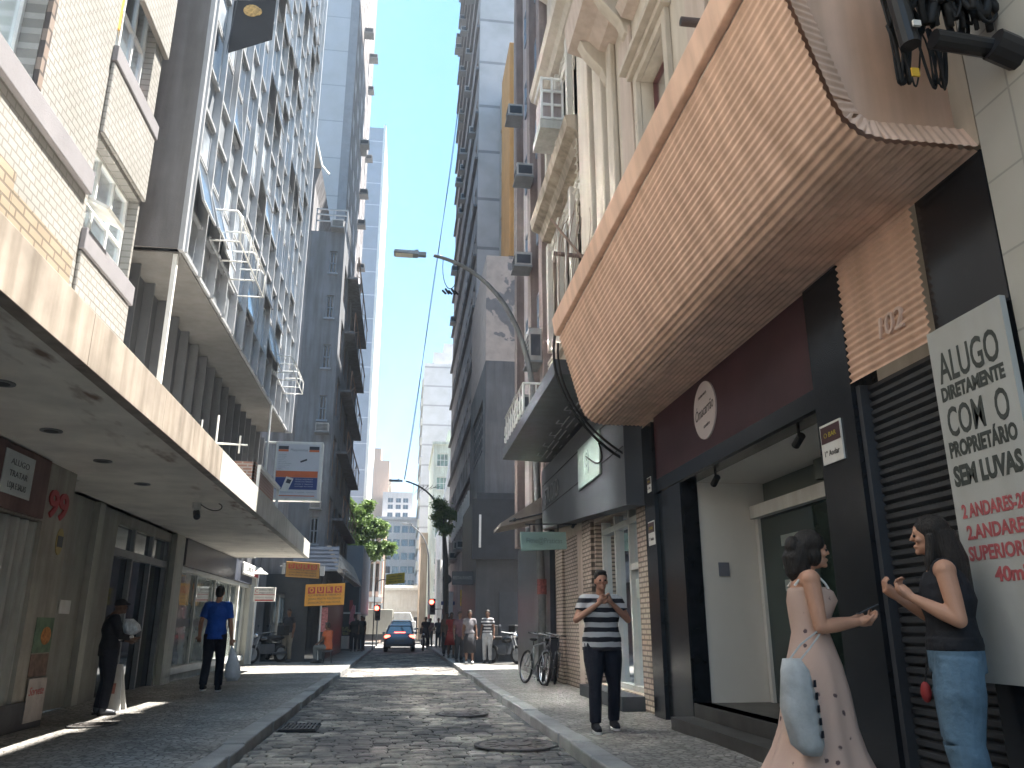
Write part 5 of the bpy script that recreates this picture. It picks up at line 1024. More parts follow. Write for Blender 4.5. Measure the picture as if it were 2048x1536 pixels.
# ================================================================ street furniture
M_POLE = mat('weathered_pole', (.20, .20, .20), .6, .2, 4, metal=.2, streak=.3)
def bez(p, n=14):
    out = []; m = len(p) - 1
    for i in range(n + 1):
        t = i / n; q = Vector((0, 0, 0))
        for k, a in enumerate(p): q += Vector(a) * (math.comb(m, k) * t ** k * (1 - t) ** (m - k))
        out.append(q)
    return out
def street_lamp(x, y, xt, zt, lb, zb=.13, zc=7.3, head=True, col=True):
    t = TH('street_lamp', lb, 'street lamp', (x, y, zb), 'curved arm street lamps'); mb = MB()
    up = [(x, y, zb), (x, y, 2.0), (x - .08, y, 4.3), (x - .2, y, zc)]
    mb.tube(up + [p for p in bez([(x - .2, y, zc), (x - .45, y, zc + 1.9), (x - 1.3, y, zt - .35), (x - 2.3, y, zt - .1), (xt + .5, y, zt)])][1:], [.10, .10, .085, .07] + [.068 - .0018 * i for i in range(14)], 12)
    mb.build('pole', M_POLE, t, smooth=True)
    mb = MB(); mb.tube([(x, y, zb), (x, y, zb + .35)], .14, 12); mb.build('base_sleeve', M_DGREY, t)
    mb = MB(); mb.tube([(x, y, 2.05), (x, y, 2.4)], .115, 12); mb.build('red_sticker_band', mat('sticker_red', (.25, .08, .07), .6, .5, 20), t)
    mb = MB(); mb.hexa([(xt - .55, y - .16, zt - .02), (xt + .1, y - .13, zt - .05), (xt + .1, y + .13, zt - .05), (xt - .55, y + .16, zt - .02), (xt - .52, y - .14, zt + .06), (xt + .08, y - .1, zt + .07), (xt + .08, y + .1, zt + .07), (xt - .52, y + .14, zt + .06)])
    mb.box(xt + .1, xt + .3, y - .07, y + .07, zt - .05, zt + .06); mb.box(xt + .0, xt + .1, y - .04, y + .04, zt + .075, zt + .13); mb.build('lamp_head', M_MGREY, t, bevel=.012)
    mb = MB(); mb.box(xt - .5, xt - .05, y - .11, y + .11, zt - .055, zt - .04); mb.build('lens', mat('lamp_lens', (.55, .52, .42), .3), t); return t
street_lamp(3.30, 19.2, -.0, 10.7, 'nearest curved street lamp arching over the road from beside the parked bicycles')
street_lamp(2.62, 50, -.5, 10.1, 'second curved street lamp farther along the right kerb', zc=7.2)
street_lamp(2.5, 74, .3, 10.4, 'faint farthest curved street lamp near the end of the street', zc=7.6)
wr = TH('overhead_cable', 'pair of overhead cables dropping from the dark block roof to the second street lamp', 'cable', (3, 50, 0)); mb = MB()
for k in (0, 1):
    mb.tube([(2.9 - 3.0 * t + .06 * k * math.sin(9 * t), 50, 39.5 - 29.3 * t - 1.0 * math.sin(math.pi * t)) for t in [i / 20 for i in range(21)]], .022, 4)
mb.build('strand', M_RUBBER, wr)
mb = MB(); rr = random.Random(4)
for k in range(6): z = 8.9 + .1 * k; mb.tube([(.5 + .3 * k, 50, 9.9), (.5 + .25 * k, 50, 9.2 + .1 * k), (.9 + .25 * k, 50, 9.8)], .02, 4)
mb.build('loose_loop', M_RUBBER, wr)
wc = TH('cable_span', 'slack cable with a knot hanging from the nearest street lamp arm', 'cable', (.9, 19.2, 9)); mb = MB()
mb.tube(bez([(.75, 19.2, 10.6), (.7, 19.2, 9.8), (.95, 19.2, 9.4), (1.25, 19.2, 9.9), (1.1, 19.2, 10.6)]), .012, 4)
for k in range(5): mb.tube([(.75 + .08 * k, 19.2, 9.72 + .05 * (k % 2)), (.85 + .08 * k, 19.2, 9.62)], .03, 5)
mb.build('strand', M_RUBBER, wc)
# cable tangle over the pink canopy's near end
ct = TH('cable_tangle', 'thick tangle of black telephone cables above the near end of the pink canopy', 'cables', (3.2, 3.8, 5.2)); rr = random.Random(12); mb = MB()
for k in range(60):
    x = 2.86 + rr.random() * .75; z = 4.72 + rr.random() * .3; y = 3.68 + rr.random() * .2
    mb.tube(bez([(x, y, z + .8), (x + rr.uniform(-.3, .3), y - rr.random() * .12, z + .3), (x + rr.uniform(-.35, .35), y - .1, z - rr.random() * .25), (x + rr.uniform(-.25, .3), y, z + rr.random() * .3), (x + rr.uniform(-.2, .4), y, z + .85)], 12), rr.choice((.009, .013, .02, .028)), 6)
for k in range(12):
    x = 2.95 + rr.random() * .32; mb.tube(bez([(x, 3.85, 5.0), (x + rr.uniform(-.1, .1), 3.8, 4.7), (x + rr.uniform(-.12, .1), 3.84, 4.3 + rr.random() * .12), (x + rr.uniform(0, .2), 3.9, 4.55), (x + .15, 3.9, 5.0)], 12), rr.choice((.006, .009, .014)), 5)
for k in range(9):
    x = 3.0 + .09 * k; mb.tube([(x, 3.7, 4.9), (x + .02, 3.68, 6.2)], rr.choice((.016, .024, .03)), 6)
mb.build('cable', M_RUBBER, ct, smooth=True)
mb = MB(); mb.tube([(2.93, 3.72, 5.3), (2.97, 3.70, 4.72)], .06, 12); mb.tube([(3.1, 3.66, 4.75), (3.5, 3.66, 4.72)], .06, 12); mb.tube([(3.46, 3.62, 4.72), (3.66, 3.62, 4.64)], .095, 12); mb.build('splice_box', mat('black_plastic', (.02, .02, .022), .35), ct, smooth=False)
mb = MB(); mb.box(2.95, 3.0, 3.615, 3.63, 4.80, 4.84); mb.build('white_tag', M_WHITE, ct); mb = MB(); mb.box(2.95, 3.0, 3.70, 3.71, 4.50, 4.56); mb.build('yellow_tag', mat('tag_yellow', (.6, .36, .03), .6), ct)
pcb = TH('drooping_cable', 'thick black cable drooping round the far end of the pink canopy', 'cable', (2.2, 11.8, 5)); mb = MB()
mb.tube(bez([(2.3, 11.7, 5.9), (2.1, 11.7, 5.2), (2.35, 11.7, 4.6), (2.9, 11.8, 3.9), (3.58, 11.8, 3.7)], 20), .022, 8); mb.tube(bez([(2.3, 11.62, 5.6), (2.25, 11.62, 5.0), (2.5, 11.7, 4.3), (3.2, 11.7, 3.9), (3.55, 11.6, 3.7)], 20), .018, 6)
mb.tube(bez([(2.9, 11.6, 4.0), (3.1, 11.9, 3.7), (3.2, 13, 3.9), (3.25, 14, 4.3)], 14), .014, 5); mb.build('strand', M_RUBBER, pcb, smooth=True)
br_ = TH('bare_branches', 'thin bare twigs and a leaning pole sprouting above the grey slab awning', 'twigs', (2.6, 12.2, 5.4)); mb = MB(); rr = random.Random(8)
mb.tube([(2.28, 12.0, 8.0), (2.9, 12.0, 7.2)], .022, 6)
for k in range(12): a = rr.random(); mb.tube(bez([(2.4 + a * .5, 12.1, 5.9), (2.3 + a * .3, 12.1, 6.8), (2.2 + a * .9, 12.1, 7.4 + rr.random() * .6), (2.5 + a * .5, 12.1, 8.0 + rr.random() * .5)], 8), .007, 4)
mb.build('twig', M_FRAMEB, br_)
# ---- manhole covers, drain
def manhole(x, y, r, z, lb, m):
    t = TH('manhole_cover', lb, 'manhole cover', (x, y, z), 'round manhole covers'); mb = MB(); mb.disc((x, y, z), r, (0, 0, 1), .012, 40); mb.disc((x, y, z + .0125), r * .42, (0, 0, 1), .006, 28)
    for k in range(12):
        a = 2 * math.pi * k / 12; mb.hexa([(x + math.cos(a + s) * q, y + math.sin(a + s) * q, z + .0125 + h) for h in (0, .006) for (q, s) in ((r * .55, -.06), (r * .85, -.04), (r * .85, .04), (r * .55, .06))])
    mb.build('plate', m, t); mb = MB(); n = 40
    for k in range(n):
        a, b = 2 * math.pi * k / n, 2 * math.pi * (k + 1) / n; mb.hexa([(x + math.cos(c) * q, y + math.sin(c) * q, z + h) for h in (0, .014) for (q, c) in ((r * 1.01, a), (r * 1.14, a), (r * 1.14, b), (r * 1.01, b))])
    mb.build('rim', M_KERBD, t)
M_IRON = mat('worn_iron', (.11, .10, .095), .5, .3, 12, metal=.5)
manhole(1.36, 9.75, .42, .022, 'large iron manhole cover in the road near the right kerb at the bottom', M_IRON); manhole(1.0, 13.2, .36, .022, 'farther iron manhole cover in the road', M_IRON); manhole(-3.75, 11.3, .26, .135, 'small dark manhole cover in the left pavement', M_IRON)
dg = TH('drain_grate', 'iron slotted drain grate in the road by the left kerb', 'drain', (-1.26, 11.8, .02)); mb = MB()
for i in range(9): mb.box(-1.5 + .05 * i + .005, -1.5 + .05 * i + .03, 11.45, 12.2, .018, .035)
for y in (11.45, 11.8, 12.17): mb.box(-1.52, -1.04, y, y + .03, .016, .038)
mb.build('bars', M_IRON, dg); mb = MB(); mb.box(-1.53, -1.03, 11.42, 12.23, .005, .016); mb.build('pit', M_RUBBER, dg)
# ---- security camera under canopy
sc_ = TH('security_camera', 'small white security camera and wire under the left canopy', 'security camera', (-3.45, 13.9, 3.3)); mb = MB(); mb.tube([(-3.45, 13.9, 3.3), (-3.45, 13.9, 3.2)], .07, 10); mb.tube([(-3.45, 13.9, 3.22), (-3.42, 13.8, 3.1)], .035, 8); mb.build('mount', M_WHITE, sc_); mb = MB(); mb.tube([(-3.44, 13.88, 3.14), (-3.38, 13.7, 3.04)], .055, 10); mb.build('lens_barrel', M_DGREY, sc_); mb = MB(); mb.tube(bez([(-3.4, 13.9, 3.28), (-3.1, 13.9, 3.05), (-2.95, 13.9, 3.25), (-3.1, 13.9, 3.29)]), .008, 5); mb.build('wire', M_RUBBER, sc_)
pl_ = TH('pendant_lamp', 'pale saucer shaped lamp hanging past the far end of the left canopy', 'lamp', (-4.35, 26, 2.9)); mb = MB(); mb.tube([(-4.35, 26, 2.88), (-4.35, 26, 2.98), (-4.35, 26, 3.06)], [.26, .1, .03], 14); mb.build('shade', M_WHITE, pl_); mb = MB(); mb.tube([(-4.35, 26, 3.05), (-4.35, 26, 3.4)], .01, 4); mb.build('cord', M_RUBBER, pl_)
ab = TH('floor_sign', 'narrow white floor sign standing on the pavement behind the dark clad man', 'floor sign', (-4.12, 13.0, .14)); mb = MB(); mb.hexa([(-4.36, 13.02, .14), (-3.96, 13.0, .14), (-3.96, 13.03, .14), (-4.36, 13.05, .14), (-4.12, 13.12, .78), (-4.05, 13.12, .78), (-4.05, 13.14, .78), (-4.12, 13.14, .78)]); mb.build('front_board', M_WHITE, ab, bevel=.005)
mb = MB(); mb.hexa([(-4.36, 13.28, .14), (-3.96, 13.26, .14), (-3.96, 13.29, .14), (-4.36, 13.31, .14), (-4.12, 13.145, .78), (-4.05, 13.145, .78), (-4.05, 13.165, .78), (-4.12, 13.165, .78)]); mb.build('back_board', M_WHITE, ab); mb = MB(); mb.hexa([(-4.24, 13.03, .38), (-4.08, 13.03, .38), (-4.08, 13.035, .38), (-4.24, 13.035, .38), (-4.2, 13.06, .52), (-4.08, 13.06, .52), (-4.08, 13.065, .52), (-4.2, 13.065, .52)]); mb.build('faded_red_print', mat('faded_red_print', (.45, .2, .17), .7, .3, 20), ab)
# ---- traffic lights and signs
M_LAMP = mat('red_signal', (.5, .02, .02), .4, emit=((1, .05, .03), 5.0))
def traffic(x, y, z, lb, pole=True, arm=None):
    t = TH('traffic_light', lb, 'traffic light', (x, y, .1), 'traffic lights showing red'); mb = MB(); mb.box(x - .18, x + .18, y, y + .2, z - .75, z + .25); mb.build('housing', M_DGREY, t, bevel=.02)
    mb = MB(); mb.disc((x - .07, y - .01, z + .04), .14, (0, -1, 0), .02, 16); mb.build('red_lens', M_LAMP, t); mb = MB(); mb.disc((x, y - .005, z - .25), .1, (0, -1, 0), .01, 12); mb.disc((x, y - .005, z - .52), .1, (0, -1, 0), .01, 12); mb.build('dark_lens', M_RUBBER, t)
    mb = MB(); mb.tube([(x, y + .1, .1), (x, y + .1, z - .75)] if arm is None else [(arm, y + .1, .1), (arm, y + .1, z - .4), (x, y + .1, z - .4)], .05, 6); mb.build('post', M_MGREY, t)
traffic(-1.52, 56, 2.5, 'red traffic light on its own post left of the silver car'); traffic(2.05, 54, 2.85, 'larger red traffic light on an arm at the right corner', arm=2.7)
st = TH('street_sign_post', 'dark post with a round sign and blue street name plates at the far right corner', 'sign', (2.62, 48, .13)); mb = MB(); mb.tube([(2.62, 48, .13), (2.62, 48, 4.3)], .05, 8); mb.build('post', M_DGREY, st); mb = MB(); mb.disc((2.62, 47.93, 4.0), .27, (0, -1, 0), .03, 20); mb.build('round_plate', M_DGREY, st); mb = MB(); mb.box(2.3, 3.1, 47.9, 47.93, 2.55, 2.75); mb.build('blue_plate', M_NV, st)
mb = MB(); mb.box(2.75, 2.98, 47.8, 47.85, 1.8, 3.3); mb.build('white_plate', M_WHITE, st)
yb = TH('yellow_banner', 'yellow lettered banner sign on a hooked arm over the road in the distance', 'sign', (-.35, 46, 3.6)); mb = MB(); mb.hexa([(-.88, 46, 3.58), (.16, 46, 3.68), (.16, 46.08, 3.68), (-.88, 46.08, 3.58), (-.88, 46, 4.12), (.14, 46, 4.25), (.14, 46.08, 4.25), (-.88, 46.08, 4.12)]); mb.build('board', mat('banner_yellow', (.80, .52, .05), .6, .1, 4), yb); P46 = Pl('Y', 46, -1)
for i, s in enumerate(('COMPRO OURO', 'PAGO MAIS', 'SALA 201')): text('lettering', s, M_DGREY, P46, -.36, 4.03 - .14 * i, .08, .75, .004, .001, yb, rot=.1)
mb = MB(); mb.tube([(-1.45, 46.04, 2.6), (-1.45, 46.04, 3.4)] + [tuple(p) for p in bez([(-1.45, 46.04, 3.4), (-1.4, 46.04, 3.9), (-.9, 46.04, 3.85)], 6)], .025, 5); mb.tube([(-1.45, 46.04, .13), (-1.45, 46.04, 2.6)], .03, 5); mb.build('hook_arm', M_DGREY, yb)
y2 = TH('yellow_corner_sign', 'small yellow sign behind the crowd at the far right corner', 'sign', (3.0, 52, 1.6)); mb = MB(); mb.box(2.85, 3.14, 40, 40.1, 2.3, 3.05); mb.build('board', MATS['banner_yellow'], y2); mb = MB(); mb.box(2.9, 3.1, 39.985, 39.998, 2.5, 2.55); mb.box(2.9, 3.1, 39.985, 39.998, 2.7, 2.75); mb.build('dark_line', M_DGREY, y2)
pk = TH('pink_banner', 'pink upright banner at the corner beyond the orange shirted person', 'banner', (-2.55, 43.5, .13)); mb = MB(); mb.prism([(-2.62, 43.5, 1.5), (-2.42, 43.5, 1.3), (-2.33, 43.5, 1.5), (-2.33, 43.5, 2.35), (-2.45, 43.5, 2.45), (-2.58, 43.5, 2.1)], (0, .03, 0)); mb.build('cloth', mat('pink_cloth', (.65, .25, .30), .7, .15, 10), pk); mb = MB(); mb.tube([(-2.33, 43.52, .13), (-2.33, 43.52, 2.4)], .02, 5); mb.build('mast', M_WHITE, pk)
kb = TH('pavement_stall', 'small stall of white and dark goods on the left pavement corner', 'stall', (-2.7, 42, .13)); mb = MB(); mb.box(-2.95, -2.5, 42, 42.5, .3, .9); rr = random.Random(3); mb.build('white_crate', M_WHITE, kb); mb = MB()
for k in range(14): a = rr.uniform(-2.9, -2.55); z = rr.uniform(.92, 1.3); mb.box(a, a + .12, 42, 42.2, z, z + .09)
mb.build('goods', mat('mixed_goods', (.35, .33, .18), .7, .8, 25), kb, )
rp2 = TH('red_price_board', 'tall red and white price board at the doorway edge of the stained apartment block', 'board', (-2.7, 30.7, .3)); mb = MB(); mb.box(-2.84, -2.62, 30.70, 30.74, 1.15, 2.0); mb.build('board', mat('red_white_print', (.5, .2, .2), .7, .5, 22), rp2); mb = MB(); mb.box(-2.9, -2.85, 30.70, 30.76, .13, 2.1); mb.build('post', M_WHITE, rp2)
# truck crossing the far street
tk = TH('box_truck', 'beige box truck crossing the far junction behind the traffic light', 'truck', (-1.8, 61, .02)); mb = MB(); mb.box(-3.4, -.55, 60, 62.3, .85, 2.55); mb.build('cargo_box', mat('beige_truck_box', (.42, .41, .36), .6, .06, 2, streak=.15), tk, bevel=.04)
mb = MB(); mb.box(-.5, 1.1, 60.1, 62.2, .5, 1.75); mb.prism([(-.5, 60.15, 1.75), (.95, 60.15, 1.75), (.7, 60.15, 2.35), (-.5, 60.15, 2.35)], (0, 2, 0)); mb.build('cab', M_WHITE, tk, bevel=.05); mb = MB(); mb.box(-3.4, 1.0, 60.2, 62.1, .45, .84); mb.build('chassis', M_DGREY, tk)
for x in (-2.9, .45):
    for y in (60.1, 62.0): mb = MB(); mb.disc((x, y, .45), .43, (0, -1, 0), .22, 18); mb.build('wheel', M_RUBBER, tk)
# ---- cars
def car(x, y, lb, body, W_=1.72, L_=4.2, H_=1.45, lit=True):
    t = TH('sedan_car', lb, 'car', (x, y, .02)); w = W_ / 2; z = lambda q: .02 + q * H_ / 1.45
    sec = [(0, .86, .42, .82), (.15, .93, .30, .98), (.7, .97, .28, 1.02), (1.6, 1, .26, .97), (3.2, 1, .26, .93), (3.9, .95, .3, .80), (4.2, .86, .40, .68)]
    mb = MB(); n = 12
    for (q, s, zb, zt) in sec:
        yy = y + q * L_ / 4.2
        for k in range(n):
            a = 2 * math.pi * k / n + math.pi / n; cx = math.cos(a); cz = math.sin(a); e = .35
            px = math.copysign(abs(cx) ** e, cx) * w * s * (1 - .07 * max(0, cz)); pz = (zb + zt) / 2 + math.copysign(abs(cz) ** .5, cz) * (zt - zb) / 2
            mb.v.append((x + px, yy, z(pz)))
    for i in range(len(sec) - 1):
        for k in range(n): a = i * n + k; b = i * n + (k + 1) % n; mb.f.append((a, b, b + n, a + n)); mb.m.append(0)
    mb.f.append(tuple(range(n))); mb.m.append(0); mb.f.append(tuple(range((len(sec) - 1) * n, len(sec) * n))); mb.m.append(0)
    mb.build('body', body, t, smooth=True, bevel=.01)
    def cab(q0, q1, q2, q3, s0, s1, z0, z1, m, nm, ex=0):
        mb = MB(); mb.hexa([(x - w * s0, y + q0, z(z0)), (x + w * s0, y + q0, z(z0)), (x + w * s0, y + q3, z(z0)), (x - w * s0, y + q3, z(z0)), (x - w * s1, y + q1, z(z1)), (x + w * s1, y + q1, z(z1)), (x + w * s1, y + q2, z(z1)), (x - w * s1, y + q2, z(z1))]); mb.build(nm, m, t, bevel=.05)
    cab(.55, 1.12, 2.35, 3.1, .88, .70, .95, 1.38, M_DGLASS, 'glasshouse'); cab(1.05, 1.2, 2.3, 2.42, .72, .66, 1.375, 1.45, body, 'roof')
    for s in (-1, 1):
        mb = MB(); mb.tube([(x + s * w * .87, y + .56, z(.97)), (x + s * w * .71, y + 1.12, z(1.40))], .035, 6); mb.build('rear_pillar', body, t)
        mb = MB(); mb.ell((x + s * w * .76, y + .07, z(.80)), (w * .22, .08, .10), 12, 8); mb.build('tail_light', mat('tail_light_red', (.5, .02, .02), .3, emit=((1, .08, .05), 2.4)) if lit else M_RED, t, smooth=True)
        mb = MB(); mb.ell((x + s * w * 1.07, y + 2.75, z(.98)), (.09, .07, .07), 10, 6); mb.build('mirror', body, t, smooth=True)
        for q in (.75, 3.35):
            mb = MB(); mb.tube([(x + s * (w - .22), y + q, .33), (x + s * (w - .01), y + q, .33)], .31, 20); o = mb.build('wheel', M_RUBBER, t); o['_o'] = t['_o']; mb = MB(); mb.tube([(x + s * (w - .03), y + q, .33), (x + s * (w + .005), y + q, .33)], .19, 16); mb.build('rim', M_MGREY, o)
    if lit: mb = MB(); mb.box(x - .3, x + .3, y + .62, y + .66, z(1.0), z(1.04)); mb.build('brake_strip', MATS['tail_light_red'], t)
    mb = MB(); mb.box(x - w * .9, x + w * .9, y - .04, y + .1, z(.28), z(.40)); mb.build('bumper_insert', M_DGREY, t, bevel=.02); mb = MB(); mb.box(x - .26, x + .26, y - .035, y - .01, z(.52), z(.63)); mb.build('licence_plate', M_MGREY, t); return t
car(0.0, 46, 'silver blue sedan with glowing brake lights waiting in the road ahead', mat('silver_blue_paint', (.16, .21, .28), .3, .04, 2, metal=.5, spec=.6))
car(.08, 53.5, 'white car standing in the sun in front of the silver blue sedan', mat('white_car_paint', (.7, .7, .7), .3, .03, 2, spec=.6), H_=1.75, lit=False)
# ---- bicycles
def wheel(mb, c, r, ax, t=.02, spokes=14):
    c = Vector(c); ax = Vector(ax).normalized(); u = Vector((0, 0, 1)); w = ax.cross(u).normalized()
    mb.tube([c + (u * math.cos(a) + w * math.sin(a)) * r for a in [2 * math.pi * k / 24 for k in range(25)]], t, 6, cap=False)
def bicycle(x, y, rz, lb, col, steer=0):
    t = thing('bicycle', lb, 'bicycle', (x, y, .135), 'bicycles leaning together by the lamp pole', rz); t.rotation_euler = (0, R(7), rz)
    # local: front toward -Y
    for (yy, nm) in ((-.52, 'wheel'), (.52, 'wheel')):
        mb = MB(); wheel(mb, (0, yy, .34), .33, (1, 0, 0), .024); o = mb.build(nm, M_RUBBER, t, smooth=True)
        mb = MB(); wheel(mb, (0, yy, .34), .295, (1, 0, 0), .009)
        for k in range(14): a = 2 * math.pi * k / 14; mb.tube([(0, yy, .34), (0, yy + .29 * math.cos(a), .34 + .29 * math.sin(a))], .0025, 3)
        mb.tube([(-.05, yy, .34), (.05, yy, .34)], .02, 6); mb.build('rim', M_CHROME, o)
    mb = MB(); bb_, sd, hd, hl, ra = (0, .1, .3), (0, .22, .78), (0, -.34, .86), (0, -.38, .7), (0, .52, .34)
    for a, b in ((bb_, sd), (sd, hd), (bb_, hl), (hd, hl)): mb.tube([a, b], .018, 6)
    for s in (-.05, .05): mb.tube([(s * .3, .22, .72), (s, .52, .34)], .01, 5); mb.tube([(s * .3, .1, .3), (s, .52, .34)], .01, 5); mb.tube([(s, -.4, .66), (s, -.52, .34)], .013, 5)
    mb.build('frame', col, t, smooth=True)
    mb = MB(); mb.tube([(0, -.34, .86), (0, -.32, 1.0)], .014, 6); mb.tube([(-.3, -.24, 1.03), (-.2, -.32, 1.02), (0, -.35, 1.0), (.2, -.32, 1.02), (.3, -.24, 1.03)], .013, 6); mb.build('handlebar', M_CHROME, t, smooth=True)
    mb = MB(); mb.tube([(-.34, -.2, 1.03), (-.24, -.28, 1.03)], .018, 6); mb.tube([(.34, -.2, 1.03), (.24, -.28, 1.03)], .018, 6); mb.build('grip', M_RUBBER, t)
    mb = MB(); mb.ell((0, .27, .92), (.075, .14, .035), 10, 6); mb.tube([(0, .22, .78), (0, .25, .9)], .013, 5); mb.build('saddle', M_RUBBER, t, smooth=True)
    mb = MB(); mb.disc((.03, .1, .3), .09, (1, 0, 0), .008, 16); mb.tube([(.05, .1, .3), (.06, .12, .14)], .01, 5); mb.tube([(-.05, .1, .3), (-.06, .08, .46)], .01, 5); mb.box(.05, .13, .08, .16, .12, .14); mb.box(-.13, -.05, .04, .12, .45, .47); mb.build('crank', M_MGREY, t); return t
bicycle(2.90, 18.0, R(14), 'leftmost bicycle of the group with a pale front rim', M_MGREY); bicycle(3.10, 17.9, R(-4), 'black middle bicycle of the group facing the camera', M_DGREY); bicycle(3.42, 18.4, R(-10), 'rightmost bicycle of the group against the brick pier', M_DGREY)
bx = TH('delivery_basket', 'dark carrier crate strapped on the rightmost bicycle', 'crate', (3.42, 18.6, .9)); mb = MB(); mb.box(3.25, 3.58, 18.45, 18.8, .72, 1.05); mb.build('crate_body', M_DGREY, bx, bevel=.02); mb = MB(); mb.box(3.23, 3.60, 18.43, 18.82, 1.053, 1.08); mb.build('crate_lid', M_RUBBER, bx)
def motorbike(x, y, rz, lb):
    t = thing('motorbike', lb, 'motorbike', (x, y, .135), 'parked motorbikes', rz)
    for yy in (-.62, .62):
        mb = MB(); wheel(mb, (0, yy, .3), .25, (1, 0, 0), .055); o = mb.build('wheel', M_RUBBER, t, smooth=True); mb = MB(); mb.disc((-.03, yy, .3), .2, (1, 0, 0), .06, 14); mb.build('hub', M_MGREY, o)
    mb = MB(); mb.ell((0, -.1, .78), (.14, .28, .13), 12, 8); mb.build('fuel_tank', M_BLACK, t, smooth=True); mb = MB(); mb.ell((0, .38, .82), (.13, .38, .07), 12, 6); mb.build('seat', M_RUBBER, t, smooth=True)
    mb = MB(); mb.box(-.12, .12, -.2, .25, .3, .62); mb.tube([(.12, .1, .3), (.14, .75, .34)], .045, 8); mb.build('engine', M_DGREY, t, bevel=.03)
    mb = MB(); mb.tube([(-.06, -.62, .3), (-.05, -.38, .9)], .025, 6); mb.tube([(.06, -.62, .3), (.05, -.38, .9)], .025, 6); mb.tube([(-.34, -.2, 1.02), (-.1, -.35, .98), (.1, -.35, .98), (.34, -.2, 1.02)], .016, 6); mb.build('fork_and_bars', M_MGREY, t)
    mb = MB(); mb.ell((0, -.52, .9), (.09, .08, .09), 10, 8); mb.build('headlight', M_CHROME, t, smooth=True); mb = MB(); mb.tube([(-.3, -.2, 1.0), (-.34, -.16, 1.2)], .008, 4); mb.ell((-.36, -.15, 1.22), (.06, .015, .04), 8, 5); mb.tube([(.3, -.2, 1.0), (.34, -.16, 1.2)], .008, 4); mb.ell((.36, -.15, 1.22), (.06, .015, .04), 8, 5); mb.build('mirror', M_DGREY, t); mb = MB(); mb.box(-.2, .2, .55, .95, .9, 1.25); mb.build('top_box', M_RUBBER, t, bevel=.03); return t
motorbike(3.55, 28.2, R(35), 'black motorbike with a shiny headlight parked at the foot of the peeling building'); motorbike(4.3, 27.8, R(25), 'second black motorbike deeper in the shade beside the brown strip building'); motorbike(-4.5, 29.6, R(-40), 'dark motorbike parked by the black stone front on the left')
mb_ = thing('motorbike', 'dark motorbike and rider shape waiting right of the silver blue car', 'motorbike', (1.35, 48, .02), 'parked motorbikes')
src = [o for o in bpy.data.objects if o.name.startswith('motorbike') and o.get('label', '').startswith('second black')][0]
for ch in list(src.children): copy_tree(ch, mb_)
# ---- trees
def leaf_mat(name, c1, c2):
    m = bpy.data.materials.new(name); m.use_nodes = True; t = m.node_tree; L = t.links.new; b = t.nodes['Principled BSDF']; b.inputs['Roughness'].default_value = .55
    a = _n(t, 'ShaderNodeAttribute'); a.attribute_name = 'rnd'; r = _n(t, 'ShaderNodeValToRGB'); r.color_ramp.elements[0].color = (*c1, 1); r.color_ramp.elements[1].color = (*c2, 1); L(a.outputs['Fac'], r.inputs[0]); L(r.outputs[0], b.inputs['Base Color'])
    tr = _n(t, 'ShaderNodeBsdfTranslucent'); L(r.outputs[0], tr.inputs[0]); mx = _n(t, 'ShaderNodeMixShader'); mx.inputs[0].default_value = .3; L(b.outputs[0], mx.inputs[1]); L(tr.outputs[0], mx.inputs[2]); L(mx.outputs[0], t.nodes['Material Output'].inputs[0]); return m
M_LEAF = leaf_mat('leaf_green', (.05, .10, .03), (.20, .30, .08)); M_BARK = mat('bark', (.09, .07, .055), .9, .3, 8, .6, 20)
def tree(loc, lb, clumps, nl, ls, trunk, seed, cat='tree', nm='street_tree'):
    t = TH(nm, lb, cat, loc); rr = random.Random(seed); v = []; f = []; at = []; q = []
    for (c, r) in clumps:
        for k in range(max(4, int(9 * r))):
            d = Vector((rr.gauss(0, 1), rr.gauss(0, 1), rr.gauss(0, 1))).normalized() * r * (.45 + .6 * rr.random()); q.append((Vector(c) + Vector((d.x, d.y, d.z * .8)), rr.uniform(.22, .42) * (.6 + .4 * r), rr.random()))
    for i in range(nl):
        c, r, s = rr.choice(q); d = Vector((rr.gauss(0, 1), rr.gauss(0, 1), rr.gauss(0, .7))) * r * .6; p = c + d
        n = Vector((rr.gauss(0, 1), rr.gauss(0, 1), rr.gauss(.7, 1))).normalized(); u = n.orthogonal().normalized(); w = n.cross(u); a = rr.random() * 6.3; u, w = u * math.cos(a) + w * math.sin(a), w * math.cos(a) - u * math.sin(a); l = ls * rr.uniform(.6, 1.3); b = len(v)
        v += [p - u * l, p + w * l * .45, p + u * l, p - w * l * .45]; f.append((b, b + 1, b + 2, b + 3)); at.append(min(1, max(0, .15 + s * .6 + rr.random() * .35)))
    o = Vector(loc); me = bpy.data.meshes.new('crown'); me.from_pydata([tuple(Vector(p) - o) for p in v], [], f); me.materials.append(M_LEAF); x = me.attributes.new('rnd', 'FLOAT', 'FACE'); x.data.foreach_set('value', at)
    c = bpy.data.objects.new('crown', me); COL.objects.link(c); c.parent = t
    mb = MB(); mb.tube(trunk, [.16 - .1 * i / len(trunk) for i in range(len(trunk))], 8)
    for (c, r) in clumps: mb.tube(bez([trunk[-1], tuple((Vector(trunk[-1]) + Vector(c)) / 2 + Vector((0, 0, -.3))), c], 5), [.07, .06, .05, .04, .03, .02], 5)
    mb.build('trunk', M_BARK, t); return t
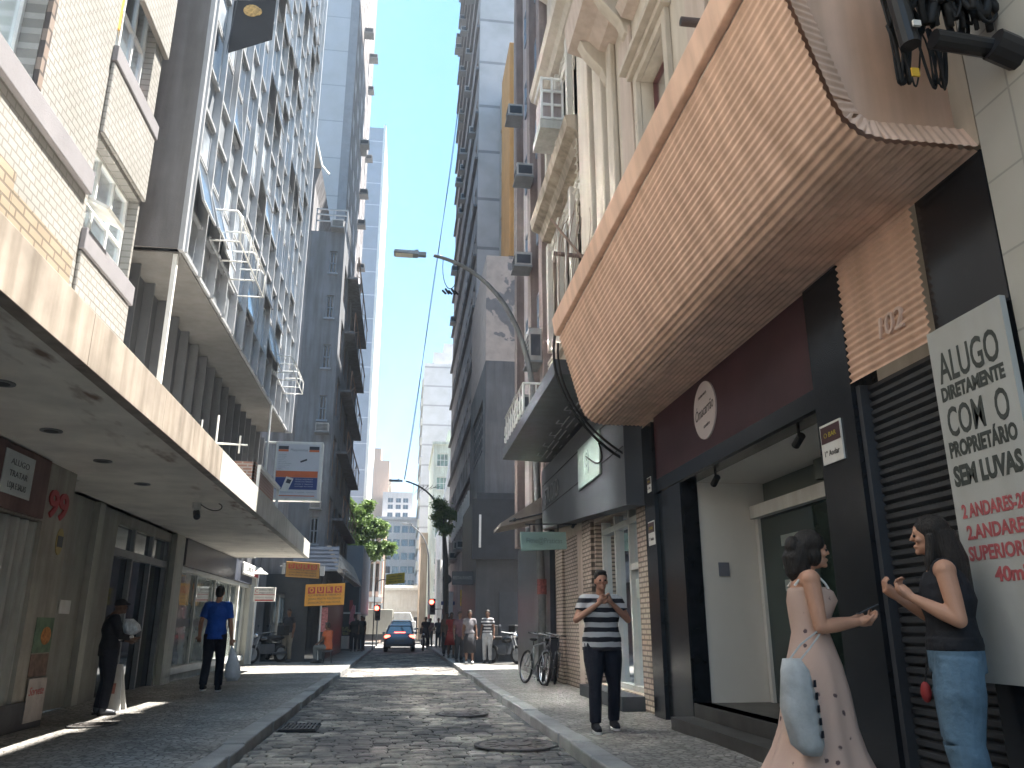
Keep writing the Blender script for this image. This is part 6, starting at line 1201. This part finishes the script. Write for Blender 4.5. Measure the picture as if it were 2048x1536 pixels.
tree((-2.6, 60, 0), 'leafy green street tree reaching over the road beyond the left blocks', [((-3.6, 59.5, 8.8), .9), ((-2.5, 60, 9.2), 1.1), ((-1.7, 60, 8.2), 1.0), ((-2.9, 60, 7.6), 1.1), ((-1.6, 60, 6.9), .7), ((-3.9, 59.5, 7.2), .9), ((-2.4, 59.5, 6.6), .8), ((-.95, 60, 6.9), .5), ((-4.2, 59, 9.9), .5)], 26000, .13, [(-3.0, 60.4, 0), (-3.0, 60.3, 2.2), (-2.9, 60.2, 4.2), (-2.8, 60, 5.6)], 3)
tree((2.25, 46, .13), 'small dark bushy tree against the far end of the dark tall block', [((2.2, 46, 8.0), .45), ((2.0, 46, 7.3), .5), ((2.4, 46, 7.5), .45), ((2.2, 46, 6.8), .4)], 9000, .075, [(2.5, 46.2, .13), (2.5, 46.2, 3), (2.45, 46.1, 5), (2.3, 46, 6.4)], 5)
hw = TH('white_corner_house', 'white plastered house front with a flag shaped sail behind the small bushy tree', 'building', (3.6, 66, 0)); mb = MB(); mb.box(3.0, 6, 68, 76, 0, 9.5); mb.prism([(3.0, 68, 9.5), (3.9, 68, 9.5), (3.9, 68, 16.2)], (0, 4, 0)); mb.build('wall', mat('bright_white_wall', (.62, .62, .63), .8, .08, 1, streak=.2), hw)
mb = MB()
for z in (1.6, 3.2, 4.8, 6.4): mb = MB(); mb.box(3.3, 3.75, 67.96, 67.995, z, z + .8); mb.build('window', M_NGLASS, hw)
mb = MB(); mb.prism([(3.25, 67.9, 12.3), (3.55, 67.9, 11.6), (4.1, 67.9, 12.0), (4.1, 67.9, 13.2)], (0, .04, 0)); mb.build('white_sail', M_WHITE, hw)
lc = TH('white_column', 'pair of white round utility columns in front of the white corner house', 'column', (2.6, 52, .1)); mb = MB(); mb.tube([(3.1, 58, 0), (3.1, 58, 5.6)], .28, 12); mb.build('shaft', M_WHITE, lc); mb = MB(); mb.tube([(2.6, 58, 0), (2.6, 58, 5.9)], .2, 12); mb.build('slim_shaft', M_WHITE, lc)
# ================================================================ people
def ring_loft(mb, rings, n=24):
    """rings: (cx, cy, z, rx, ry[, wave, k, phase])"""
    b0 = len(mb.v)
    for r_ in rings:
        cx, cy, z, rx, ry = r_[:5]; wv = r_[5] if len(r_) > 5 else 0; kk = r_[6] if len(r_) > 6 else 9
        for k in range(n):
            a = 2 * math.pi * k / n; s = 1 + wv * math.sin(kk * a); mb.v.append((cx + rx * s * math.cos(a), cy + ry * s * math.sin(a), z))
    for i in range(len(rings) - 1):
        for k in range(n): a = b0 + i * n + k; b = b0 + i * n + (k + 1) % n; mb.f.append((a, b, b + n, a + n)); mb.m.append(0)
    mb.f.append(tuple(b0 + k for k in range(n))[::-1]); mb.m.append(0); mb.f.append(tuple(b0 + (len(rings) - 1) * n + k for k in range(n))); mb.m.append(0)
def fuse(mb, name, mats, parent, vox, smooth=3, push=None):
    me = bpy.data.meshes.new(name); me.from_pydata([tuple(v) for v in mb.v], [], mb.f); bm = bmesh.new(); bm.from_mesh(me); bmesh.ops.recalc_face_normals(bm, faces=bm.faces); bm.to_mesh(me); bm.free()
    o = bpy.data.objects.new(name, me); COL.objects.link(o)
    m = o.modifiers.new('r', 'REMESH'); m.mode = 'VOXEL'; m.voxel_size = vox; m.adaptivity = 0
    s = o.modifiers.new('s', 'SMOOTH'); s.factor = .5; s.iterations = smooth
    dg = bpy.context.evaluated_depsgraph_get(); m2 = bpy.data.meshes.new_from_object(o.evaluated_get(dg)); o.modifiers.clear(); o.data = m2; m2.name = name
    m2.materials.clear(); m2.materials.append(mats); m2.polygons.foreach_set('use_smooth', [True] * len(m2.polygons)); o.parent = parent; return o
def hand(mb, w, d, side, curl, grip=None):
    """w wrist, d hand direction; palm, four fingers, thumb"""
    w = Vector(w); d = Vector(d).normalized(); up = Vector((0, 0, 1)) if abs(d.z) < .8 else Vector((0, 1, 0)); lat = d.cross(up).normalized(); nrm = lat.cross(d).normalized()
    if curl < 0: nrm = -nrm; curl = -curl
    q = w + d * .05; mb.tube([w, w + d * .03, w + d * .08], [.026, .034, .036], 10); mb.tube([w + d * .03 + lat * .018, w + d * .085 + lat * .026], .017, 8); mb.tube([w + d * .03 - lat * .018, w + d * .085 - lat * .026], .017, 8)
    for i, (o_, l) in enumerate(((-.030, .060), (-.010, .072), (.010, .078), (.030, .070))):
        p = w + d * .085 + lat * o_; a = curl
        pts = [p]; dd = d
        for k, s in enumerate((.45, .32, .23)):
            dd = (d * math.cos(a * (k + 1) * .55) + nrm * math.sin(a * (k + 1) * .55)).normalized(); pts.append(pts[-1] + dd * l * s)
        mb.tube(pts, [.0095, .009, .0085, .0075], 8)
    th = w + d * .03 + lat * .03 * side; mb.tube([th, th + (d * .6 + lat * side + nrm * .4).normalized() * .035, th + (d + lat * .5 * side + nrm * .6).normalized() * .07], [.013, .012, .009], 8)
def person(lb, loc, rz, h, skin, J={}, top=None, bottom=None, shoes=None, hair='short', hm=None, vox=.012, sleeve=.5, fem=False, fat=1.0, curl=.8, hands=None, shorts=None, group=None, thinarm=1, wide=1.0):
    t = thing('person', lb, 'person', loc, group, rz); k = h / 1.75; t.scale = (k, k, k)
    j = dict(head=(0, .03, 1.635), neck=(0, 0, 1.475), shR=(.175, 0, 1.415), shL=(-.175, 0, 1.415), elR=(.225, -.02, 1.14), elL=(-.225, -.02, 1.14), wrR=(.235, .06, .89), wrL=(-.235, .06, .89), hipR=(.09, 0, .92), hipL=(-.09, 0, .92), knR=(.10, .03, .50), knL=(-.10, .03, .50), anR=(.10, -.03, .09), anL=(-.10, -.03, .09), pel=(0, 0, .95)); j.update(J)
    if fem:
        for a in ('shR', 'shL'):
            if a not in J: j[a] = (j[a][0] * .88, j[a][1], j[a][2])
    V = {a: Vector(b) for a, b in j.items()}; sh = (V['shR'] + V['shL']) / 2; pel = V['pel']; F = fat
    def spine(u): return pel.lerp(sh, u)
    def torso(mb, e, z0, z1, lo=None):
        prof = [(0, .165, .115), (.12, .165, .12), (.3, .145 if not fem else .122, .105), (.45, .142 if not fem else .118, .10), (.65, .160 if not fem else .135, .118 if not fem else .122), (.85, .168 if not fem else .14, .105), (1.0, .13, .08), (1.08, .07, .06)]
        rr_ = []
        for u, rx, ry in prof:
            if u < z0 or u > z1: continue
            c = spine(u); rr_.append((c.x, c.y, c.z, rx * (F if u < .9 else 1) + e, ry * F + e))
        if lo: c, q = lo; rr_.insert(0, c)
        ring_loft(mb, rr_, 28)
    b = MB(); torso(b, 0, 0, 1.1); b.tube([V['shR'], V['shL']], .062, 12); b.ell(V['shR'], (.062, .06, .062)); b.ell(V['shL'], (.062, .06, .062))
    hd = V['head']; nk = V['neck']; b.tube([sh + Vector((0, -.005, .0)), nk, hd + Vector((0, -.015, -.06))], [.075, .054, .052], 14)
    b.ell(hd + Vector((0, 0, .02)), (.073, .092, .10), 24, 16); b.ell(hd + Vector((0, .022, -.055)), (.052, .062, .055), 18, 12); b.ell(hd + Vector((0, .075, -.088)), (.022, .018, .018), 10, 8)   # skull, jaw, chin
    b.tube([hd + Vector((0, .088, .02)), hd + Vector((0, .103, -.022))], [.009, .014], 8); b.ell(hd + Vector((0, .088, -.055)), (.024, .012, .010), 10, 6); b.tube([hd + Vector((-.035, .082, .028)), hd + Vector((.035, .082, .028))], .010, 8)
    for s in (-1, 1): b.ell(hd + Vector((s * .074, -.005, -.01)), (.010, .018, .03), 8, 8); b.ell(hd + Vector((s * .04, .07, -.02)), (.02, .018, .018), 8, 6)
    for s in 'RL':
        b.tube([V['sh' + s], V['sh' + s].lerp(V['el' + s], .5), V['el' + s]], [.050 * thinarm, .046 * thinarm, .038 * thinarm], 12); b.ell(V['el' + s], [.038 * thinarm] * 3, 10, 8); b.tube([V['el' + s], V['el' + s].lerp(V['wr' + s], .35), V['wr' + s]], [.038 * thinarm, .040 * thinarm, .026], 12)
        hdv = (V['wr' + s] - V['el' + s]) if not (hands and hands.get(s)) else Vector(hands[s]); sd = 1 if s == 'L' else -1; hand(b, V['wr' + s], hdv, -sd, curl)
        b.tube([V['hip' + s] + Vector((0, 0, .03)), V['hip' + s].lerp(V['kn' + s], .4), V['kn' + s]], [.092 * F, .082 * F, .056], 14); b.ell(V['kn' + s], (.056, .058, .06), 10, 8); b.tube([V['kn' + s], V['kn' + s].lerp(V['an' + s], .35), V['an' + s]], [.056, .058, .036], 12)
        a = V['an' + s]; b.tube([a + Vector((0, -.03, -.05)), a + Vector((0, .06, -.052)), a + Vector((0, .17, -.065))], [.035, .038, .022], 10)
    fuse(b, 'body', skin, t, vox, 3)
    for s in (-1, 1):
        e = MB(); e.ell(hd + Vector((s * .031, .086, .004)), (.0135, .008, .009), 10, 8); e.build('eye', M_RUBBER, t, smooth=True)
    M = hm or M_HAIR; hb_ = MB()
    if hair == 'short': hb_.ell(hd + Vector((0, -.012, .045)), (.080, .095, .088), 20, 12); hb_.ell(hd + Vector((0, -.05, -.01)), (.074, .06, .07), 16, 10); hb_.ell(hd + Vector((0, .05, .095)), (.06, .05, .03), 12, 8)
    elif hair == 'bob': hb_.ell(hd + Vector((0, -.015, .04)), (.088, .10, .095), 20, 12); hb_.ell(hd + Vector((0, -.07, -.03)), (.085, .07, .11), 16, 10); hb_.ell(hd + Vector((0, -.10, .05)), (.06, .06, .06), 14, 10)
    elif hair == 'loose': hb_.ell(hd + Vector((0, -.015, .045)), (.090, .104, .098), 20, 12); hb_.tube([hd + Vector((0, -.06, .04)), hd + Vector((0, -.10, -.05)), hd + Vector((.01, -.095, -.14)), hd + Vector((.0, -.08, -.20))], [.08, .092, .08, .045], 16); hb_.ell(hd + Vector((.02, -.12, .03)), (.06, .05, .07), 14, 10); hb_.ell(hd + Vector((-.05, .0, -.03)), (.04, .05, .07), 12, 8); hb_.ell(hd + Vector((.05, .0, -.03)), (.04, .05, .07), 12, 8)
    elif hair == 'long': hb_.ell(hd + Vector((0, -.015, .04)), (.086, .10, .095), 20, 12); hb_.tube([hd + Vector((0, -.05, .02)), hd + Vector((0, -.09, -.14)), hd + Vector((0, -.10, -.32)), hd + Vector((0, -.10, -.42))], [.085, .095, .085, .04], 16); hb_.tube([hd + Vector((.06, -.0, .0)), hd + Vector((.075, .02, -.14)), hd + Vector((.08, .03, -.26))], [.03, .03, .015], 10); hb_.tube([hd + Vector((-.06, -.0, .0)), hd + Vector((-.075, .02, -.14)), hd + Vector((-.08, .03, -.26))], [.03, .03, .015], 10)
    elif hair == 'cap': hb_.ell(hd + Vector((0, -.005, .055)), (.083, .10, .075), 20, 12); hb_.ell(hd + Vector((0, .10, .045)), (.06, .06, .012), 14, 8)
    fuse(hb_, 'hair' if hair != 'cap' else 'cap', M, t, vox, 2)
    if top:
        c = MB(); torso(c, .016, .0 if not fem else .1, 1.06); (c.tube([V['shR'], V['shL']], .078, 14), c.ell(V['shR'], (.074,) * 3), c.ell(V['shL'], (.074,) * 3)) if sleeve else c.tube([V['shR'].lerp(V['shL'], .1), V['shL'].lerp(V['shR'], .1)], .074, 14)
        lo = spine(0 if not fem else .1); ring_loft(c, [(lo.x, lo.y, lo.z - (.09 if not fem else .02), .178 * F, .132 * F), (lo.x, lo.y, lo.z + .05, .176 * F, .130 * F)], 28)
        if sleeve > 0:
            for s in 'RL':
                a, e_, w_ = V['sh' + s], V['el' + s], V['wr' + s]
                if sleeve <= 1: c.tube([a, a.lerp(e_, sleeve)], [.072, .066], 16)
                else: c.tube([a, e_], [.07, .058], 16); c.ell(e_, (.058,) * 3); c.tube([e_, e_.lerp(w_, sleeve - 1)], [.058, .043], 14)
        fuse(c, 'shirt', top, t, vox * 1.15, 2)
    if bottom:
        c = MB(); p0 = pel; ring_loft(c, [(p0.x, p0.y, p0.z - .09, .172 * F, .128 * F), (p0.x, p0.y, p0.z + .02, .176 * F, .13 * F), (p0.x, p0.y, p0.z + .09, .158 * F, .12 * F)], 26)
        for s in 'RL':
            hp, kn, an = V['hip' + s], V['kn' + s], V['an' + s]; c.tube([hp + Vector((0, 0, .02)), hp.lerp(kn, .4), kn], [.107 * F, .098 * F * wide ** .5, .076 * wide], 16); c.ell(kn, (.075, .077, .075), 12, 8)
            e_ = kn.lerp(an, shorts if shorts else .98); c.tube([kn, kn.lerp(e_, .5), e_], [.075 * wide, .073 * wide, (.066 if not shorts else .074) * wide ** 1.5], 16)
        fuse(c, 'trousers', bottom, t, vox * 1.15, 2)
    if shoes:
        for s in 'RL':
            a = V['an' + s]; c = MB(); c.tube([a + Vector((0, -.045, -.035)), a + Vector((0, .04, -.035)), a + Vector((0, .13, -.05)), a + Vector((0, .19, -.058))], [.044, .046, .042, .028], 12); c.tube([a + Vector((0, -.02, -.04)), a + Vector((0, -.01, .03))], [.046, .05], 12); o = fuse(c, 'shoe', shoes, t, vox, 2)
            c = MB(); ring_loft(c, [(a.x, a.y + .065, a.z - .093, .046, .135), (a.x, a.y + .065, a.z - .07, .049, .14)], 20); c.build('sole', M_WHITE if shoes != M_DGREY else M_RUBBER, o, smooth=False)
    return t
def stripe_mat():
    m = bpy.data.materials.new('striped_jersey'); m.use_nodes = True; t = m.node_tree; L = t.links.new; b = t.nodes['Principled BSDF']; b.inputs['Roughness'].default_value = .85
    tc = _n(t, 'ShaderNodeTexCoord'); s = _n(t, 'ShaderNodeSeparateXYZ'); L(tc.outputs['Object'], s.inputs[0]); n = _n(t, 'ShaderNodeTexNoise'); n.inputs['Scale'].default_value = 5; L(tc.outputs['Object'], n.inputs[0])
    a = _n(t, 'ShaderNodeMath', operation='MULTIPLY_ADD'); L(n.outputs[0], a.inputs[0]); a.inputs[1].default_value = .03; L(s.outputs[2], a.inputs[2]); d = _n(t, 'ShaderNodeMath', operation='DIVIDE'); L(a.outputs[0], d.inputs[0]); d.inputs[1].default_value = .108; f = _n(t, 'ShaderNodeMath', operation='FRACT'); L(d.outputs[0], f.inputs[0])
    g = _n(t, 'ShaderNodeMath', operation='GREATER_THAN'); L(f.outputs[0], g.inputs[0]); g.inputs[1].default_value = .5; mx = _n(t, 'ShaderNodeMix', data_type='RGBA'); L(g.outputs[0], mx.inputs['Factor']); mx.inputs['A'].default_value = (.022, .022, .03, 1); mx.inputs['B'].default_value = (.48, .47, .47, 1); L(mx.outputs['Result'], b.inputs['Base Color']); return m
def dress_mat():
    m = bpy.data.materials.new('dotted_pink_cotton'); m.use_nodes = True; t = m.node_tree; L = t.links.new; b = t.nodes['Principled BSDF']; b.inputs['Roughness'].default_value = .85
    tc = _n(t, 'ShaderNodeTexCoord'); v = _n(t, 'ShaderNodeTexVoronoi'); v.inputs['Scale'].default_value = 11; v.inputs['Randomness'].default_value = .6; L(tc.outputs['Object'], v.inputs['Vector']); n = _n(t, 'ShaderNodeTexNoise'); n.inputs['Scale'].default_value = 60; L(tc.outputs['Object'], n.inputs[0])
    a = _n(t, 'ShaderNodeMath', operation='MULTIPLY_ADD'); L(n.outputs[0], a.inputs[0]); a.inputs[1].default_value = .25; L(v.outputs['Distance'], a.inputs[2]); r = _n(t, 'ShaderNodeValToRGB'); r.color_ramp.elements[0].position = .24; r.color_ramp.elements[0].color = (.10, .06, .06, 1); r.color_ramp.elements[1].position = .30; r.color_ramp.elements[1].color = (.50, .35, .285, 1); L(a.outputs[0], r.inputs[0]); L(r.outputs[0], b.inputs['Base Color']); return m
C_ = lambda n, c, r=.85: mat(n, c, r, .25, 5, 1.0, 9)
M_JEAN = mat('faded_blue_denim', (.10, .17, .24), .85, .35, 5, 1.0, 11); M_BLKC = C_('black_cotton', (.016, .017, .022)); M_NAVY = C_('dark_navy_trousers', (.012, .014, .024)); M_BLUE = C_('royal_blue_cotton', (.012, .07, .36))
Z = .14
# striped shirt man
sm = person('man in a striped shirt walking towards the camera with hands at his mouth', (2.42, 9.85, Z), R(180), 1.82, M_SKIN, dict(shR=(.2,0,1.415), shL=(-.2,0,1.415), elR=(.31, .05, 1.20), elL=(-.31, .05, 1.20), wrR=(.075, .21, 1.38), wrL=(-.075, .20, 1.39), knR=(.11, .07, .50), anR=(.12, .08, .09), knL=(-.13, 0, .5), anL=(-.14, -.12, .10), head=(0, .05, 1.64)), top=stripe_mat(), bottom=M_NAVY, shoes=M_BLKC, vox=.009, fat=1.3, sleeve=.55, hands=dict(R=(-.35, .1, .5), L=(.35, .1, .5)), curl=1.2)
# blue shirt man
person('man in a royal blue shirt walking away from the camera on the left pavement', (-3.50, 16.6, Z), 0, 1.93, M_SKIN, dict(knR=(.10, .10, .50), anR=(.10, .12, .09), knL=(-.10, .02, .5), anL=(-.10, -.12, .12), elL=(-.25, -.06, 1.15), wrL=(-.27, .02, .92), elR=(.24, -.02, 1.13), wrR=(.27, .02, .87)), top=M_BLUE, bottom=M_NAVY, shoes=M_BLKC, vox=.011, sleeve=.75)
bg_ = TH('plastic_bag', 'white translucent plastic bag hanging from the blue shirted man\'s right hand', 'bag', (-3.15, 16.62, .3)); mb = MB(); ring_loft(mb, [(-3.13, 16.66, .33, .10, .06, .05, 5), (-3.13, 16.66, .42, .15, .10, .06, 7), (-3.14, 16.66, .60, .13, .09, .08, 7), (-3.16, 16.66, .80, .07, .05, .1, 5), (-3.19, 16.66, .95, .02, .02)], 24); M_BAG = mat('white_plastic', (.50, .52, .56), .45, .1, 14); mb.build('bag', M_BAG, bg_, smooth=True); mb = MB(); mb.tube([(-3.19, 16.66, .93), (-3.20, 16.66, 1.02)], .012, 6); mb.build('handle', M_BAG, bg_)
# dark clad man
person('man in dark jacket and trousers seen from behind beside the left shopfront', (-4.08, 12.55, Z), R(-60), 1.58, M_SKIND, dict(elR=(.24, .08, 1.16), wrR=(.14, .28, 1.12), elL=(-.24, .06, 1.16), wrL=(-.12, .30, 1.08), knR=(.11, .04, .5), anR=(.13, .0, .09), head=(.02, .08, 1.60)), top=M_BLKC, bottom=M_NAVY, shoes=M_DGREY, hair='cap', hm=M_BLKC, vox=.011, sleeve=1.8, fat=1.15)
sb = TH('silver_bundle', 'crumpled silver white bundle carried by the dark clad man', 'bundle', (-3.82, 12.65, 1.2)); mb = MB(); rr = random.Random(2)
ring_loft(mb, [(-3.84, 12.55, 1.20, .07, .05, .1, 5), (-3.82, 12.55, 1.26, .13, .07, .1, 6), (-3.83, 12.55, 1.34, .11, .07, .12, 5), (-3.86, 12.55, 1.42, .05, .04, .1, 4)], 24); mb.build('foil', mat('crumpled_silver', (.6, .63, .66), .35, .3, 20, .8, 25, metal=.3), sb, smooth=False); mb = MB(); mb.tube([(-3.95, 12.5, 1.14), (-3.76, 12.5, 1.18)], .02, 6); mb.build('white_strap', M_WHITE, sb)
# woman in dotted dress
dw = person('woman in a pale pink dotted dress looking at her phone, facing right', (2.64, 5.1, Z), R(-104), 1.80, M_SKIN2, dict(head=(.0, .06, 1.60), elR=(.19, .02, 1.13), wrR=(.10, .27, 1.16), elL=(-.19, .02, 1.13), wrL=(-.07, .28, 1.17), anR=(.1, -.05, .09)), hair='loose', vox=.007, fem=True, thinarm=1.12, hands=dict(R=(-.25, 1, .15), L=(.2, 1, .15)), curl=1.0, shoes=M_DGREY)
mb = MB(); ring_loft(mb, [(0, -.03, .28, .345, .34, .06, 9), (0, -.03, .30, .33, .32, .07, 9), (0, -.02, .42, .285, .265, .05, 9), (0, -.01, .55, .25, .225, .04, 9), (0, 0, .75, .222, .195, .03, 9), (0, 0, .90, .207, .168, .008, 9), (0, 0, 1.0, .182, .138), (0, 0, 1.10, .138, .112), (0, .01, 1.2, .145, .130), (0, .03, 1.29, .155, .155), (0, .025, 1.345, .15, .14), (0, .01, 1.37, .148, .118)], 72)
o = mb.build('dress', dress_mat(), dw, smooth=True)
for s in (-1, 1): mb = MB(); mb.tube(bez([(s * .10, .115, 1.36), (s * .115, .07, 1.46), (s * .11, -.02, 1.475), (s * .10, -.09, 1.38)], 8), .008, 6); mb.build('strap', MATS['white_paint'], dw)
def carried(name, lb, cat, loc): return TH(name, lb, cat, loc)
ph = thing('mobile_phone', 'dark mobile phone held by the woman in the dotted dress', 'phone', (2.94, 5.02, 1.38), rz=R(-104)); mb = MB(); mb.box(-.035, .035, 0, .14, 0, .009); mb.build('case', M_DGREY, ph, bevel=.003); mb = MB(); mb.box(-.031, .031, .006, .134, .0095, .0105); mb.build('screen', M_DGLASS, ph); ph.rotation_euler = (R(25), 0, R(-104))
tb_ = TH('tote_bag', 'grey white cloth bag hanging from the arm of the woman in the dotted dress', 'bag', (2.50, 4.84, .7)); mb = MB(); ring_loft(mb, [(2.55, 4.80, .48, .05, .05, .05, 5), (2.53, 4.80, .54, .10, .07, .06, 5), (2.50, 4.80, .75, .115, .08, .06, 7), (2.49, 4.80, .95, .09, .06, .06, 6), (2.48, 4.80, 1.02, .055, .035, .1, 5)], 32); mb.build('cloth_bag', mat('grey_white_cloth', (.42, .43, .43), .8, .2, 7, .4, 18), tb_, smooth=True)
mb = MB(); mb.tube([(2.45, 4.80, 1.0), (2.56, 4.83, 1.10), (2.70, 4.865, 1.18)], .006, 5); mb.tube([(2.52, 4.80, 1.0), (2.62, 4.83, 1.08), (2.72, 4.865, 1.17)], .006, 5); mb.build('handle', MATS['grey_white_cloth'], tb_); mb = MB()
for i in range(5): mb.hexa([(2.575 - .004 * i, 4.715 + .004 * abs(i - 2), .58 + .07 * i), (2.60 - .004 * i, 4.735, .58 + .07 * i), (2.605 - .004 * i, 4.74, .58 + .07 * i), (2.58 - .004 * i, 4.72, .58 + .07 * i), (2.575 - .004 * i, 4.715, .62 + .07 * i), (2.60 - .004 * i, 4.735, .62 + .07 * i), (2.605 - .004 * i, 4.74, .62 + .07 * i), (2.58 - .004 * i, 4.72, .62 + .07 * i)])
mb.build('dark_print', M_NAVY, tb_)
for o in tb_.children:
    for v in o.data.vertices: v.co += Vector((0, -.02, .0))
tb_.location = (2.39, 4.90, .80)
# woman in black top
bw = person('woman with long black hair in a black sleeveless top and blue jeans', (3.30, 4.62, Z), R(58), 1.84, M_SKIN2, dict(head=(0, .04, 1.62), elL=(-.215, -.03, 1.14), wrL=(-.14, .19, 1.27), elR=(.20, .05, 1.14), wrR=(.10, .26, 1.28)), top=M_BLKC, bottom=M_JEAN, shoes=M_DGREY, hair='long', vox=.007, fem=True, sleeve=0, hands=dict(L=(.35, .5, .5), R=(-.2, .6, .6)), curl=1.3, fat=1.14, thinarm=1.12, wide=1.35)
rb = thing('red_object', 'small red purse hanging at the side of the woman in the black top', 'purse', (3.14, 4.72, .93)); mb = MB(); mb.ell((0, 0, 0), (.03, .035, .06), 14, 10); mb.build('pouch', mat('dull_red_leather', (.30, .03, .03), .6), rb, smooth=True); mb = MB(); mb.tube([(0, 0, .05), (.02, -.03, .2), (.05, -.05, .40)], .005, 5); mb.build('cord', M_RUBBER, rb)
# far people
def far(lb, x, y, rz, h, top, bot, hair='short', sk=M_SKIND, **kw): return person(lb, (x, y, Z), R(rz), h, sk, top=top, bottom=bot, shoes=M_DGREY, hair=hair, vox=.02, **kw)
far('man in dark top and beige trousers standing by the black stone front', -3.9, 30.2, 150, 1.8, M_BLKC, C_('beige_trousers', (.17, .15, .12)), fat=1.1)
st_ = dict(pel=(0, 0, .52), hipR=(.1, 0, .50), hipL=(-.1, 0, .50), knR=(.14, .42, .50), knL=(-.14, .42, .50), anR=(.14, .38, .09), anL=(-.14, .38, .09), shR=(.18, .03, .98), shL=(-.18, .03, .98), neck=(0, .04, 1.04), head=(0, .07, 1.19), elR=(.23, .1, .74), elL=(-.23, .1, .74), wrR=(.15, .32, .62), wrL=(-.15, .32, .62))
far('person in an orange shirt and grey trousers sitting on a stool on the left pavement', -2.42, 29.3, 60, 1.78, C_('burnt_orange_cotton', (.40, .10, .04)), C_('grey_trousers', (.12, .14, .15)), J=st_)
so = TH('stool', 'dark low stool under the person in the orange shirt', 'stool', (-2.42, 29.3, .13)); mb = MB(); mb.disc((-2.42, 29.3, .50), .19, (0, 0, 1), .05, 18); mb.build('seat', M_DGREY, so)
for a, b in ((-.14, -.14), (.14, -.14), (-.14, .14), (.14, .14)): mb = MB(); mb.tube([(-2.42 + a * .7, 29.3 + b * .7, .5), (-2.42 + a, 29.3 + b, .14)], .014, 5); mb.build('leg', M_DGREY, so)
far('bulky person in black with a white paper standing at the far left corner', -2.35, 43.6, 180, 1.82, M_BLKC, M_NAVY, fat=1.35); far('slimmer person in black beside the bulky person at the far left corner', -1.98, 43.9, 160, 1.75, M_BLKC, M_NAVY)
far('person in a pale blue shirt and jeans behind the pair in black', -1.95, 45.2, 120, 1.7, C_('pale_blue_cotton', (.25, .36, .48)), M_JEAN)
rd = far('woman in a dark red dress walking on the right pavement', 2.08, 34, 180, 1.75, C_('dark_red_cotton', (.30, .03, .025)), None, 'bob', fem=True); mb = MB(); ring_loft(mb, [(0, 0, .48, .27, .21, .04, 7), (0, 0, .7, .23, .18, .03, 7), (0, 0, .98, .17, .13)], 36); mb.build('skirt', MATS['dark_red_cotton'], rd, smooth=True)
far('person in a brown shirt just behind the woman in the dark red dress', 1.98, 35.6, 180, 1.78, C_('brown_cotton', (.12, .07, .05)), M_NAVY)
dk = far('woman in a grey blouse and long dark skirt with white shoes', 2.33, 28.0, 180, 1.72, C_('grey_blouse', (.16, .15, .16)), None, 'bob', fem=True); mb = MB(); ring_loft(mb, [(0, 0, .36, .22, .18, .04, 7), (0, 0, .7, .2, .16, .03, 7), (0, 0, .99, .165, .13)], 36); mb.build('skirt', M_BLKC, dk, smooth=True)
for s in (-1, 1): mb = MB(); mb.ell((s * .1, .07, .05), (.05, .14, .045), 12, 8); mb.build('white_shoe', M_WHITE, dk, smooth=True)
far('person in a dark top beside the woman in the long dark skirt', 2.1, 29.6, 200, 1.7, C_('plum_top', (.10, .05, .06)), M_BLKC)
far('person in white wrap trousers and a striped dark top near the black canopy box', 3.0, 28.6, 160, 1.74, stripe_mat(), C_('off_white_trousers', (.36, .37, .38)), 'bob', fem=True)
far('rider in dark clothes seated low behind the silver blue car', 1.45, 47.6, 0, 1.74, M_BLKC, M_NAVY, 'cap', hm=M_BLKC)
for i, (x, y, c, lb) in enumerate(((1.9, 52.5, (.25, .12, .12), 'person in a dull red shirt at the sunny far right corner'), (2.35, 51.5, (.06, .06, .08), 'person in dark clothes waiting at the sunny far right corner'), (2.7, 46, (.4, .3, .25), 'person in a tan shirt under the small bushy tree'))): far(lb, x, y, 150 + 30 * i, 1.72, C_('far_shirt_%s' % 'abc'[i], c), M_NAVY)
# ================================================================ air
hz = MB(); hz.box(-310, 310, -70, 610, -2.5, 74)
m = bpy.data.materials.new('thin_city_haze'); m.use_nodes = True; t = m.node_tree; t.nodes.remove(t.nodes['Principled BSDF'])
v = t.nodes.new('ShaderNodeVolumePrincipled'); v.inputs['Color'].default_value = (.82, .88, .95, 1); v.inputs['Density'].default_value = .0014; v.inputs['Anisotropy'].default_value = .2
t.links.new(v.outputs[0], t.nodes['Material Output'].inputs['Volume'])
tag(hz.build('haze', m), kind='stuff')
